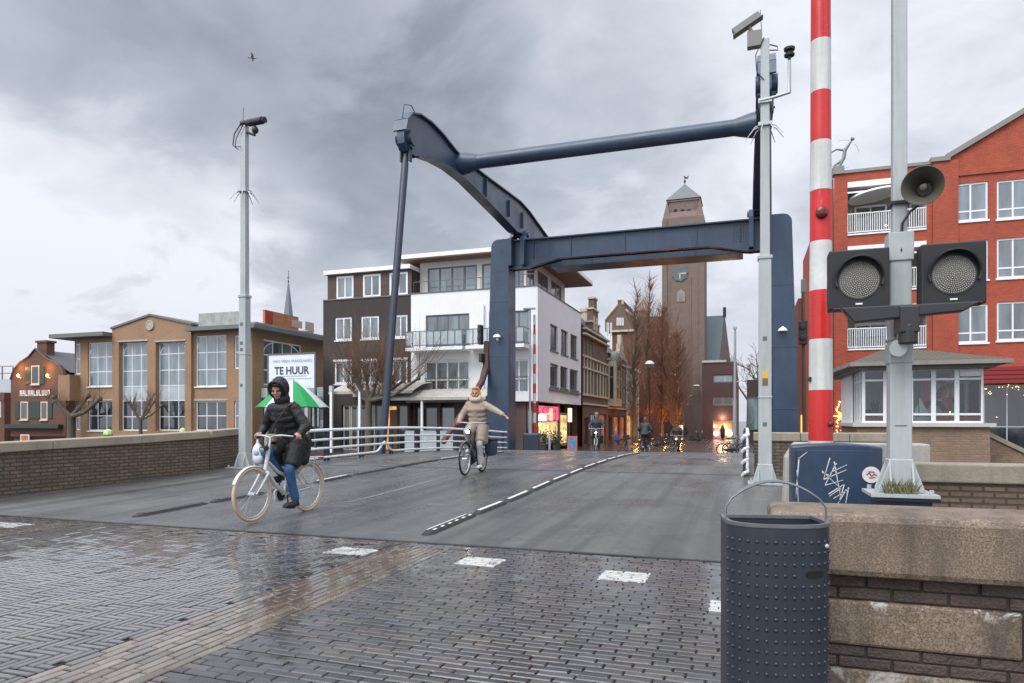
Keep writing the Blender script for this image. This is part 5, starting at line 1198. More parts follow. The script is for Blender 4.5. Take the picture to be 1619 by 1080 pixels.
# canopies in front
SCREEN = pm('pleated canopy cloth', (.42, .39, .34), .75, .12, 1.5, .1, streak=.3)
def canopy(x0, x1, yt, yb, U, label, poles):
    t = thing('shop_canopy', label, 'canopy', (wu((x0 + x1) / 2, 690, U).x, U, ZQ)); f = Fac(t, U); a0, a1 = f.p(x0, yb)[0], f.p(x1, yb)[0]; c0 = f.p((x0 + x1) / 2, yb)[1]; c1 = f.p((x0 + x1) / 2, yt)[1]
    n = max(6, int((a1 - a0) / .22)); m = f.mb(); d = 42 - U - .15
    vs = []
    for i in range(n + 1):
        x_ = a0 + (a1 - a0) * i / n; dz = .05 * (i % 2); vs += [(x_, 0, c0 + .12 + dz), (x_, d * .5, (c0 + c1) / 2 + .30 + dz), (x_, d, c1 + .15 + dz)]
    m.add(vs, [(i * 3 + j, i * 3 + 3 + j, i * 3 + 4 + j, i * 3 + 1 + j) for i in range(n) for j in range(2)]); m.build('cloth', SCREEN, t)
    v = f.mb(); v.box(a0, a1, -.05, .0, c0 - .02, c0 + .16); v.box(a0, a1, d - .05, d, c0 - .1, c1 + .12); v.build('fascia', pm('beige fascia', (.40, .37, .32), .6, .1, 2, streak=.3), t)
    for x_ in poles: p = f.mb(); a = f.p(x_, 660)[0]; p.box(a - .07, a + .07, .05, .19, ZQ, c0); p.build('pole', RAILW, t)
canopy(520, 652, 606, 622, 38.9, 'long pleated cloth canopy in front of the dark apartment block', ())
canopy(612, 768, 616, 632, 39.2, 'pale pleated canopy below the white block balconies', (666,))
for x_, y0, lab in ((524, 610, 'white post left of the second white post before the dark block'), (569, 606, 'white post with small grey box at its top before the dark block')):
    t = thing('awning_post', lab, 'post', (wu(x_, 690, 38.6).x, 38.6, ZQ), group='white posts on the quay'); zt_ = wu(x_, y0, 38.6).z
    m = MB(); m.box(-.08, .08, -.08, .08, 0, zt_ - ZQ); m.build('pole', RAILW, t)
    m = MB(); w = .12 if x_ < 540 else .22; m.box(-w, w, -.1, .1, zt_ - ZQ - .35, zt_ - ZQ); m.build('cap_box', pm('grey box', (.42, .46, .48), .5, .1), t)

def terrace():
    for x0, x1, lab in ((640, 658, 'leftmost of three pale terrace screens behind the white railing'), (664, 690, 'middle pale terrace screen behind the white railing'), (694, 716, 'right pale terrace screen behind the white railing')):
        U = 37.9; t = thing('terrace_screen', lab, 'screen', (wu((x0 + x1) / 2, 700, U).x, U, ZQ), group='terrace screens on the far quay'); f = Fac(t, U); r = f.rect(x0, x1, 681, 712)
        m = f.mb(); m.box(r[0], r[1], 0, .04, ZQ, ZQ + .12); m.box(r[0], r[1], 0, .04, r[3] - .05, r[3]); m.box(r[0], r[0] + .05, 0, .04, ZQ, r[3]); m.box(r[1] - .05, r[1], 0, .04, ZQ, r[3]); m.build('frame', GALV, t)
        m = f.mb(); m.box(r[0] + .05, r[1] - .05, .01, .025, ZQ + .12, r[3] - .05); m.build('pane', pm('frosted screen', (.34, .37, .38), .4, .25, 3), t)
terrace()
# ================================================================== the shopping street beyond the bridge
CREAMT = pm('cream stone trim', (.46, .41, .31), .75, .12, 2, .1, streak=.3)
ORB = brickmat('sooty street brick', (.185, .115, .082), (.145, .09, .068), (.16, .13, .10), .22, .065, .01, .85, .4, .35)
REDR = brickmat('red street brick', (.20, .06, .038), (.16, .05, .034), (.11, .075, .06), .22, .065, .01, .85, .4, .3)
V0 = -12.55
def street_houses():
    # first house: ornate stone banded facade with bay and stepped gable
    t = thing('ornate_house', 'ornate brown brick shop house with cream stone bands and bay windows', 'house', (V0 - 2, 55, ZQ)); s = Fac(t, None, V0)
    u0, u1, ct = 54.3, 64.6, 8.9
    ups = [(u0 + .5 + i * 1.22, u0 + 1.35 + i * 1.22, 3.7, 6.3) for i in range(3)] + [(60.0 + i * 1.4, 60.9 + i * 1.4, 3.7, 6.3) for i in range(3)]
    hi = [(h[0], h[1], 6.75, 8.2) for h in ups[:3]]
    shop = [(u0 + .4, u0 + 2.6, ZQ, 1.6), (57.4, 60.4, ZQ, 1.9), (61.0, 64.2, ZQ, 1.9)]
    s.wall(u0, u1, ZQ, ct, ups + hi + shop, ORB, .22)
    for h in ups + hi: s.win(h, nx=1, nz=2, trans=[.68], gl=GL_D, b=.1, fw=.10, fr=CREAMT)
    for i, h in enumerate(shop): s.win(h, nx=1 if i == 0 else 2, gl=[GL_D, GL_D, glassmat('dim orange shop glass', (.1, .04, .03), emit=(1, .3, .12), es=.35)][i], b=.15, fw=.12, fr=WOODD, name='shop_window')
    m = s.mb()
    for z in (2.6, 3.35, 5.55, 6.5, 8.3, 8.75): m.box(u0, u1, -.14 if z < 8 else -.3, -.002, z, z + .16)
    for h in ups: m.box(h[0] - .18, h[0] - .04, -.08, -.001, 3.4, 6.5); m.box(h[1] + .04, h[1] + .18, -.08, -.001, 3.4, 6.5)
    m.build('stone_band', CREAMT, t)
    r = s.mb(); r.add([(u0, -.2, ct), (u1, -.2, ct), (u1, 2.2, ct + 2.2), (u0, 2.2, ct + 2.2)], [(0, 1, 2, 3)]); r.box(u0, u1, 2.2, 9, ZQ, ct + 2.15); r.build('roof', SLATE, t)
    g = s.mb(); g.prism([(57.6, ct), (61.0, ct), (61.0, 9.8), (60.4, 9.8), (60.4, 11.0), (59.9, 11.0), (59.9, 12.0), (58.7, 12.0), (58.7, 11.0), (58.2, 11.0), (58.2, 9.8), (57.6, 9.8)], s.M.inverted() @ Vector((0, 0, 0)) * 0 , X, Z, (0, .5, 0)); g.build('stepped_gable', ORB, t)
    g = s.mb()
    for a, b_, z in ((57.5, 61.1, 9.75), (58.1, 60.5, 10.95), (58.6, 60.0, 11.95)): g.box(a, b_, -.08, .58, z, z + .16)
    g.box(58.3, 58.9, -.06, -.002, 9.2, 10.4); g.box(59.4, 60.0, -.06, -.002, 9.2, 10.4); g.build('gable_trim', CREAMT, t)
    ch = s.mb(); ch.cyl((62.5, 1.5, ct), (62.5, 1.5, 11.4), .55, n=8); ch.cyl((62.5, 1.5, 11.4), (62.5, 1.5, 11.7), .65, n=8); ch.build('chimney', CREAMT, t)
    # second: narrow bay fronted house with cream glazing
    t = thing('cream_bay_house', 'narrow brown house with cream oriel and lattice top windows', 'house', (V0 - 2, 65, ZQ)); s = Fac(t, None, V0)
    u0, u1, ct = 64.62, 75.5, 7.9
    ups = [(69.2 + i * 1.55, 70.3 + i * 1.55, 3.2, 6.9) for i in range(4)]; shop = [(65.2, 67.2, ZQ, 1.8), (68.0, 71.2, ZQ, 1.8), (72, 75, ZQ, 1.8)]
    s.wall(u0, u1, ZQ, ct, ups + shop, ORB, .2)
    for h in ups: s.win(h, nx=2, nz=3, gl=GL_D, b=.06, fw=.13, mw=.12, fr=CREAMT)
    for i, h in enumerate(shop): s.win(h, nx=1, gl=[GL_D, MATS['dim orange shop glass'], MATS['dim orange shop glass']][i], b=.12, fw=.14, fr=REDR if i == 1 else WOODD, name='shop_window')
    o = s.mb(); o.box(65.0, 68.4, -.75, 0, 2.7, 7.0); ob = o.build('oriel', CREAMT, t)
    for h in ((65.3, 66.5, 3.3, 6.6), (66.9, 68.1, 3.3, 6.6)): window(ob, s.M, *h, nx=1, nz=2, trans=[.66], b=-.80, fw=.14, fr=CREAMT, gl=GL_D, depth=.04)
    w = frame(Vector((V0 - t.location.x, 65 - t.location.y, -t.location.z)), X, Y, Z)
    window(ob, w, .10, .65, 3.3, 6.6, nx=1, nz=2, trans=[.66], b=-.045, fw=.1, fr=CREAMT, gl=GL_D, depth=.04)
    d = s.mb(); d.ell((66.7, -.3, 7.0), (1.7, .75, 1.1), n=16); d.build('oriel_dome', pm('lead dome', (.16, .165, .15), .6, .15, 2), t, smooth=60)
    m = s.mb()
    for z in (2.45, 7.1, 7.75): m.box(u0, u1, -.2, -.002, z, z + .16)
    m.build('stone_band', CREAMT, t)
    r = s.mb(); r.add([(u0, -.1, ct), (u1, -.1, ct), (u1, 2.5, ct + 2.0), (u0, 2.5, ct + 2.0)], [(0, 1, 2, 3)]); r.box(u0, u1, 2.5, 9, ZQ, ct + 1.95); r.build('roof', SLATE, t)
    g = s.mb(); g.prism([(71, ct), (74.5, ct), (74.5, 8.6), (73.9, 8.6), (73.9, 9.4), (73.3, 9.4), (73.3, 10.4), (72.2, 10.4), (72.2, 9.4), (71.6, 9.4), (71.6, 8.6), (71, 8.6)], (0, 0, 0), X, Z, (0, .4, 0)); g.build('stepped_gable', CREAMT, t)
    # third: pale plastered front, partly behind the trees
    t = thing('pale_shop_house', 'pale beige shop house with white corner pilaster behind the street trees', 'house', (V0 - 2, 76, ZQ)); s = Fac(t, None, V0)
    u0, u1, ct = 75.55, 84.5, 7.1
    ups = [(76.4 + i * 2.6, 78.0 + i * 2.6, 3.2, 5.8) for i in range(3)]; shop = [(76.2, 79.4, ZQ, 2.0), (80.2, 83.8, ZQ, 2.0)]
    s.wall(u0, u1, ZQ, ct, ups + shop, pm('beige plaster', (.36, .31, .25), .85, .1, 1, streak=.3), .2)
    for h in ups: s.win(h, nx=2, nz=2, gl=GL_D, b=.08, fw=.12)
    WL = glassmat('warm orange shop glass', (.2, .08, .03), emit=(1, .42, .12), es=1.1)
    for h in shop: s.win(h, nx=2, gl=WL, b=.1, fw=.14, fr=WOODD, name='shop_window')
    m = s.mb(); m.box(u0, u0 + .25, -.1, 0, ZQ, ct); m.box(u0, u1, -.3, 0, ct, ct + .3); m.box(u1 - .25, u1, -.1, 0, ZQ, ct); m.build('white_trim', RAILW, t)
    m = s.mb(); m.box(u0, u1, .3, 8, ZQ, ct - .1); m.build('rear_body', ORB, t)
    # gabled red house over the roofs
    U = 86.0; t = thing('red_gabled_house', 'tall red brick house with stepped clay gable and turret behind the shops', 'house', (wu(985, 690, U).x, U, ZQ)); f = Fac(t, U)
    r = f.rect(957, 1045, 560, 690); top = f.p(980, 510)[1]
    fm = f.mb(); fm.box(f.p(968, 600)[0], r[1], 0, 8, ZQ, f.p(985, 524)[1]); fm.build('wall', REDR, t)
    g = f.mb(); P_ = [f.p(*q) for q in ((957, 524), (1006, 524), (1006, 505), (990, 490), (985, 482), (985, 474.5), (977, 474.5), (977, 482), (957, 506))]
    g.prism(P_, (0, -.2, 0), X, Z, (0, 8, 0)); g.build('gable', ORB, t)
    w = f.mb(); q = f.rect(966, 1006, 522, 525); w.box(q[0], q[1], -.35, -.2, q[2], q[3])
    for (a, b_), (c, d) in zip((P_[8], P_[6], P_[5], P_[3]), (P_[7], P_[5], P_[4], P_[2])): w.tube([(a, -.25, b_), (c, -.25, d)], .15, 5)
    w.build('white_trim', CREAMT, t)
    for x0 in (975.5, 979.5, 983.5): f.win(f.rect(x0, x0 + 3, 503, 515), nx=1, nz=1, gl=GL_M, b=-.28, fw=.08, depth=.06)
    for x0 in (960, 965): f.win(f.rect(x0, x0 + 3, 511, 534), nx=1, nz=1, gl=GL_D, b=-.28, fw=.08, depth=.06)
    tu = f.mb(); a = f.p(1014, 500)[0]; zt = f.p(1014, 490)[1]; tu.cyl((a, 1.5, ZQ), (a, 1.5, zt), .85, n=8); tu.lathe([(1.05, zt), (.95, zt + .3), (.05, f.p(1014, 470)[1])], (a, 1.5, 0), 8); tu.build('turret', pm('turret stone', (.20, .16, .13), .8, .15, 2), t)
    r2 = f.mb(); q = f.rect(1006, 1046, 500, 524); r2.box(q[0], q[1], .5, 8, q[2], q[3]); r2.build('roof', brickmat('red roof tiles', (.15, .065, .045), (.12, .055, .04), (.06, .035, .03), .3, .2, .01, .7, .5, .3), t)
street_houses()

# ---------------------------------------------------------- church
TOWB = brickmat('church brick', (.205, .142, .112), (.165, .116, .095), (.20, .165, .135), .5, .18, .025, .85, .3, .45, (.10, .075, .06), var=.7)
def church():
    U = 97.0; t = thing('church_tower', 'tall square brick church tower with blue clock and slate pyramid roof', 'church tower', (wu(1080, 690, U).x, U, ZQ)); f = Fac(t, U)
    a0, a1 = f.p(1047.5, 500)[0], f.p(1113, 500)[0]; w = a1 - a0; zb = f.p(1080, 343)[1]; D = w * 1.02
    m = f.mb(); m.box(a0, a1, 0, D, ZQ, zb)
    for a in (a0 - .06, a1 - .62): m.box(a, a + .68, -.12, .5, ZQ, zb - .3); m.box(a, a + .68, D - .5, D + .12, ZQ, zb - .3)
    for x_ in (1058, 1092): a = f.p(x_, 500)[0]; m.box(a - .10, a + .10, -.08, 0, ZQ, f.p(1080, 440)[1])
    m.box(a0 - .2, a1 + .2, -.25, 0, ZQ, f.p(1080, 655)[1] ); m.build('shaft', TOWB, t)
    fc = Fac(t, U + D / 2); zs = fc.p(1080, 322)[1]; i0, i1 = f.p(1056.5, 330)[0], f.p(1104, 330)[0]; s = i1 - i0; c = (a0 + a1) / 2; cd = D / 2
    m = f.mb(); vs = []
    m.taper((c, cd), w, D, s + .6, s + .6, zb, zb + .9); m.taper((c, cd), s, s, s, s, zb + .9, zs)
    for sx in (-1, 1):
        for sy in (-1, 1): m.taper((c + sx * w * .40, cd + sy * w * .40), w * .19, w * .19, .05, .05, zb, zs - .2)
    m.build('belfry', TOWB, t)
    op = f.mb(); lt = f.mb()
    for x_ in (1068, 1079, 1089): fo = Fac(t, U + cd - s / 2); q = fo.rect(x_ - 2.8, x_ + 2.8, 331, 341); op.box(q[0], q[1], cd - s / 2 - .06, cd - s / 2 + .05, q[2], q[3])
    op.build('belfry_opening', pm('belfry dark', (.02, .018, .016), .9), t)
    for z_ in (.0, .9): lt.box(c - s / 2 - .15, c + s / 2 + .15, cd - s / 2 - .15, cd + s / 2 + .15, zs - .25 - z_ * 1.9, zs - .05 - z_ * 1.9)
    q = f.rect(1072, 1084, 341, 350)
    fb_ = Fac(t, U + cd - s / 2 - .12); q = fb_.p(1078.5, 347); lt.M = Matrix()
    lt.M = fb_.M
    for k in (-1, 1): lt.tube([(q[0] + k * 1.3, 0, q[1] - .7), (q[0] + k * .75, 0, q[1] + .55)], .12, 5)
    for k in (-1, 0, 1): lt.box(q[0] - .1 + k * .5, q[0] + .1 + k * .5, -.02, .04, q[1] - .6, q[1] + .5)
    lt.build('stone_band', pm('tower stone', (.27, .20, .15), .8, .15, 1.5), t)
    za = fc.p(1081, 291)[1]; r = f.mb(); e = s / 2 + .35; r.add([(c - e, cd - e, zs), (c + e, cd - e, zs), (c + e, cd + e, zs), (c - e, cd + e, zs), (c, cd, za)], [(0, 1, 4), (1, 2, 4), (2, 3, 4), (3, 0, 4), (3, 2, 1, 0)]); r.build('pyramid_roof', pm('tower slate', (.11, .125, .13), .6, .15, .8, streak=.25), t)
    v = f.mb(); v.cyl((c, cd, za - .3), (c, cd, za + 1.1), .06, n=6); v.ell((c, cd, za + .35), .18, n=8); v.add([(c - .05, cd, za + .75), (c + .45, cd, za + .65), (c + .55, cd, za + 1.2), (c + .30, cd, za + .9), (c - .15, cd, za + 1.15)], [(0, 1, 2, 3, 4)]); v.build('weathercock', BLACKM, t)
    cl = f.mb(); q = f.p(1075, 433); R_ = abs(f.p(1089, 433)[0] - q[0])
    pts = []
    for i in range(16): rr = R_ * (1.12 if i % 2 == 0 else .93); rr *= .85; pts.append((q[0] + rr * math.cos(2 * math.pi * (i + .5) / 16), q[1] + rr * math.sin(2 * math.pi * (i + .5) / 16)))
    cl.prism(pts, (0, -.14, 0), X, Z, (0, .14, 0)); co = cl.build('clock', pm('clock blue', (.075, .105, .125), .6, .2, 2), t)
    h = f.mb(); h.box(q[0] - .06, q[0] + .06, -.18, -.15, q[1] - .75, q[1] + .1); h.box(q[0] - .15, q[0] + .85, -.18, -.15, q[1] - .05, q[1] + .07); h.build('clock_hand', pm('gilt', (.62, .50, .22), .4, .1), co)
    pr = [f.p(1070.5, 477), f.p(1083, 477), f.p(1083, 463), f.p(1077, 457), f.p(1070.5, 463)]
    wn = f.mb(); wn.prism(pr, (0, -.10, 0), X, Z, (0, .09, 0)); wo = wn.build('window', pm('tower stone', (.27, .20, .15)), t); q = f.rect(1073.5, 1080, 464, 475); wn = f.mb(); wn.box(q[0], q[1], -.13, -.105, q[2], q[3]); wn.build('pane', GL_M, wo)
    q = f.rect(1074, 1079, 545, 551); wn = f.mb(); wn.box(q[0], q[1], -.06, -.01, q[2], q[3]); wn.build('slit_window', GL_M, t)
    # nave
    U2 = 103.0; n = thing('church_nave', 'steep blue slate church roof with brick end gable right of the tower', 'church', (wu(1130, 690, U2).x, U2, ZQ)); g = Fac(n, U2)
    b0 = g.p(1105, 600)[0]; b1 = g.p(1154, 600)[0]; zr_ = g.p(1130, 493)[1]; ze = g.p(1130, 572)[1]; k = g.p(1144, 493)[0]
    m = g.mb(); m.add([(b0, 0, ze), (g.p(1137, 572)[0], 0, ze), (k, 4, zr_), (b0, 4, zr_)], [(0, 1, 2, 3)]); m.add([(b0, 8, ze), (b1, 8, ze), (k, 4, zr_), (b0, 4, zr_)], [(0, 1, 2, 3)]); m.build('roof', pm('blue slate', (.085, .115, .13), .55, .15, .7, streak=.2), n)
    m = g.mb(); e = g.p(1137, 572)[0]; m.add([(e, 0, ZQ), (b1, 8, ZQ), (b1, 8, ze), (k + .05, 4, zr_ + .15), (e, 0, ze)], [(0, 1, 2, 3, 4)]); m.add([(b0, 0, ZQ), (e, 0, ZQ), (e, 0, ze), (b0, 0, ze)], [(0, 1, 2, 3)]); m.build('gable_wall', TOWB, n)
    m = g.mb(); m.box(k - .2, k + .25, 3.8, 4.2, zr_ - .3, zr_ + 1.2); m.build('chimney', BLACKM, n)
    # small dark chapel porch at the tower's foot
    p_ = thing('church_porch', 'dark small church porch with lit doorway at the tower foot', 'porch', wu(1072, 690, 95.5)); p_.location.z = ZQ; h = Fac(p_, 95.5)
    q = h.rect(1060, 1085, 668, 692); m = h.mb(); m.prism([(q[0], ZQ), (q[1], ZQ), (q[1], q[3] - .8), ((q[0] + q[1]) / 2, q[3] + .9), (q[0], q[3] - .8)], (0, 0, 0), X, Z, (0, 1.4, 0)); m.build('wall', pm('dark porch stone', (.06, .055, .05), .8, .2, 2), p_)
    q = h.rect(1069, 1080, 672, 682); m = h.mb(); m.box(q[0], q[1], -.05, -.002, q[2], q[3]); m.build('lit_window', emitmat('pale lit window', (.9, .8, .65), .7), p_)
    # distant spire
    s_ = thing('church_spire', 'thin dark slate church spire far behind the tan building', 'spire', wu(456, 690, 190)); s_.location.z = ZQ; g = Fac(s_, 190)
    c = g.p(456, 500)[0]; m = g.mb(); r_ = abs(g.p(463, 500)[0] - c); zt = g.p(456, 446)[1]; z0 = g.p(456, 512)[1]; m.lathe([(r_, ZQ), (r_, z0 - 1), (r_ * 1.05, z0), (.16, zt)], (c, 0, 0), 8); m.build('spire', pm('spire slate', (.13, .155, .18), .6, .1, .5), s_)
    m = g.mb(); m.cyl((c, 0, zt - .3), (c, 0, g.p(456, 428)[1]), .09, n=6); m.box(c - .5, c + .5, -.06, .06, zt + 1.4, zt + 1.55); m.ell((c, 0, zt + .3), .3, n=8); m.build('cross', BLACKM, s_)
church()
MODB = brickmat('dark red modern brick', (.092, .038, .036), (.078, .034, .034), (.06, .04, .038), .22, .065, .008, .8, .3, .2)
def modern_block():
    U = 80.0; t = thing('modern_brick_building', 'dark red brick modern block with slit windows and bright shop opening', 'building', (wu(1140, 690, U).x, U, ZQ)); f = Fac(t, U)
    a0, a1 = f.p(1110, 650)[0], f.p(1165, 650)[0]; zt = f.p(1135, 573)[1]
    hs = [f.rect(1127, 1159, 592, 605), f.rect(1127, 1159, 627, 641), f.rect(1127, 1158, 665, 693)]
    hs[2] = (hs[2][0], hs[2][1], ZQ, hs[2][3])
    f.wall(a0, a1, ZQ, zt, hs, MODB, .25)
    f.win(hs[0], nx=2, gl=GL_L, b=.1, fw=.12, fr=FRAMED); f.win(hs[1], nx=2, gl=GL_D, b=.1, fw=.12, fr=pm('tan frame', (.25, .17, .12), .6))
    m = f.mb(); m.box(hs[2][0], hs[2][1], .9, 1.0, ZQ, hs[2][3]); 
    bk = m.build('lit_shop', pm('pale shop interior', (.5, .42, .36), .7, .2, 2), t)
    rnd = random.Random(3)
    for i, (dx, dz, r_, c_) in enumerate(((.55, .62, .42, (1, .55, .15)), (.62, .40, .30, (1, .7, .3)), (.16, .30, .30, (1, .45, .55)), (.85, .3, .3, (1, .8, .5)), (.1, .7, .2, (1, .4, .2)))):
        m = f.mb(); m.ell((hs[2][0] + (hs[2][1] - hs[2][0]) * dx, .6, ZQ + (hs[2][3] - ZQ) * dz), r_, n=12); m.build('lamp', emitmat('shop lamp %d' % i, c_, 3.0), t)
    m = f.mb(); m.ell((hs[2][0] + (hs[2][1] - hs[2][0]) * .5, .3, ZQ + .85), (.3, .25, .85), n=10); m.build('shop_figure', BLACKM, t)
    ld = bpy.data.lights.new('shop_light', 'POINT'); ld.energy = 160; ld.color = (1, .62, .38); ld.shadow_soft_size = .5; lo = bpy.data.objects.new('shop_light', ld); COL.objects.link(lo); lo.parent = t; lo.location = f.M @ Vector(((hs[2][0] + hs[2][1]) / 2, -.2, 1.6))
    m = f.mb(); m.box(a0, f.p(1148, 600)[0], -.1, .4, zt, zt + .25); m.box(a0 + .02, a1 - .02, .3, 14, ZQ + 3.6, zt - .02); m.build('roof_edge', pm('pale parapet', (.40, .36, .33), .7, .1), t)
    # right wing turning away, lower edge
    s = Fac(t, None, a1); s.wall(U, U + 22, ZQ, zt - .8, [], MODB)
    t2 = thing('dark_shop_building', 'dark low shop building with teal glass behind the right railing', 'building', (wu(1185, 690, 66).x, 66, ZQ)); g = Fac(t2, 66)
    r = g.rect(1181, 1260, 600, 700); m = g.mb(); m.box(r[0], r[1], 0, 12, ZQ, r[3]); m.build('wall', pm('dark brown panel', (.045, .03, .028), .7, .2, 1), t2)
    r = g.rect(1181.5, 1230, 628, 680); g.win(r, nx=3, nz=1, gl=glassmat('pale teal glass', (.16, .24, .25), ior=1.9), b=-.08, fw=.1, fr=FRAMED)
modern_block()

# ---------------------------------------------------------- red apartment building on the right
def red_building():
    RB = brickmat('bright red brick', (.50, .085, .038), (.37, .057, .028), (.26, .09, .055), .24, .080, .013, .85, .5, .32, (.17, .045, .03), var=.45)
    U = 39.5; t = thing('red_apartment_building', 'bright red brick apartment building with white windows and gabled top', 'apartment building', (wu(1500, 690, U).x, U, ZQ)); f = Fac(t, U)
    # main front
    aM, aE = f.p(1474, 400)[0], 24.0
    ws = []; rows = [(289, 349), (381, 443), (482, 542)]
    for x0, x1 in ((1508, 1562), (1576, 1628)):
        for y0, y1 in rows: ws.append(f.rect(x0, x1, y0 - (0 if x0 < 1550 else 5), y1 - (0 if x0 < 1550 else 4)))
    da = f.p(1576, 400)[0] - f.p(1508, 400)[0]
    for i in range(2, 4):
        for k in range(3): w = ws[k]; ws.append((w[0] + da * i, w[1] + da * i, w[2], w[3]))
    ce = f.p(1490, 256)[1]; gp = f.p(1500, 253); peak = (aM + 9.2, ce + 4.9); zg = f.p(1560, 608)[1]
    shop = [(f.p(1556, 640)[0], 21.0, ZQ + .3, zg)]
    f.wall(aM, aE, ZQ, ce, ws + shop, RB, .18)
    g = f.mb(); g.prism([(aM + .55, ce), (aM + 17.5, ce), peak], (0, 0, 0), X, Z, (0, .3, 0)); g.build('gable', RB, t)
    b_ = f.mb(); q = f.p(1480, 300)[0]; b_.box(aM, q + .95, -.10, 0, ZQ + 4, ce + .0); z1 = f.p(1560, 268)[1]; b_.box(q + .95, aE, -.08, 0, z1 - .2, z1 + .05); b_.build('brick_pier', RB, t)
    cp = f.mb(); cp.box(aM - .1, aM + .75, -.2, .4, ce, ce + .22); cp.prism([(aM + .55, ce + .02), peak, (peak[0], peak[1] + .28), (aM + .55, ce + .3)], (0, -.18, 0), X, Z, (0, .7, 0)); cp.build('gable_coping', pm('grey coping', (.20, .20, .18), .7, .1, 2), t)
    for i, h in enumerate(ws):
        f.win(h, nx=2, nz=2, trans=[.26], gl=GL_M if i % 3 else GL_L, b=.05, fw=.085, mw=.075, sill=.06)
        bl = f.mb(); bl.box(h[0] + .12, h[1] - .12, .135, .14, h[2] + (h[3] - h[2]) * (.55 if i % 2 else .30), h[3] - .12); bl.build('blind', pm('pale blind', (.42, .45, .50), .7, .08, 1), t)
    # recessed balcony bay
    a0, a1 = f.p(1340, 400)[0], aM - .005; aL = f.p(1318, 400)[0]; zt = f.p(1400, 268)[1]
    fl = [(f.p(1400, 366)[1], f.p(1400, 292)[1]), (f.p(1400, 458)[1], f.p(1400, 395)[1]), (f.p(1400, 550)[1], f.p(1400, 492)[1]), (ZQ + .1, f.p(1400, 590)[1])]
    hs = [(a0 + .005, a1 - .25, c0, c1) for c0, c1 in fl]
    f.wall(aL + .02, a1, ZQ, zt, hs, RB, 2.2, 'balcony_bay', rev=pm('pale balcony soffit', (.45, .43, .40), .8, .08))
    bk = f.mb(); bk.box(aL + .1, a1, 2.2, 9, ZQ, zt - .05); bk.build('balcony_back', pm('cream balcony wall', (.40, .36, .30), .8, .12, 1), t)
    for i, (c0, c1) in enumerate(fl[:3]):
        r = f.mb()
        for z_ in (.06, 1.02): r.box(a0, a1 - .26, -.03, .02, c0 + z_, c0 + z_ + .05)
        n = 34
        for k in range(n + 1): x_ = a0 + (a1 - .3 - a0) * k / n; r.box(x_, x_ + .03, -.02, .01, c0 + .06, c0 + 1.05)
        r.box(a0, a1 - .26, -.06, .1, c0 - .08, c0); r.build('balcony_rail', RAILW, t)
        bd = f.mb(); bd.box(a0, a1 - .26, -.06, .1, c1 + .02, c1 + .30); bd.box(a0, a1 - .26, -.03, .05, c1 - .28, c1 - .2); bd.build('white_band', RAILW, t)
        f.win((a0 + .6, a0 + 2.2, c0, c0 + 2.0), nx=2, gl=GL_M, b=2.08, fw=.1); f.win((a1 - 1.6, a1 - .5, c0, c0 + 2.0), nx=1, gl=GL_M, b=2.08, fw=.1)
        d = f.mb(); d.box(a0 + 2.7, a0 + 2.8, 1.6, 2.1, c0, c0 + 1.7); d.build('balcony_screen', WOODD, t)
    sg = f.mb(); q = f.p(1375, 309); sg.M = f.M @ Matrix.Translation((q[0] + .3, .75, q[1] + .15)) @ Matrix.Rotation(R(-8), 4, 'Y'); sg.lathe([(1.25, 0), (1.2, .1), (.5, .18)], (0, 0, 0), 24, cap=True); 
    sg.M = f.M @ Matrix.Translation((q[0] + .3, .75, q[1] + .15)) @ Matrix.Scale(.5, 4, (0, 1, 0)); sg.build('sun_shade', pm('white shade', (.7, .7, .68), .6, .05), t, smooth=40)
    lm = f.mb(); c0 = fl[0][0]
    for i in range(3): lm.ell((a0 + 2.0 + .33 * i, 1.2, c0 + .6 + .05 * i), .05, n=8)
    lm.build('balcony_lamps', emitmat('tiny warm lamp', (1, .8, .5), 5), t)
    sd = Fac(t, None, aL); sd.wall(U, 60, ZQ, zt, [], RB, name='side_wall'); 
    # left side face (seen at a glancing angle)
    tp = f.mb(); tp.box(aL, a1, -.08, .5, zt, zt + .16); tp.box(aL - .03, aL + .5, -.12, .5, zt, zt + .4); tp.build('roof_coping', pm('grey coping', (.20, .20, .18)), t)
    st = f.mb(); a, c = f.p(1330, 266)
    st.tube([(a - .15, .2, zt + .35), (a + .15, .2, zt + .9), (a + .2, .2, zt + 1.3), (a + .5, .2, zt + 1.75)], [.08, .09, .1, .05], 7); st.ell((a + .56, .2, zt + 1.85), .1, n=8); st.tube([(a + .2, .2, zt + 1.3), (a - .2, .2, zt + 1.4), (a - .6, .2, zt + 1.2)], [.06, .05, .04], 6); st.tube([(a + .12, .2, zt + .85), (a - .3, .2, zt + .55), (a - .4, .2, zt + .35)], [.07, .06, .05], 6)
    for k in range(5): an = k * 1.1; st.tube([(a + .1 + .75 * math.cos(an + i * .25), .2, zt + 1.1 + .75 * math.sin(an + i * .25)) for i in range(4)], .008, 4)
    st.build('roof_sculpture', pm('dull steel', (.16, .18, .19), .5, .2, 4, metal=.3), t, smooth=40)
    # roofs and body
    bd = f.mb(); bd.box(aM + .05, aE, .5, 16, ZQ, ce - .05); bd.add([(aM + .55, .3, ce), peak and (peak[0], .3, peak[1]), (peak[0], 16, peak[1]), (aM + .55, 16, ce)], [(0, 1, 2, 3)]); bd.build('rear_body', pm('dark roof', (.08, .06, .055), .8, .15), t)
    # ground floor: red awning boards, dark glass, fairy lights
    aw = f.mb(); RR = pm('deep red awning', (.20, .012, .012), .6, .1, 2)
    ax0 = f.p(1556, 600)[0] - 2
    for k in range(4): z_ = f.p(1590, 580 + 7 * k)[1]; aw.box(ax0, 21.5, -.25 - .14 * k, -.02, z_ - .18, z_)
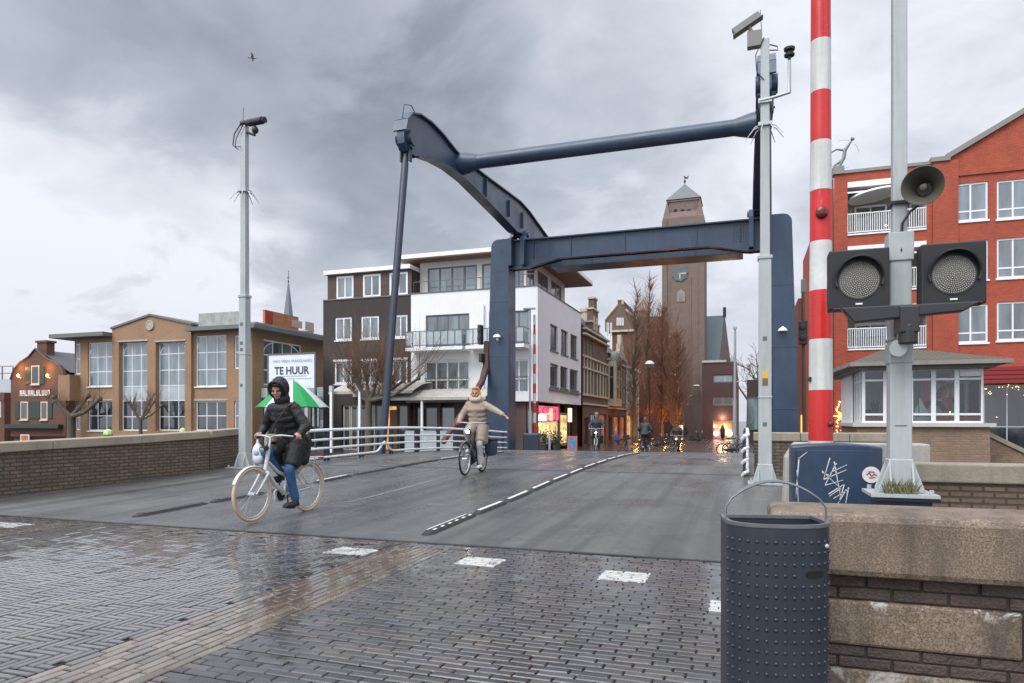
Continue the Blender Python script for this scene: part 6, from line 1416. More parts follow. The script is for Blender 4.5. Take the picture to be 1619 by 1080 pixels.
    aw.build('awning', RR, t)
    n = 5; h = shop[0]
    for k in range(n):
        x0, x1 = h[0] + (h[1] - h[0]) * k / n, h[0] + (h[1] - h[0]) * (k + 1) / n
        f.win((x0, x1, h[2], h[3] - .02), nx=2, nz=2, trans=[.42], gl=GL_D, b=.1, fw=.06, mw=.05, fr=GALV, name='shop_window')
    fl_ = f.mb(); rnd = random.Random(9)
    for k in range(110):
        x_ = rnd.uniform(h[0] - 1.5, h[0] + 6); z_ = h[3] - abs(rnd.gauss(0, .45)) - .03; fl_.ell((x_, -.06, z_), .020, n=6)
    for k in range(90): fl_.ell((rnd.uniform(a0 - .6, a0 + 1.3), -.25 + rnd.uniform(-.1, .1), rnd.uniform(ZQ + 1.2, 2.3)), .03, n=6)
    tag(fl_.build('fairy_lights', emitmat('fairy light', (1, .62, .22), 3.5), t), kind='stuff')
    sr = f.mb(); q = f.p(1331, 658)
    for k in range(8): an = math.pi * k / 4; sr.tube([(q[0], -.3, q[1]), (q[0] + .45 * math.cos(an), -.3, q[1] + .45 * math.sin(an))], [.09, .01], 5)
    sr.build('lit_star', emitmat('gold star', (1, .62, .12), 2.5), t)
red_building()

# ---------------------------------------------------------- bridge keeper's house
def bridge_house():
    U = 19.0; t = thing('bridge_house', 'small bridge keeper house with white windows on a brick base', 'bridge house', (wu(1455, 690, U).x, U, -.6)); f = Fac(t, U)
    BB = brickmat('light brown brick', (.35, .225, .145), (.26, .165, .105), (.24, .19, .145), .21, .06, .01, .85, .5, .3)
    a0, a1 = f.p(1363, 660)[0], f.p(1556, 660)[0]; zs = f.p(1455, 669)[1]; zt = f.p(1455, 583)[1]; dp = 3.6
    xb = wu(1345, 660, U + 1.6).x; ac = xb + .9; xe = wu(1319, 570, U + 1.45).x
    base = [(a0 - .12, 0), (a1 + .12, 0), (a1 + .12, dp), (ac - .9, dp), (ac - .9, 1.6)]
    m = f.mb(); m.prism(base, (0, 0, -2.6), X, Y, (0, 0, zs + 2.6 - .09)); m.build('brick_base', BB, t)
    m = f.mb(); m.prism([(x + (.10 if x > a0 else -.10), y - .10) for x, y in base], (0, 0, zs - .09), X, Y, (0, 0, .09)); m.build('sill', pm('pale sill', (.46, .43, .40), .7, .1), t)
    FW = FRAMEW
    px = [1363, 1404, 1446, 1483, 1513, 1556]; px = [1363, 1400, 1440, 1476, 1513, 1555]
    zc = zs + (zt - zs) * .82; zl = zs + (zt - zs) * .16
    for x0, x1 in zip(px, px[1:]):
        q = (f.p(x0, 640)[0], f.p(x1, 640)[0]); f.win((q[0], q[1], zs + .002, zt), nx=1, nz=3, trans=[.16, .80], gl=MATS.get('cabin glass') or clearglass('cabin glass'), b=.0, fw=.05, mw=.05, fr=FW)
    bl = f.mb(); q = (f.p(1515, 640)[0], f.p(1553, 640)[0]); bl.box(q[0] + .04, q[1] - .02, .012, .03, zc + .04, zt - .05); bl.build('white_panel', FW, t)
    # canted left side and right side
    d = Vector((xb + .08 - a0, 1.6, 0)); L = d.length; d.normalize(); Mx = f.M @ frame(Vector((a0 + d.x * L, d.y * L, 0)), -d, Vector((d.y, -d.x, 0)) * -1 if False else Vector((-d.y, d.x, 0)) * -1, Z)
    Mx = f.M @ frame(Vector((a0, 0, 0)) + d * L, -d, Vector((d.y, -d.x, 0)), Z)
    for i in range(3): window(t, Mx, L * i / 3, L * (i + 1) / 3, zs + .002, zt, nx=1, nz=2, trans=[.80], b=0, fw=.06, mw=.05, gl=MATS['cabin glass'], fr=FW)
    My = f.M @ frame(Vector((a1, .07, 0)), Y, -X, Z)
    for i in range(3): window(t, My, dp * i / 3, dp * (i + 1) / 3 - .01, zs + .002, zt, nx=1, nz=2, trans=[.80], b=0, fw=.06, mw=.05, gl=MATS['cabin glass'], fr=FW)
    pn = pm('orange panel', (.50, .09, .025), .6, .1); m = f.mb()
    for x0, x1 in ((1367, 1402), (1478, 1511), (1517, 1550)): q = (f.p(x0, 640)[0], f.p(x1, 640)[0]); m.box(q[0] + .01, q[1] - .01, .052, .06, zs + .08, zl - .06)
    m.build('orange_panel', pn, t)
    # things seen inside: back wall, plants, big letters on a screen
    m = f.mb(); m.box(xb + .12, a1 - .1, 2.6, 2.7, zs, zt); m.build('back_wall', pm('grey room wall', (.48, .47, .45), .8, .15, 2), t)
    m = f.mb(); m.box(xb, xb + .06, 1.62, dp, zs, zt); m.build('side_wall', FW, t)
    scr = f.mb(); q0, q1 = f.p(1466, 620)[0], f.p(1511, 620)[0]; scr.box(q0, q1, .55, .58, zs + .2, zc); so = scr.build('painted_screen', pm('pale screen', (.52, .50, .48), .7, .05), t)
    def ringarc(cx, cz, r, a_0, a_1, th, mat, nm):
        m = f.mb(); pts = [(cx + r * math.cos(R(a_0 + (a_1 - a_0) * i / 14)), .53, cz + r * math.sin(R(a_0 + (a_1 - a_0) * i / 14))) for i in range(15)]; m.tube(pts, th, 6); m.build(nm, mat, so)
    OR = pm('orange print', (.55, .08, .03), .6, .05); NV = pm('slate blue print', (.035, .055, .08), .6, .05)
    c = f.p(1490, 612); ringarc(c[0], c[1], .20, 95, -90, .065, OR, 'orange_stroke'); m = f.mb(); m.box(c[0] - .30, c[0] - .17, .50, .56, c[1] - .5, c[1] + .24); m.build('orange_stroke', OR, so)
    c = f.p(1513, 625); ringarc(c[0], c[1], .26, 80, 190, .065, NV, 'blue_stroke'); c = f.p(1484, 652); ringarc(c[0], c[1], .26, 10, 180, .065, NV, 'blue_stroke')
    c = f.p(1505, 640); m = f.mb(); m.box(c[0] - .07, c[0] + .07, .49, .55, c[1] - .28, c[1] + .2); m.build('orange_stroke', OR, so)
    # model sailing boat on the window ledge
    b_ = thing('model_sailboat', 'white model sailing boat standing in the bridge house window', 'model boat', (0, 0, 0)); q = f.p(1453, 660); b_.location = (q[0], U + .3, zs); gb = Fac(b_, U + .3)
    m = gb.mb(); q0, q1 = gb.p(1441, 660)[0], gb.p(1474, 660)[0]; m.prism([(q0 + .06, zs + .03), (q1 - .08, zs + .03), (q1, zs + .16), (q0, zs + .16)], (0, -.05, 0), X, Z, (0, .1, 0)); m.build('hull', RAILW, b_); xm = gb.p(1453, 650)[0]; zt_ = gb.p(1453, 627)[1]
    m = gb.mb(); m.prism([(xm, zs + .22), (xm, zt_), (gb.p(1469, 650)[0], zs + .22)], (0, -.012, 0), X, Z, (0, .024, 0)); m.prism([(xm - .02, zs + .22), (xm - .02, zt_ - .18), (gb.p(1443, 650)[0], zs + .22)], (0, -.012, 0), X, Z, (0, .024, 0)); m.build('sail', pm('sail white', (.8, .8, .78), .6, .03), b_); m = gb.mb(); m.cyl((xm - .01, 0, zs + .1), (xm - .01, 0, zt_), .012, n=6); m.build('mast', WOODD, b_)
    pl = f.mb(); rnd = random.Random(6); q = f.p(1390, 655)
    for x_, hh in ((1388, .5), (1522, .55), (1376, .25)):
        q = f.p(x_, 660)[0]
        for k in range(16): pl.tube([(q, .35, zs + .1), (q + rnd.uniform(-.12, .12), .35 + rnd.uniform(-.1, .1), zs + .1 + hh * rnd.uniform(.4, 1))], [.012, .03], 4)
    pl.build('pot_plants', pm('dark leaf', (.03, .05, .025), .6, .3, 8), t)
    # hipped roof with mossy tiles and wide gutter
    ov = .55; e = [(a0 - .35, -ov), (a1 + .42, -ov), (a1 + .42, dp + ov), (xe, dp + ov), (xe, 1.45)]
    gt = f.mb(); gt.prism(e, (0, 0, zt + .06), X, Y, (0, 0, .10)); gt.prism([(x + (.25 if x < (a0 + a1) / 2 else -.25), y + (.3 if y < 1 else -.2)) for x, y in e], (0, 0, zt - .02), X, Y, (0, 0, .08)); gt.build('gutter', pm('pale grey gutter', (.22, .20, .175), .7, .14, 2, streak=.4), t)
    rz_ = f.p(1468, 541)[1]; r = f.mb(); p0, p1 = (f.p(1452, 560)[0] - .5, dp / 2, rz_), (f.p(1485, 560)[0] - .1, dp / 2, rz_); z0 = zt + .16
    E = [(x + (.06 if x < (a0 + a1) / 2 else -.06), y, z0) for x, y in e]
    r.add(E + [p0, p1], [(0, 1, 6, 5), (1, 2, 6), (2, 3, 5, 6), (3, 4, 5), (4, 0, 5)]); r.build('tiled_roof', brickmat('mossy grey tiles', (.115, .098, .078), (.085, .075, .06), (.045, .042, .036), .3, .16, .016, .8, .9, .3, moss=.8), t)
bridge_house()
t = thing('stair_wall', 'brick stair wall with sloping coping right of the bridge house', 'wall', (8.6, 20.2, -1)); f = Fac(t, 20.2)
m = f.mb(); q = [f.p(*a) for a in ((1562, 690), (1640, 727), (1700, 760), (1700, 830), (1562, 830))]; m.prism(q, (0, 0, 0), X, Z, (0, .35, 0)); m.build('wall', MATS['light brown brick'], t); m = f.mb(); m.prism([q[0], q[1], q[2], (q[2][0], q[2][1] + .12), (q[1][0], q[1][1] + .12), (q[0][0], q[0][1] + .12)], (0, -.06, 0), X, Z, (0, .47, 0)); m.build('coping', COPING, t)
# ================================================================== trees
BARK = pm('grey bark', (.085, .070, .052), .9, .3, 3, .5, bscale=25)
TWIG = pm('reddish twigs', (.135, .075, .045), .85, .3, 2)
TWIGR = pm('russet twigs', (.19, .095, .055), .85, .35, .6)
def pollard(label, px, U, base_px_w, limbs, twig_len, ntw, fork_py, seed, up=.5):
    rnd = random.Random(seed); q = wu(px, 690, U); t = thing('pollard_tree', label, 'tree', (q.x, U, ZQ)); zf = wu(px, fork_py, U).z - ZQ
    r0 = base_px_w / 2 / F * (-q.x * ST + U * CT)
    tr = MB(); tr.tube([(0, 0, 0), (.03, 0, zf * .3), (-.02, .02, zf * .7), (0, 0, zf)], [r0 * 1.25, r0, r0 * .9, r0 * .95], 9); heads = []
    for (lx, lz, ly) in limbs:
        a = Vector((0, 0, zf - .1)); e = Vector((lx, ly, zf + lz)); m = a.lerp(e, .5) + Vector((0, 0, -.10 * abs(lx)))
        pts = [a, a.lerp(m, .6), m, m.lerp(e, .6), e]; tr.tube(pts, [r0 * .62, r0 * .5, r0 * .42, r0 * .36, r0 * .38], 7); tr.ell(e, r0 * .62, n=8); heads.append((e, (e - m).normalized()))
        for f_ in (.45, .75): heads.append((a.lerp(e, f_) + Vector((0, 0, -.03)), Vector((0, 0, 1))))
    tr.build('trunk', BARK, t, smooth=50)
    c = MB()
    for i in range(ntw):
        e, d = rnd.choice(heads); v = Vector((rnd.gauss(0, .55), rnd.gauss(0, .45), rnd.gauss(up, .4))) + d * .6; v.normalize(); L = twig_len * rnd.uniform(.45, 1.1)
        p = [e, e + v * L * .5 + Vector((0, 0, L * .04)), e + v * L + Vector((0, 0, L * .14))]; c.tube(p, [.014, .010, .005], 3, caps=False)
        if rnd.random() < .6:
            s = e + v * L * rnd.uniform(.3, .7); w = (v + Vector((rnd.gauss(0, .5), rnd.gauss(0, .5), rnd.gauss(.2, .4)))).normalized(); c.tube([s, s + w * L * .45], [.008, .004], 3, caps=False)
    c.build('crown', TWIG, t); return t
pollard('knobbly pollarded tree with short twigs before the gabled house', 112, 41, 13, [(-2.1, 1.1, .2), (-1.2, 1.5, -.5), (2.3, .9, .1), (1.3, 1.6, .5), (3.4, 1.3, -.2), (-2.8, 1.6, .3)], 1.3, 150, 657, 1)
pollard('slender pollarded tree in front of the tan building pediment', 222, 40.4, 6, [(-1.3, 1.2, .1), (1.35, 1.25, 0), (.6, 1.5, .4), (-.6, 1.3, -.4), (1.9, 1.0, .2)], 1.25, 130, 662, 2)
pollard('bushy pollarded tree with a fan of brown twigs before the dark block', 583, 38.6, 12, [(-1.6, .9, .2), (-.9, 1.5, -.4), (1.5, .8, .1), (.6, 1.7, .4), (3.6, 1.3, -.1), (-.3, 1.6, .2), (2.2, 1.2, .5)], 3.7, 430, 632, 3, up=.7)

def poplar(label, px, U, top_py, rad, n, seed, mat, leaves, leafy_top):
    rnd = random.Random(seed); q = wu(px, 690, U); t = thing('street_tree', label, 'tree', (q.x, U, ZQ), 0, 'uplit trees along the shopping street'); Ht = wu(px, top_py, U).z - ZQ
    tr = MB(); n_ = 9; axis = [Vector((rnd.gauss(0, .05) * i * .3, rnd.gauss(0, .05) * i * .3, Ht * i / n_)) for i in range(n_ + 1)]
    tr.tube(axis, [.20 * (1 - i / (n_ + .6)) + .012 for i in range(n_ + 1)], 7); tr.build('trunk', BARK, t, smooth=50)
    c = MB()
    def at(h): i = min(n_ - 1, int(h / Ht * n_)); return axis[i].lerp(axis[i + 1], h / Ht * n_ - i)
    for i in range(n):
        f_ = rnd.random() ** 1.2; h = Ht * (.10 + .84 * f_); a = rnd.uniform(0, 6.283); prof = rad * math.sin(math.pi * (.12 + .85 * f_)) ** .8 * (1.0 if f_ < .7 else .75)
        R_ = prof * rnd.uniform(.35, 1.05); L = R_ * rnd.uniform(1.5, 2.6) * (1.0 if f_ < .75 else .8)
        b0 = at(h); d = Vector((math.cos(a), math.sin(a), 0)); p1 = b0 + d * R_ * .55 + Vector((0, 0, L * .35)); p2 = b0 + d * R_ + Vector((rnd.gauss(0, .1), rnd.gauss(0, .1), L)); c.tube([b0, p1, p2], [.034, .020, .008], 3, caps=False)
        for k in range(3):
            s = b0.lerp(p1, rnd.random()) if k == 0 else p1.lerp(p2, rnd.random()); w = Vector((rnd.gauss(0, .5) + d.x * .4, rnd.gauss(0, .5) + d.y * .4, rnd.uniform(.3, 1.1))); c.tube([s, s + w * rnd.uniform(.4, .9)], [.012, .006], 3, caps=False)
    for i in range(leaves):
        f_ = rnd.random(); 
        if f_ > leafy_top: continue
        h = Ht * (.12 + .8 * f_); a = rnd.uniform(0, 6.283); R_ = rad * math.sin(math.pi * (.12 + .8 * f_)) ** .8 * math.sqrt(rnd.random()) * 1.05
        if math.sin(a * 3 + h * 1.1) + rnd.gauss(0, .6) < -.3: continue
        o = at(min(h, Ht * .99)) + Vector((math.cos(a) * R_, math.sin(a) * R_, R_ * .4)); s = rnd.uniform(.05, .13); x_ = Vector((rnd.gauss(0, 1), rnd.gauss(0, 1), rnd.gauss(0, 1))).normalized() * s; y_ = x_.orthogonal().normalized() * s * .7
        c.add([o - x_, o + y_, o + x_, o - y_], [(0, 1, 2, 3)])
    c.build('crown', mat, t)
    return t
TR = []
for args in (('tall thin bare tree left of the mushroom street lamp', 1003, 66, 440, 1.6, 260, 11, TWIG, 60, .4), ('tallest reddish street tree close to the mushroom lamp', 1024, 70, 428, 1.9, 330, 12, TWIGR, 260, .55),
             ('reddish uplit tree just left of the church tower edge', 1047, 72, 476, 2.2, 400, 13, TWIGR, 420, .75), ('low reddish uplit tree in front of the church tower', 1070, 70, 520, 2.0, 360, 14, TWIGR, 380, .75)):
    t = poplar(*args); TR.append(t)
    up = MB(); up.lathe([(.13, 0), (.13, .22), (.10, .26)], (.55, -.5, 0), 10); u_ = up.build('uplight', BLACKM, t); e = MB(); e.lathe([(.09, .262), (.08, .27)], (.55, -.5, 0), 10); e.build('bulb', emitmat('amber bulb', (1, .45, .08), 8), u_)
    for hz, en in ((.9, 55), (2.8, 22)):
        ld = bpy.data.lights.new('uplight_beam', 'POINT'); ld.energy = en; ld.color = (1, .36, .05); ld.shadow_soft_size = .1; lo = bpy.data.objects.new('uplight_beam', ld); COL.objects.link(lo); lo.parent = t; lo.location = (.35, -1.1, hz)
def far_tree():
    rnd = random.Random(21); U = 104; q = wu(1183, 690, U); t = thing('bare_tree', 'bare round crowned tree far right behind the dark shop building', 'tree', (q.x, U, ZQ)); tr = MB(); c = MB()
    def br(p, d, L, r, lv):
        e = p + d * L; (tr if lv < 2 else c).tube([p, e], [r, r * .65], 5 if lv < 2 else 3, caps=False)
        if lv == 5: return
        for k in range(3 if lv else 5): br(e if k else p.lerp(e, .7), (d * .9 + Vector((rnd.gauss(0, .5), rnd.gauss(0, .5), rnd.gauss(.15, .3)))).normalized(), L * rnd.uniform(.6, .8), r * .58, lv + 1)
    br(Vector((0, 0, 0)), Vector((0, 0, 1)), 5.0, .3, 0); tr.build('trunk', BARK, t); c.build('crown', BARK, t)
far_tree()

# ================================================================== lamps, posts, small street things
def lamp_post():
    U = 34.6; q = wu(838, 690, U); t = thing('street_lamp', 'slim grey lamp post with short arm beside the left drawbridge tower', 'street lamp', (q.x, U, zr(U))); z1 = wu(838, 489, U).z - zr(U); zc = wu(838, 650, U).z - zr(U)
    m = MB(); m.cyl((0, 0, 0), (0, 0, zc), .10, n=10); m.cyl((0, 0, zc), (0, 0, z1), .06, .045, n=10); m.build('pole', GREYP, t, smooth=40); m = MB(); m.tube([(0, 0, z1 - .05), (-.3, 0, z1), (.28, -.1, z1 + .02)], .03, 6); m.box(-.35, .30, -.12, .06, z1 - .02, z1 + .06); m.build('lamp_head', GALV, t, bevel=.02)
    U = 62; q = wu(1027, 690, U); t = thing('street_lamp', 'street lamp with pale mushroom shade among the uplit trees', 'street lamp', (q.x, U, ZQ)); z1 = wu(1027, 576, U).z - ZQ
    m = MB(); m.cyl((0, 0, 0), (0, 0, 1.1), .12, n=10); m.cyl((0, 0, 1.1), (0, 0, z1), .07, .05, n=10); m.build('pole', BLACKM, t, smooth=40); m = MB(); m.lathe([(.42, z1 - .02), (.44, z1), (.38, z1 + .16), (.2, z1 + .3), (.03, z1 + .34)], (0, 0, 0), 16); m.build('lamp_shade', pm('pale lamp shade', (.5, .5, .48), .4, .05), t, smooth=40); m = MB(); m.lathe([(.16, z1 - .35), (.22, z1 - .1), (.2, z1 - .02)], (0, 0, 0), 12); m.build('lamp_glass', GL_L, t, smooth=40)
    U = 47; q = wu(1162, 690, U); t = thing('grey_post', 'tall tapered grey post in front of the dark red modern block', 'post', (q.x, U, ZQ)); z1 = wu(1162, 520, U).z - ZQ
    m = MB(); m.cyl((0, 0, 0), (0, 0, z1 * .42), .15, .13, n=12); m.cyl((0, 0, z1 * .42), (0, 0, z1), .10, .07, n=12); m.build('pole', GREYP, t, smooth=40); m = MB(); m.box(-.13, .13, -.1, .1, z1, z1 + .14); m.tube([(.05, 0, z1 * .57), (.5, -.1, z1 * .585)], .03, 6); m.ell((.6, -.1, z1 * .58), (.18, .12, .07), n=8); m.build('lamp_head', GALV, t)
    U = 95.6; q = wu(1101, 610, U); t = thing('wall_lamp', 'small pale lamp on a bracket at the church tower', 'lamp', (q.x, U, q.z)); m = MB(); m.ell((0, 0, 0), (.45, .3, .16), n=10); m.build('lamp_shade', pm('pale lamp shade', (.5, .5, .48)), t); m = MB(); m.tube([(0, 0, .1), (.2, .8, .2)], .04, 5); m.build('bracket', GALV, t)
lamp_post()
def far_barrier():
    U = 35.0; q = wu(845, 690, U); t = thing('barrier_boom', 'thin far red and white barrier boom beside the left drawbridge tower', 'barrier boom', (q.x, U, zr(U)))
    ys = [684 - 15.5 * i for i in range(13)]
    for i, (a, b_) in enumerate(zip(ys, ys[1:])): m = MB(); r = .105 - .004 * i; m.cyl((0, 0, wu(845, a, U).z - zr(U)), (0, 0, wu(845, b_, U).z - zr(U)), r, r - .004, n=10); m.build('red_band' if i % 2 == 0 else 'white_band', REDP if i % 2 == 0 else WHITEP, t, smooth=40)
    q = wu(841, 690, 34.0); c = thing('barrier_machine', 'small navy barrier cabinet at the foot of the far boom', 'cabinet', (q.x, 34.0, zr(34))); m = MB(); m.box(-.42, .42, -.25, .25, 0, .95); m.build('body', NAVY, c, bevel=.05); m = MB(); m.box(-.36, .36, -.262, -.25, .08, .85); m.lathe([(.12, 0), (.12, .004)], (.1, -.266, .3), 14, axis='Y'); m.build('door', NAVYD, c)
    # signal pole behind the right tower
    U = 36.0; q = wu(1272, 690, U); t = thing('signal_pole', 'dark signal head on a brown post between right tower and red building', 'signal post', (q.x, U, ZQ)); z = lambda y: wu(1272, y, U).z - ZQ
    m = MB(); m.cyl((0, 0, 0), (-.08, 0, z(443)), .10, .07, n=10); m.build('pole', WOODD, t, smooth=40); m = MB(); m.box(-.28, .12, -.25, .05, z(545), z(508)); m.lathe([(.13, 0), (.13, .1)], (-.1, -.25, z(518)), 12, axis='Y'); m.lathe([(.13, 0), (.13, .1)], (-.1, -.25, z(535)), 12, axis='Y'); m.build('signal_head', BLACKM, t, bevel=.03); m = MB(); m.box(-.16, .06, -.08, .08, z(462), z(442)); m.build('cap_box', KHAKI, t)
    # neighbours seen in the gap behind
    t = thing('brown_house', 'narrow brown brick house in the gap left of the red building', 'house', (wu(1270, 690, 60).x, 60, ZQ)); f = Fac(t, 60); r = f.rect(1262, 1330, 470, 690); m = f.mb(); m.box(r[0], r[1], 0, 8, ZQ, r[3]); m.build('wall', REDR, t); h = f.rect(1266, 1283, 672, 690); m = f.mb(); m.box(h[0], h[1], -.1, -.02, ZQ, h[3] + .8); m.build('lit_window', emitmat('orange lit window', (1, .45, .12), 1.0), t)
    for y in (560, 605): h = f.rect(1268, 1280, y, y + 20); f.win(h, nx=2, b=-.08, gl=GL_M)
far_barrier()
def a_board():
    U = 43.5; q = wu(905, 712, U); zb = zr(U); t = thing('pavement_sign', 'orange framed pavement sign with blue poster outside the corner shop', 'pavement sign', (q.x, U, zb + .006), R(10)); m = MB()
    for s in (-1, 1): m.prism([(-.32, 0), (.32, 0), (.32, 1.0), (-.32, 1.0)], (0, s * .22, 0), X, Vector((0, -s * .2, 1)), (0, .03, 0))
    m.build('frame', pm('orange red frame', (.42, .10, .05), .5, .1), t); m = MB(); m.prism([(-.25, .14), (.25, .14), (.25, .9), (-.25, .9)], (0, -.228, 0), X, Vector((0, .2, 1)), (0, .01, 0)); m.build('poster', pm('blue poster', (.08, .17, .30), .5, .5, 6), t)
    q = wu(869, 712, 37); t = thing('bollard', 'grey steel bollard before the lit corner shop window', 'bollard', (q.x, 37, zr(37))); m = MB(); m.lathe([(.07, 0), (.07, .95), (.05, 1.0), (.01, 1.02)], (0, 0, 0), 12); m.build('post', GALV, t, smooth=40); m = MB(); m.lathe([(.075, .75), (.075, .85)], (0, 0, 0), 12); m.build('band', RAILW, t)
    rnd = random.Random(31)
    for px, lab in ((861, 'dark leafy potted shrub beside the small navy barrier cabinet'), (880, 'bushy potted shrub beside the grey bollard')):
        q = wu(px, 712, 39.2); t = thing('potted_shrub', lab, 'plant', (q.x, 39.2, zr(39.2) + .006), group='potted shrubs by the corner shop'); m = MB(); m.lathe([(.2, 0), (.27, .45), (.29, .5), (.24, .5)], (0, 0, 0), 12); m.build('pot', pm('dark pot', (.05, .045, .045), .7), t); m = MB()
        for i in range(260):
            p = Vector((rnd.gauss(0, .2), rnd.gauss(0, .2), .55 + abs(rnd.gauss(0.25, .25)))); a = Vector((rnd.gauss(0, 1), rnd.gauss(0, 1), rnd.gauss(0, 1))).normalized() * .07; b_ = a.orthogonal() * .5; m.add([p - a, p + b_, p + a, p - b_], [(0, 1, 2, 3)])
        m.build('foliage', pm('shrub leaf', (.06, .06, .028), .7, .4, 9), t)
    for px, py, w, lab in ((171, 683, 16, 'lime green domed cap above the parapet, the larger one'), (289, 681, 11, 'lime green domed cap above the parapet, the smaller one')):
        U = 36; q = wu(px, py, U); t = thing('lime_dome', lab, 'parasol', (q.x, U, ZQ)); zz = q.z - ZQ; r_ = w / 2 / F * 40 * 1.05; m = MB(); m.lathe([(r_, zz - .22), (r_ * .98, zz - .08), (r_ * .78, zz + .09), (r_ * .35, zz + .18), (.02, zz + .2)], (0, 0, 0), 8); m.build('canopy', pm('lime cloth', (.42, .62, .22), .6, .15, 3), t, smooth=20); m = MB(); m.lathe([(r_ * 1.02, zz - .25), (r_ * 1.02, zz - .18)], (0, 0, 0), 8); m.build('hem', pm('dark green hem', (.03, .08, .03), .6), t); m = MB(); m.cyl((0, 0, 0), (0, 0, zz), .03, n=8); m.build('pole', GALV, t)
    # gull
    g = wd(399, 92, 60); t = thing('gull', 'small dark gull gliding high below the heavy cloud', 'bird', g, .6); m = MB(); m.ell((0, 0, 0), (.24, .075, .07), n=10); m.ell((.25, 0, .03), (.08, .05, .05), n=8); m.tube([(.31, 0, .02), (.39, 0, 0)], [.018, .005], 5)
    for s in (-1, 1): m.add([(.12, s * .04, .03), (.10, s * .35, .17), (-.02, s * .8, .10), (-.08, s * .8, .095), (-.04, s * .35, .16), (-.12, s * .04, .03), (.12, s * .04, .01), (.10, s * .35, .15), (-.02, s * .8, .085), (-.08, s * .8, .08), (-.04, s * .35, .14), (-.12, s * .04, .01)], [(0, 1, 4, 5), (1, 2, 3, 4), (11, 10, 7, 6), (10, 9, 8, 7), (0, 6, 7, 1), (1, 7, 8, 2), (5, 4, 10, 11), (4, 3, 9, 10)])
    m.add([(-.2, -.03, 0), (-.2, .03, 0), (-.36, .08, .01), (-.36, -.08, .01), (-.2, -.03, -.02), (-.2, .03, -.02), (-.36, .08, -.01), (-.36, -.08, -.01)], [(0, 1, 2, 3), (7, 6, 5, 4), (2, 6, 7, 3)]); m.build('body', pm('gull grey', (.16, .17, .18), .8, .2), t, smooth=50)
a_board()

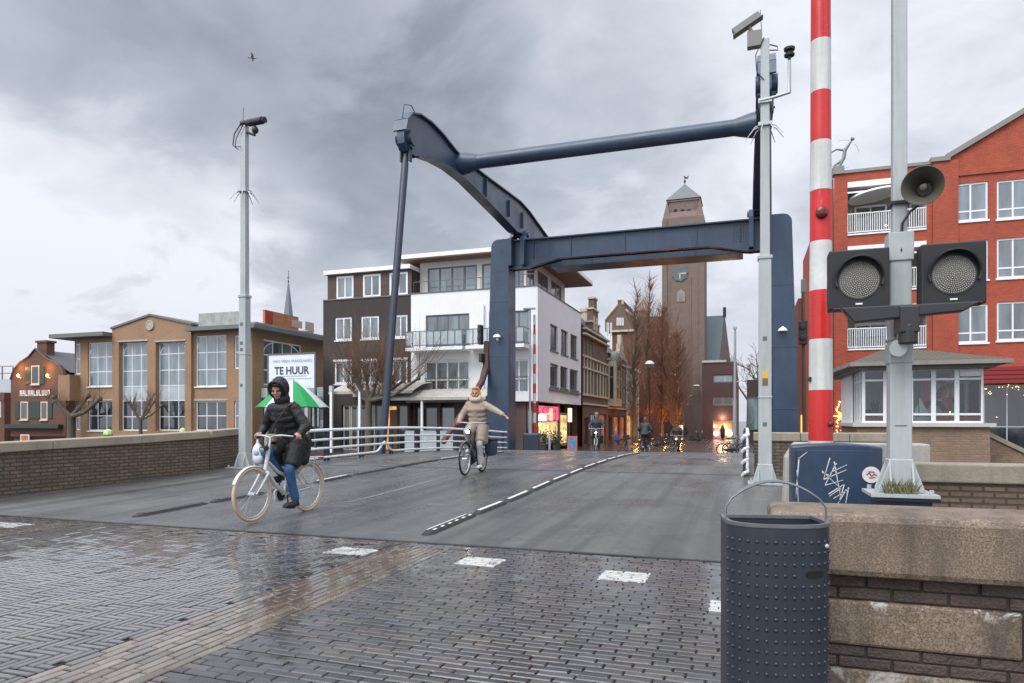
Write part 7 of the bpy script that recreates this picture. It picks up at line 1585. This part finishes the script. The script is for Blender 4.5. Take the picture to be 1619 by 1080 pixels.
# ================================================================== bicycles
def bicycle(label, loc, rz, C, light=False, pannier=None, step=True, detail=True, group=None, lean=0.0, crank=-95, crate=None):
    t = thing('bicycle', label, 'bicycle', loc, rz, group); t.rotation_euler = (lean, 0, rz)
    FR, TY, RIM, GUARD = C; RW, hb, hf, bb = .345, Vector((-.52, 0, .345)), Vector((.57, 0, .345)), Vector((-.02, 0, .285))
    n = 40 if detail else 20
    for h in (hf, hb):
        w = MB(); w.torus(h, RW - .022, .022, 'Y', n, 8 if detail else 5); wo = w.build('tyre', TY, None, smooth=60)
        hub = MB(); hub.cyl(h + Vector((0, -.05, 0)), h + Vector((0, .05, 0)), .028, n=8)
        root = hub.build('wheel', GALV, t, smooth=40); wo.parent = root
        r = MB(); r.torus(h, RW - .052, .012, 'Y', n, 5); r.build('rim', RIM, root, smooth=60)
        if detail:
            s = MB()
            for k in range(18): a = 2 * math.pi * k / 18; s.tube([h + Vector((.02 * math.cos(a + 1), .02 * (-1) ** k, .02 * math.sin(a + 1))), h + Vector(((RW - .05) * math.cos(a), 0, (RW - .05) * math.sin(a)))], .0018, 4, caps=False)
            s.build('spokes', GALV, root)
    m = MB(); ht, hl = Vector((.27, 0, .90)), Vector((.335, 0, .64)); st = Vector((-.175, 0, .82))
    m.tube([hl + (hl - ht) * .1, ht], .026, 10)
    if step: m.tube([bb + Vector((.02, 0, .04)), bb.lerp(hl, .5) + Vector((0, 0, -.02)), hl], .03, 10); m.tube([Vector((-.105, 0, .52)), Vector((.10, 0, .60)), hl.lerp(ht, .45)], .022, 10)
    else: m.tube([bb, hl], .034, 10); m.tube([st + Vector((.03, 0, -.14)), ht + Vector((.02, 0, -.08))], .024, 10)
    m.tube([bb, st], .022, 10)
    for s in (-1, 1): m.tube([bb + Vector((0, s * .03, 0)), hb + Vector((0, s * .065, 0))], .013, 6); m.tube([st + Vector((.02, s * .02, -.12)), hb + Vector((0, s * .065, 0))], .011, 6)
    m.build('frame', FR, t, smooth=50)
    f_ = MB(); cr = hl + Vector((.008, 0, -.035)); f_.tube([cr + Vector((0, -.07, 0)), cr + Vector((0, .07, 0))], .022, 8)
    for s in (-1, 1): f_.tube([cr + Vector((0, s * .065, 0)), cr.lerp(hf, .6) + Vector((-.01, s * .062, 0)), hf + Vector((0, s * .06, 0))], [.018, .015, .011], 8)
    f_.build('fork', FR, t, smooth=50)
    for h, a0, a1 in ((hf, 25, 165), (hb, -5, 185)):
        g = MB(); vs = []; k = 16
        for i in range(k + 1):
            a = R(a0 + (a1 - a0) * i / k); rr = RW + .022
            for dy, dr in ((-.025, -.010), (0, 0), (.025, -.010)): vs.append(h + Vector(((rr + dr) * math.cos(a), dy, (rr + dr) * math.sin(a))))
        g.add(vs, [(i * 3 + j, i * 3 + j + 1, i * 3 + 4 + j, i * 3 + 3 + j) for i in range(k) for j in range(2)]); g.build('mudguard', GUARD, t, smooth=50)
    hbm = MB(); sp = Vector((.235, 0, 1.05)); hbm.tube([ht, sp], .016, 8)
    L = lambda s: [sp, sp + Vector((.03, s * .08, .03)), sp + Vector((.02, s * .2, .035)), sp + Vector((-.07, s * .30, .02)), sp + Vector((-.17, s * .335, .01))]
    for s in (-1, 1): hbm.tube(L(s), .0125, 8)
    ho = hbm.build('handlebar', GALV, t, smooth=50); gr = MB()
    for s in (-1, 1): p = L(s); gr.tube([p[3], p[4]], .017, 8)
    gr.build('grips', BLACKR, ho, smooth=50)
    sd = MB(); sd.tube([st, Vector((-.205, 0, .93))], .013, 8); sd.M = Matrix(); sd.ell((-.25, 0, .955), (.10, .09, .035), n=14); sd.ell((-.14, 0, .955), (.12, .035, .028), n=12); sd.build('saddle', BLACKR, t, smooth=60)
    ck = MB(); a = R(crank); d = Vector((math.cos(a), 0, math.sin(a))) * .17
    ck.lathe([(.085, -.006), (.085, .006)], bb + Vector((0, -.05, 0)), 20, axis='Y')
    ck.build('chain_ring', BLACKM, t)
    for s, sg in ((1, 1), (-1, -1)): ck = MB(); p = bb + Vector((0, s * .06, 0)); e = p + d * sg; ck.tube([p, e], .011, 6); ck.box(e.x - .045, e.x + .045, e.y + (0 if s > 0 else -.09), e.y + (.09 if s > 0 else 0), e.z - .012, e.z + .012); ck.build('crank', BLACKM, t)
    cg = MB(); cg.prism([(bb.x + .11, bb.z - .06), (bb.x + .12, bb.z + .05), (bb.x + .04, bb.z + .10), (hb.x, hb.z + .045), (hb.x - .05, hb.z), (hb.x, hb.z - .045), (bb.x, bb.z - .10)], (0, -.075, 0), X, Z, (0, .03, 0)); cg.build('chain_guard', GUARD if step else BLACKM, t, bevel=.008)
    rk = MB()
    for s in (-1, 1): rk.tube([(-.24, s * .06, .76), (-.82, s * .06, .755)], .008, 6); rk.tube([(-.60, s * .06, .755), hb + Vector((0, s * .07, 0))], .007, 5)
    for x_ in (-.35, -.5, -.65, -.8): rk.tube([(x_, -.06, .757), (x_, .06, .757)], .006, 5)
    rk.build('luggage_rack', FR if step else BLACKM, t)
    lp = MB(); lp.tube([(.30, 0, .93), (.40, 0, .90)], [.03, .042], 12); lp.build('headlight', BLACKM, t, smooth=40)
    le = MB(); le.lathe([(.04, 0), (.025, .012), (.002, .015)], (0, 0, 0), 12); le.v = [Vector((.401 + p.z, p.y, .899 + p.x)) for p in le.v]; le.build('headlight_glass', emitmat('lit bicycle lamp', (1, .93, .72), 14) if light else GL_L, t)
    tl = MB(); tl.box(-.845, -.815, -.035, .035, .725, .775); tl.build('rear_lamp', pm('red reflector', (.35, .01, .01), .25), t)
    if pannier:
        for s in (-1, 1): p = MB(); p.taper((-.60, s * .19), .36, .16, .42, .2, .36, .70); o = p.build('pannier', pannier, t, bevel=.05); q = MB(); q.box(-.82, -.38, s * .19 - .105, s * .19 + .105, .69, .735); q.build('flap', pm('black flap', (.012, .013, .016), .6), o, bevel=.02)
    if crate: p = MB(); p.box(.36, .80, -.2, .2, .82, .86); p.box(.36, .38, -.2, .2, .86, 1.1); p.box(.78, .80, -.2, .2, .86, 1.1); p.box(.38, .78, -.2, -.18, .86, 1.1); p.box(.38, .78, .18, .2, .86, 1.1); p.build('crate', crate, t)
    return t
CREAMT2 = pm('cream tyre', (.50, .36, .22), .7, .08, 6); SILV = pm('silver white frame', (.46, .47, .46), .35, .06, 4); TYB = pm('black tyre', (.016, .016, .017), .75, .2, 8)

# ================================================================== people
def blob(mb, name, mat, parent, vox=.011, it=4):
    o = mb.build('tmp', mat); r = o.modifiers.new('r', 'REMESH'); r.mode = 'VOXEL'; r.voxel_size = vox; s = o.modifiers.new('s', 'SMOOTH'); s.factor = .5; s.iterations = it
    dg = bpy.context.evaluated_depsgraph_get(); dg.update(); me = bpy.data.meshes.new_from_object(o.evaluated_get(dg)); bpy.data.objects.remove(o)
    me.name = name; me.polygons.foreach_set('use_smooth', [True] * len(me.polygons)); me.materials.clear(); me.materials.append(mat)
    n = bpy.data.objects.new(name, me); COL.objects.link(n); n.parent = parent; return n
def limb(mb, pts, rs, n=12):
    pts = [Vector(p) for p in pts]
    for (a, ra), (b_, rb) in zip(zip(pts, rs), zip(pts[1:], rs[1:])):
        k = max(2, int((b_ - a).length / .05)); mb.tube([a.lerp(b_, i / k) for i in range(k + 1)], [ra + (rb - ra) * i / k for i in range(k + 1)], n)
    for p, r in zip(pts, rs): mb.ell(p, r * .995, n=n)
def quilt(mb, a, b_, ra, rb, sx=1.0, sy=1.0, period=.085, amp=.0035):
    """padded cloth: a chain of soft rings, wider across than deep"""
    a, b_ = Vector(a), Vector(b_); L = (b_ - a).length; k = max(2, int(L / period)); d = (b_ - a).normalized(); rot = d.to_track_quat('Z', 'Y').to_matrix()
    if abs(d.z) > .5:
        yv = Vector((0, 1, 0)); xv = yv.cross(d).normalized(); yv = d.cross(xv); rot = Matrix((xv, yv, d)).transposed()
    for i in range(k + 1): f = i / k; r = ra + (rb - ra) * f; mb.ell(a.lerp(b_, f), (r * sx + amp * .4, r * sy + amp * .4, period * 1.05), rot, 16)
    mb.tube([a, b_], [(ra - amp) * min(sx, sy), (rb - amp) * min(sx, sy)], 14)
def head(body, parent, c, fw, up, sk, s=1.0):
    fw = Vector(fw).normalized(); sd = Vector(up).cross(fw).normalized(); up = fw.cross(sd); rot = Matrix((fw, sd, up)).transposed(); P = lambda x, y, z: Vector(c) + rot @ Vector((x, y, z)) * s
    body.ell(P(-.01, 0, .03), (.098 * s, .076 * s, .105 * s), rot); body.ell(P(.025, 0, -.045), (.066 * s, .058 * s, .075 * s), rot); body.ell(P(.055, 0, -.088), (.028 * s, .03 * s, .024 * s), rot)
    body.tube([P(.085, 0, .02), P(.105, 0, -.018), P(.092, 0, -.03)], [.010 * s, .015 * s, .012 * s], 8); body.ell(P(.104, 0, -.02), .014 * s, n=8)
    for y in (-1, 1): body.ell(P(-.005, y * .077, -.005), (.02 * s, .011 * s, .032 * s), rot, 10); body.ell(P(.072, y * .032, .022), (.018 * s, .024 * s, .010 * s), rot, 8); body.ell(P(.062, y * .042, -.025), (.026 * s, .024 * s, .022 * s), rot, 8)
    e = MB()
    for y in (-1, 1): e.ell(P(.082, y * .030, .004), (.010 * s, .014 * s, .0075 * s), rot, 8)
    e.build('eyes', pm('dark eyes', (.02, .016, .013), .3), parent, smooth=60); b_ = MB()
    for y in (-1, 1): b_.tube([P(.094, y * .014, .024), P(.090, y * .032, .030), P(.078, y * .05, .024)], .0045 * s, 6)
    b_.build('eyebrows', pm('brown brow', (.06, .035, .02), .8), parent); l = MB(); l.tube([P(.080, -.024, -.060), P(.092, 0, -.056), P(.080, .024, -.060)], [.004 * s, .007 * s, .004 * s], 8); l.build('lips', pm('lips', (.30, .11, .09), .5, .05), parent, smooth=60)
    return P
def grip_hand(body, c, axis, fwd, wrist, side):
    """palm behind the grip, four fingers curled round it, thumb closing from the inner side"""
    c, ax, fw = Vector(c), Vector(axis).normalized(), Vector(fwd).normalized(); up = ax.cross(fw)
    if up.z < 0: up = -up
    fw = (fw - ax * fw.dot(ax)).normalized(); up = (up - ax * up.dot(ax)).normalized()
    pc = c + up * .032 - fw * .012; body.ell(pc, (.040, .040, .02), Matrix((ax, fw, up)).transposed(), 10); body.tube([pc - fw * .02, Vector(wrist)], [.027, .027], 10); body.ell(Vector(wrist), .028, n=10)
    for k in range(4):
        o = c + ax * (-.030 + .020 * k); r = .030; Lf = (1.0, 1.12, 1.06, .88)[k]; pts = [o + (up * math.cos(R(a)) + fw * math.sin(R(a))) * r for a in (10, 55 * Lf, 100 * Lf, 150 * Lf, 190 * Lf)]
        body.tube(pts, [.0098, .0095, .009, .0085, .0075], 8); body.ell(pts[-1], .0078, n=6)
    o = c - ax * .042 * side; pts = [pc - ax * .028 * side - fw * .01, o - fw * .012 + up * .012, o + fw * .012 - up * .018, o + fw * .026 - up * .026]; body.tube(pts, [.013, .012, .011, .009], 8); body.ell(pts[-1], .0095, n=6)
def open_hand(body, wrist, d, nrm, side):
    w, d, nn = Vector(wrist), Vector(d).normalized(), Vector(nrm).normalized(); s = d.cross(nn).normalized() * side; rot = Matrix((d, s, nn)).transposed()
    body.ell(w + d * .05, (.055, .042, .016), rot, 12); body.ell(w, .028, n=10)
    for k, (off, L) in enumerate(((-.030, .066), (-.010, .076), (.011, .072), (.030, .056))):
        p = w + d * .088 + s * off; bend = (.012, .018, .022, .028)[k]; pts = [p, p + d * L * .4 - nn * bend * .2, p + d * L * .72 - nn * bend * .7, p + d * L * .98 - nn * bend * 1.5]; body.tube(pts, [.0098, .0092, .0088, .0075], 8); body.ell(pts[-1], .0076, n=6)
    p = w + d * .022 - s * .034; pts = [p, p + d * .028 - s * .024, p + d * .055 - s * .034 - nn * .008]; body.tube(pts, [.014, .012, .0095], 8); body.ell(pts[-1], .0098, n=6)
SKIN = pm('skin', (.42, .22, .155), .55, .06, 6)
BB = Vector((-.02, 0, .285))
def rider(label, loc, rz, coat, trousers, shoe, hairc, hood=False, upright=0.0, left_out=False, hem=.62, crank=-95, detail=True, face_down=.5, helmet=None, group=None, scarf=None, turn=.05):
    t = thing('person', label, 'person', loc, rz, group); vox = .0115 if detail else .02
    ux = upright; a = R(crank); d = Vector((math.cos(a), 0, math.sin(a))) * .17
    body, tr, ct = MB(), MB(), MB()
    pel = Vector((-.22 - .04 * ux, 0, 1.02)); chest = Vector((-.06 - .11 * ux, 0, 1.34 + .02 * ux)); nb = Vector((.01 - .16 * ux, 0, 1.50 + .02 * ux)); hc = Vector((.10 - .205 * ux, 0, 1.685 + .01 * ux))
    limb(body, [pel, chest, nb], [.13, .13, .06]); limb(body, [nb, hc - Vector((.02, 0, .05))], [.055, .05])
    P = head(body, t, hc, (math.cos(face_down), turn, -math.sin(face_down)), (0, 0, 1), SKIN)
    for s in (1, -1):
        ped = BB + Vector((0, s * .11, 0)) + d * s; ank = ped + Vector((-.085, 0, .10)); hip = pel + Vector((.0, s * .09, -.03)); tgt = ank - hip; L1, L2 = .44, .42; D = min(tgt.length, .845)
        if tgt.length > D: ank = hip + tgt.normalized() * D
        ca = (L1 * L1 + D * D - L2 * L2) / (2 * L1 * D); an = math.acos(max(-1, min(1, ca))); tn = tgt.normalized(); perp = Vector((1, 0, 0)) - tn * tn.x; perp.normalize(); knee = hip + tn * L1 * math.cos(an) + perp * L1 * math.sin(an); knee.y += s * .012
        limb(body, [hip, knee, ank], [.075, .05, .035]); limb(tr, [hip, hip.lerp(knee, .5), knee, knee.lerp(ank, .55), ank + Vector((0, 0, .02))], [.098, .088, .070, .060, .058 if not left_out else .082])
        sh = MB(); toe = ped + Vector((.11, 0, .035)); heel = ped + Vector((-.115, 0, .045)); limb(sh, [heel, ped + Vector((.02, 0, .035)), toe], [.038, .042, .036]); limb(sh, [ank + Vector((0, 0, .03)), heel + Vector((.02, 0, .02))], [.044, .044]); sh.box(heel.x - .03, toe.x + .03, ped.y - .036, ped.y + .036, ped.z + .008, ped.z + .02); blob(sh, 'shoe', shoe, t, vox)
        kf = knee.lerp(hip, .30); kd = kf + Vector((0, 0, -.02))
        quilt(ct, hip + Vector((0, 0, .05)), kd, .135, .115, 1.0, 1.0)
        if hem < .8: limb(ct, [hip + Vector((-.09, 0, 0)), hip + Vector((-.05, s * .03, hem + .08 - hip.z))], [.12, .085]); limb(ct, [kf + Vector((-.02, 0, 0)), Vector((kf.x - .10, kf.y, max(hem + .06, kf.z - .2)))], [.11, .075])
        shd = nb + Vector((-.03, s * .175, -.065))
        if left_out and s > 0: elb = shd + Vector((.06, .26, -.12)); wr = elb + Vector((.10, .185, -.085))
        else:
            gp = Vector((.235 - .13, s * .325, 1.065)); wr = gp + Vector((-.055, -s * .006, .035)); m = (shd + wr) / 2; elb = m + Vector((-.07, s * .085, -.065))
        quilt(ct, shd, elb, .085, .070, period=.075, amp=.003); quilt(ct, elb, elb.lerp(wr, .90), .070, .052, period=.075, amp=.003); limb(body, [shd, elb, wr], [.05, .04, .028])
        if left_out and s > 0: open_hand(body, wr + Vector((.01, .02, -.005)), (wr - elb), Vector((-.2, .2, 1)), 1)
        else: grip_hand(body, gp, (-.85, s * .3, -.05), (.3, s * .9, 0) if False else Vector((.35, s * .9, 0)), wr, -1)
        ct.ell(shd + Vector((.0, -s * .03, .0)), (.10, .10, .09))
    quilt(ct, pel + Vector((-.01, 0, -.06)), chest, .195, .20, .80, 1.05); quilt(ct, chest, nb + Vector((-.015, 0, -.05)), .20, .15, .82, 1.15); limb(ct, [nb + Vector((-.015, 0, -.04)), nb + Vector((-.01, 0, -.005))], [.085, .072])
    blob(body, 'body', SKIN, t, vox * .62 if detail else vox, 2); blob(tr, 'trousers', trousers, t, vox)
    if hood:
        hb_ = MB(); hb_.ell(P(.045, .0, .085), (.055, .075, .04), None, 12); hb_.ell(P(.03, .055, .03), (.04, .03, .06), None, 10); hb_.ell(P(.03, -.055, .03), (.04, .03, .06), None, 10); blob(hb_, 'hair', pm('dark hair', (.03, .02, .015), .6, .3, 22), t, vox)
        hd = MB(); fw = Vector((math.cos(face_down), turn, -math.sin(face_down))).normalized(); rot = fw.to_track_quat('X', 'Z').to_matrix(); hd.ell(hc + Vector((-.050, 0, .025)), (.125, .122, .160), rot, 20); hd.ell(hc + Vector((-.085, 0, -.12)), (.105, .115, .10))
        hd.tube([hc + rot @ Vector((.075 - .075 * (1 - math.cos(q)) * .5, .096 * math.sin(q), .006 + .128 * math.cos(q))) for q in [2 * math.pi * i / 22 for i in range(22)]], .025, 10, closed=True)
        blob(hd, 'hood', coat, t, vox)
    else:
        hr = MB(); hr.ell(P(-.028, 0, .055), (.105, .092, .102), None, 16); hr.ell(P(-.06, 0, -.03), (.075, .092, .10)); hr.ell(P(.03, 0, .115), (.06, .075, .03))
        for s in (-1, 1): hr.ell(P(-.01, s * .078, -.02), (.05, .03, .085)); hr.ell(P(-.03, s * .07, -.10), (.045, .03, .06))
        (blob(hr, 'hair', hairc, t, vox) if not helmet else None)
        if helmet: h = MB(); h.ell(P(-.01, 0, .06), (.125, .10, .10), None, 16); h.build('helmet', helmet, t, smooth=60)
    if scarf:
        sc = MB(); sc.torus(nb + Vector((.015, 0, .045)), .095, .052, 'Z', 24, 10); sc.ell(nb + Vector((-.10, 0, .05)), (.08, .14, .10)); sc.ell(nb + Vector((.06, .10, .08)), (.05, .05, .07)); sc.ell(nb + Vector((.06, -.10, .08)), (.05, .05, .07)); blob(sc, 'hood_collar', scarf, t, vox)
    blob(ct, 'coat', coat, t, vox, 3)
    return t
BLKC = pm('black padded nylon', (.007, .007, .009), .6, .3, 5, 1.2, bscale=14); DENIM = pm('blue denim', (.026, .085, .20), .8, .35, 9, 1.0, bscale=18); BEIGE = pm('beige padded cloth', (.285, .225, .175), .7, .14, 6, 1.2, bscale=14); LGREY = pm('pale grey trousers', (.36, .36, .37), .8, .08, 5)
SHOEB = pm('black shoe', (.02, .02, .022), .5, .2, 9); SHOEW = pm('white shoe', (.62, .62, .60), .5, .06, 9); BLOND = pm('strawberry blond hair', (.36, .175, .065), .6, .3, 22)
RZ = R(-90)
q = Vector((-5.86, 7.64, zr(7.64))); sl = 0
bicycle('white bicycle with cream tyres ridden by the hooded person', q, RZ + R(-2), (SILV, CREAMT2, GALV, SILV))
p1 = rider('person in black hooded padded coat and blue jeans riding the white bicycle', q, RZ + R(-2), BLKC, DENIM, SHOEB, None, hood=True, face_down=.42, hem=.66, turn=.34)
bg = thing('plastic_bag', 'white and blue plastic bag hanging from the white bicycle handlebar', 'bag', q, RZ + R(-2)); m = MB(); c = Vector((.12, -.31, .84)); m.ell(c, (.055, .085, .135), None, 16); m.ell(c + Vector((0, .01, -.07)), (.06, .09, .08)); m.tube([c + Vector((0, 0, .08)), c + Vector((0, 0, .19))], [.035, .015], 8); blob(m, 'sack', pm('translucent white plastic', (.52, .56, .60), .35, .12, 14), bg, .010, 2); m = MB(); m.M = Matrix.Translation(c); m.ell((.035, .012, .0), (.028, .045, .045), n=10); m.build('print', pm('pale blue print', (.22, .28, .38)), bg, smooth=60)
sb = thing('shoulder_bag', 'small tan shoulder bag on a brown strap across the black coat', 'bag', q, RZ + R(-2)); m = MB(); m.tube([(.10, .165, 1.47), (.135, .10, 1.36), (.155, .03, 1.26), (.13, -.06, 1.14), (.12, -.08, 1.10)], .017, 8, flat=.5); m.tube([(.10, .165, 1.47), (.0, .19, 1.52), (-.1, .15, 1.48)], .016, 8); m.build('strap', pm('brown leather', (.065, .03, .02), .55, .2, 6), sb, smooth=50); m = MB(); m.box(.07, .16, -.15, -.02, .99, 1.10); m.build('pouch', pm('tan quilt', (.24, .17, .09), .7, .3, 20), sb, bevel=.025)
q2 = Vector((-5.42, 13.35, zr(13.35)))
EB = pm('dark bicycle frame', (.025, .027, .032), .4, .15, 5); PAN = pm('blue black pannier', (.020, .035, .070), .6, .15, 4)
bicycle('dark bicycle with lit headlight and navy panniers under the beige coat rider', q2, RZ + R(3), (EB, TYB, GALV, EB), light=True, pannier=PAN, crank=-100)
rider('person in long beige padded coat signalling with outstretched left arm', q2, RZ + R(3), BEIGE, LGREY, SHOEW, BLOND, upright=1.0, left_out=True, hem=.60, crank=-100, face_down=.10, scarf=pm('pale fleece', (.40, .34, .28), .85, .12, 14))
NAVC = pm('dark blue jacket', (.022, .028, .042), .6, .2, 4); DKT = pm('dark trousers', (.022, .022, .026), .8, .2, 5); GRNC = pm('dark green jacket', (.025, .032, .028), .6, .2, 4); HELM = pm('grey helmet', (.16, .16, .17), .4, .1)
c = wu(943, 716, 31.5); q3 = Vector((c.x, 31.5, zr(31.5)))
bicycle('bicycle with pale fork and bright headlight ridden by the helmeted person', q3, RZ + R(8), (pm('white fork paint', (.5, .5, .48), .4), TYB, GALV, EB), light=True, detail=False, pannier=DKT); rider('person in dark jacket and grey helmet riding past the shops', q3, RZ + R(8), NAVC, DKT, SHOEB, None, upright=.8, hem=.9, detail=False, helmet=HELM, face_down=.1)
c = wu(1021, 714, 34.5); q4 = Vector((c.x, 34.5, zr(34.5)))
bicycle('dark bicycle seen from behind below the mushroom lamp', q4, R(84), (EB, TYB, GALV, EB), detail=False); rider('person in dark green jacket cycling away from the camera', q4, R(84), GRNC, DKT, SHOEB, pm('brown hair', (.09, .05, .03), .7, .2), upright=.7, hem=.9, detail=False)
c = wu(1070, 714, 39); q5 = Vector((c.x, 39, zr(39) + .006))
bicycle('bicycle with small bright headlight nearest the church tower', q5, RZ, (EB, TYB, GALV, EB), light=True, detail=False); rider('person in brown jacket cycling toward the bridge by the tower', q5, RZ, pm('brown jacket', (.06, .04, .03), .7, .2), DKT, SHOEB, MATS['brown hair'], upright=.8, hem=.9, detail=False)
# parked bicycles
BLUEB = pm('blue crate', (.035, .06, .22), .5, .2, 6)
for px, U, rz, cr, lab in ((978, 44, -1.45, BLUEB, 'parked bicycle with blue crate left of the pair before the lit shop'), (992, 44.5, -1.35, pm('black crate', (.02, .025, .04), .6), 'parked bicycle with dark crate right of the blue crate bicycle'),
                           (1006, 46, .4, None, 'pale parked bicycle leaning by the uplit tree base'), (1040, 50, .3, None, 'parked bicycle at the foot of the tallest reddish tree'), (1049, 52, .2, None, 'parked bicycle between two reddish trees'),
                           (1057, 54, .35, None, 'parked bicycle before the right reddish tree'), (1097, 66, .1, None, 'parked bicycle left of the pair against the church tower'), (1106, 66, .2, None, 'parked bicycle right of the pair against the church tower'),
                           (1157, 40, .25, None, 'black parked bicycle at the foot of the tall grey post'), (1166, 41, .15, None, 'black parked bicycle next to the right railing')):
    p = wu(px, 700, U); bicycle(lab, (p.x, U, zr(U) + .006), rz, (BLUEB if px == 978 else EB, TYB, GALV, EB if px != 1006 else CREAMT2), detail=False, group='parked bicycles in the street', lean=R(6), crate=cr)
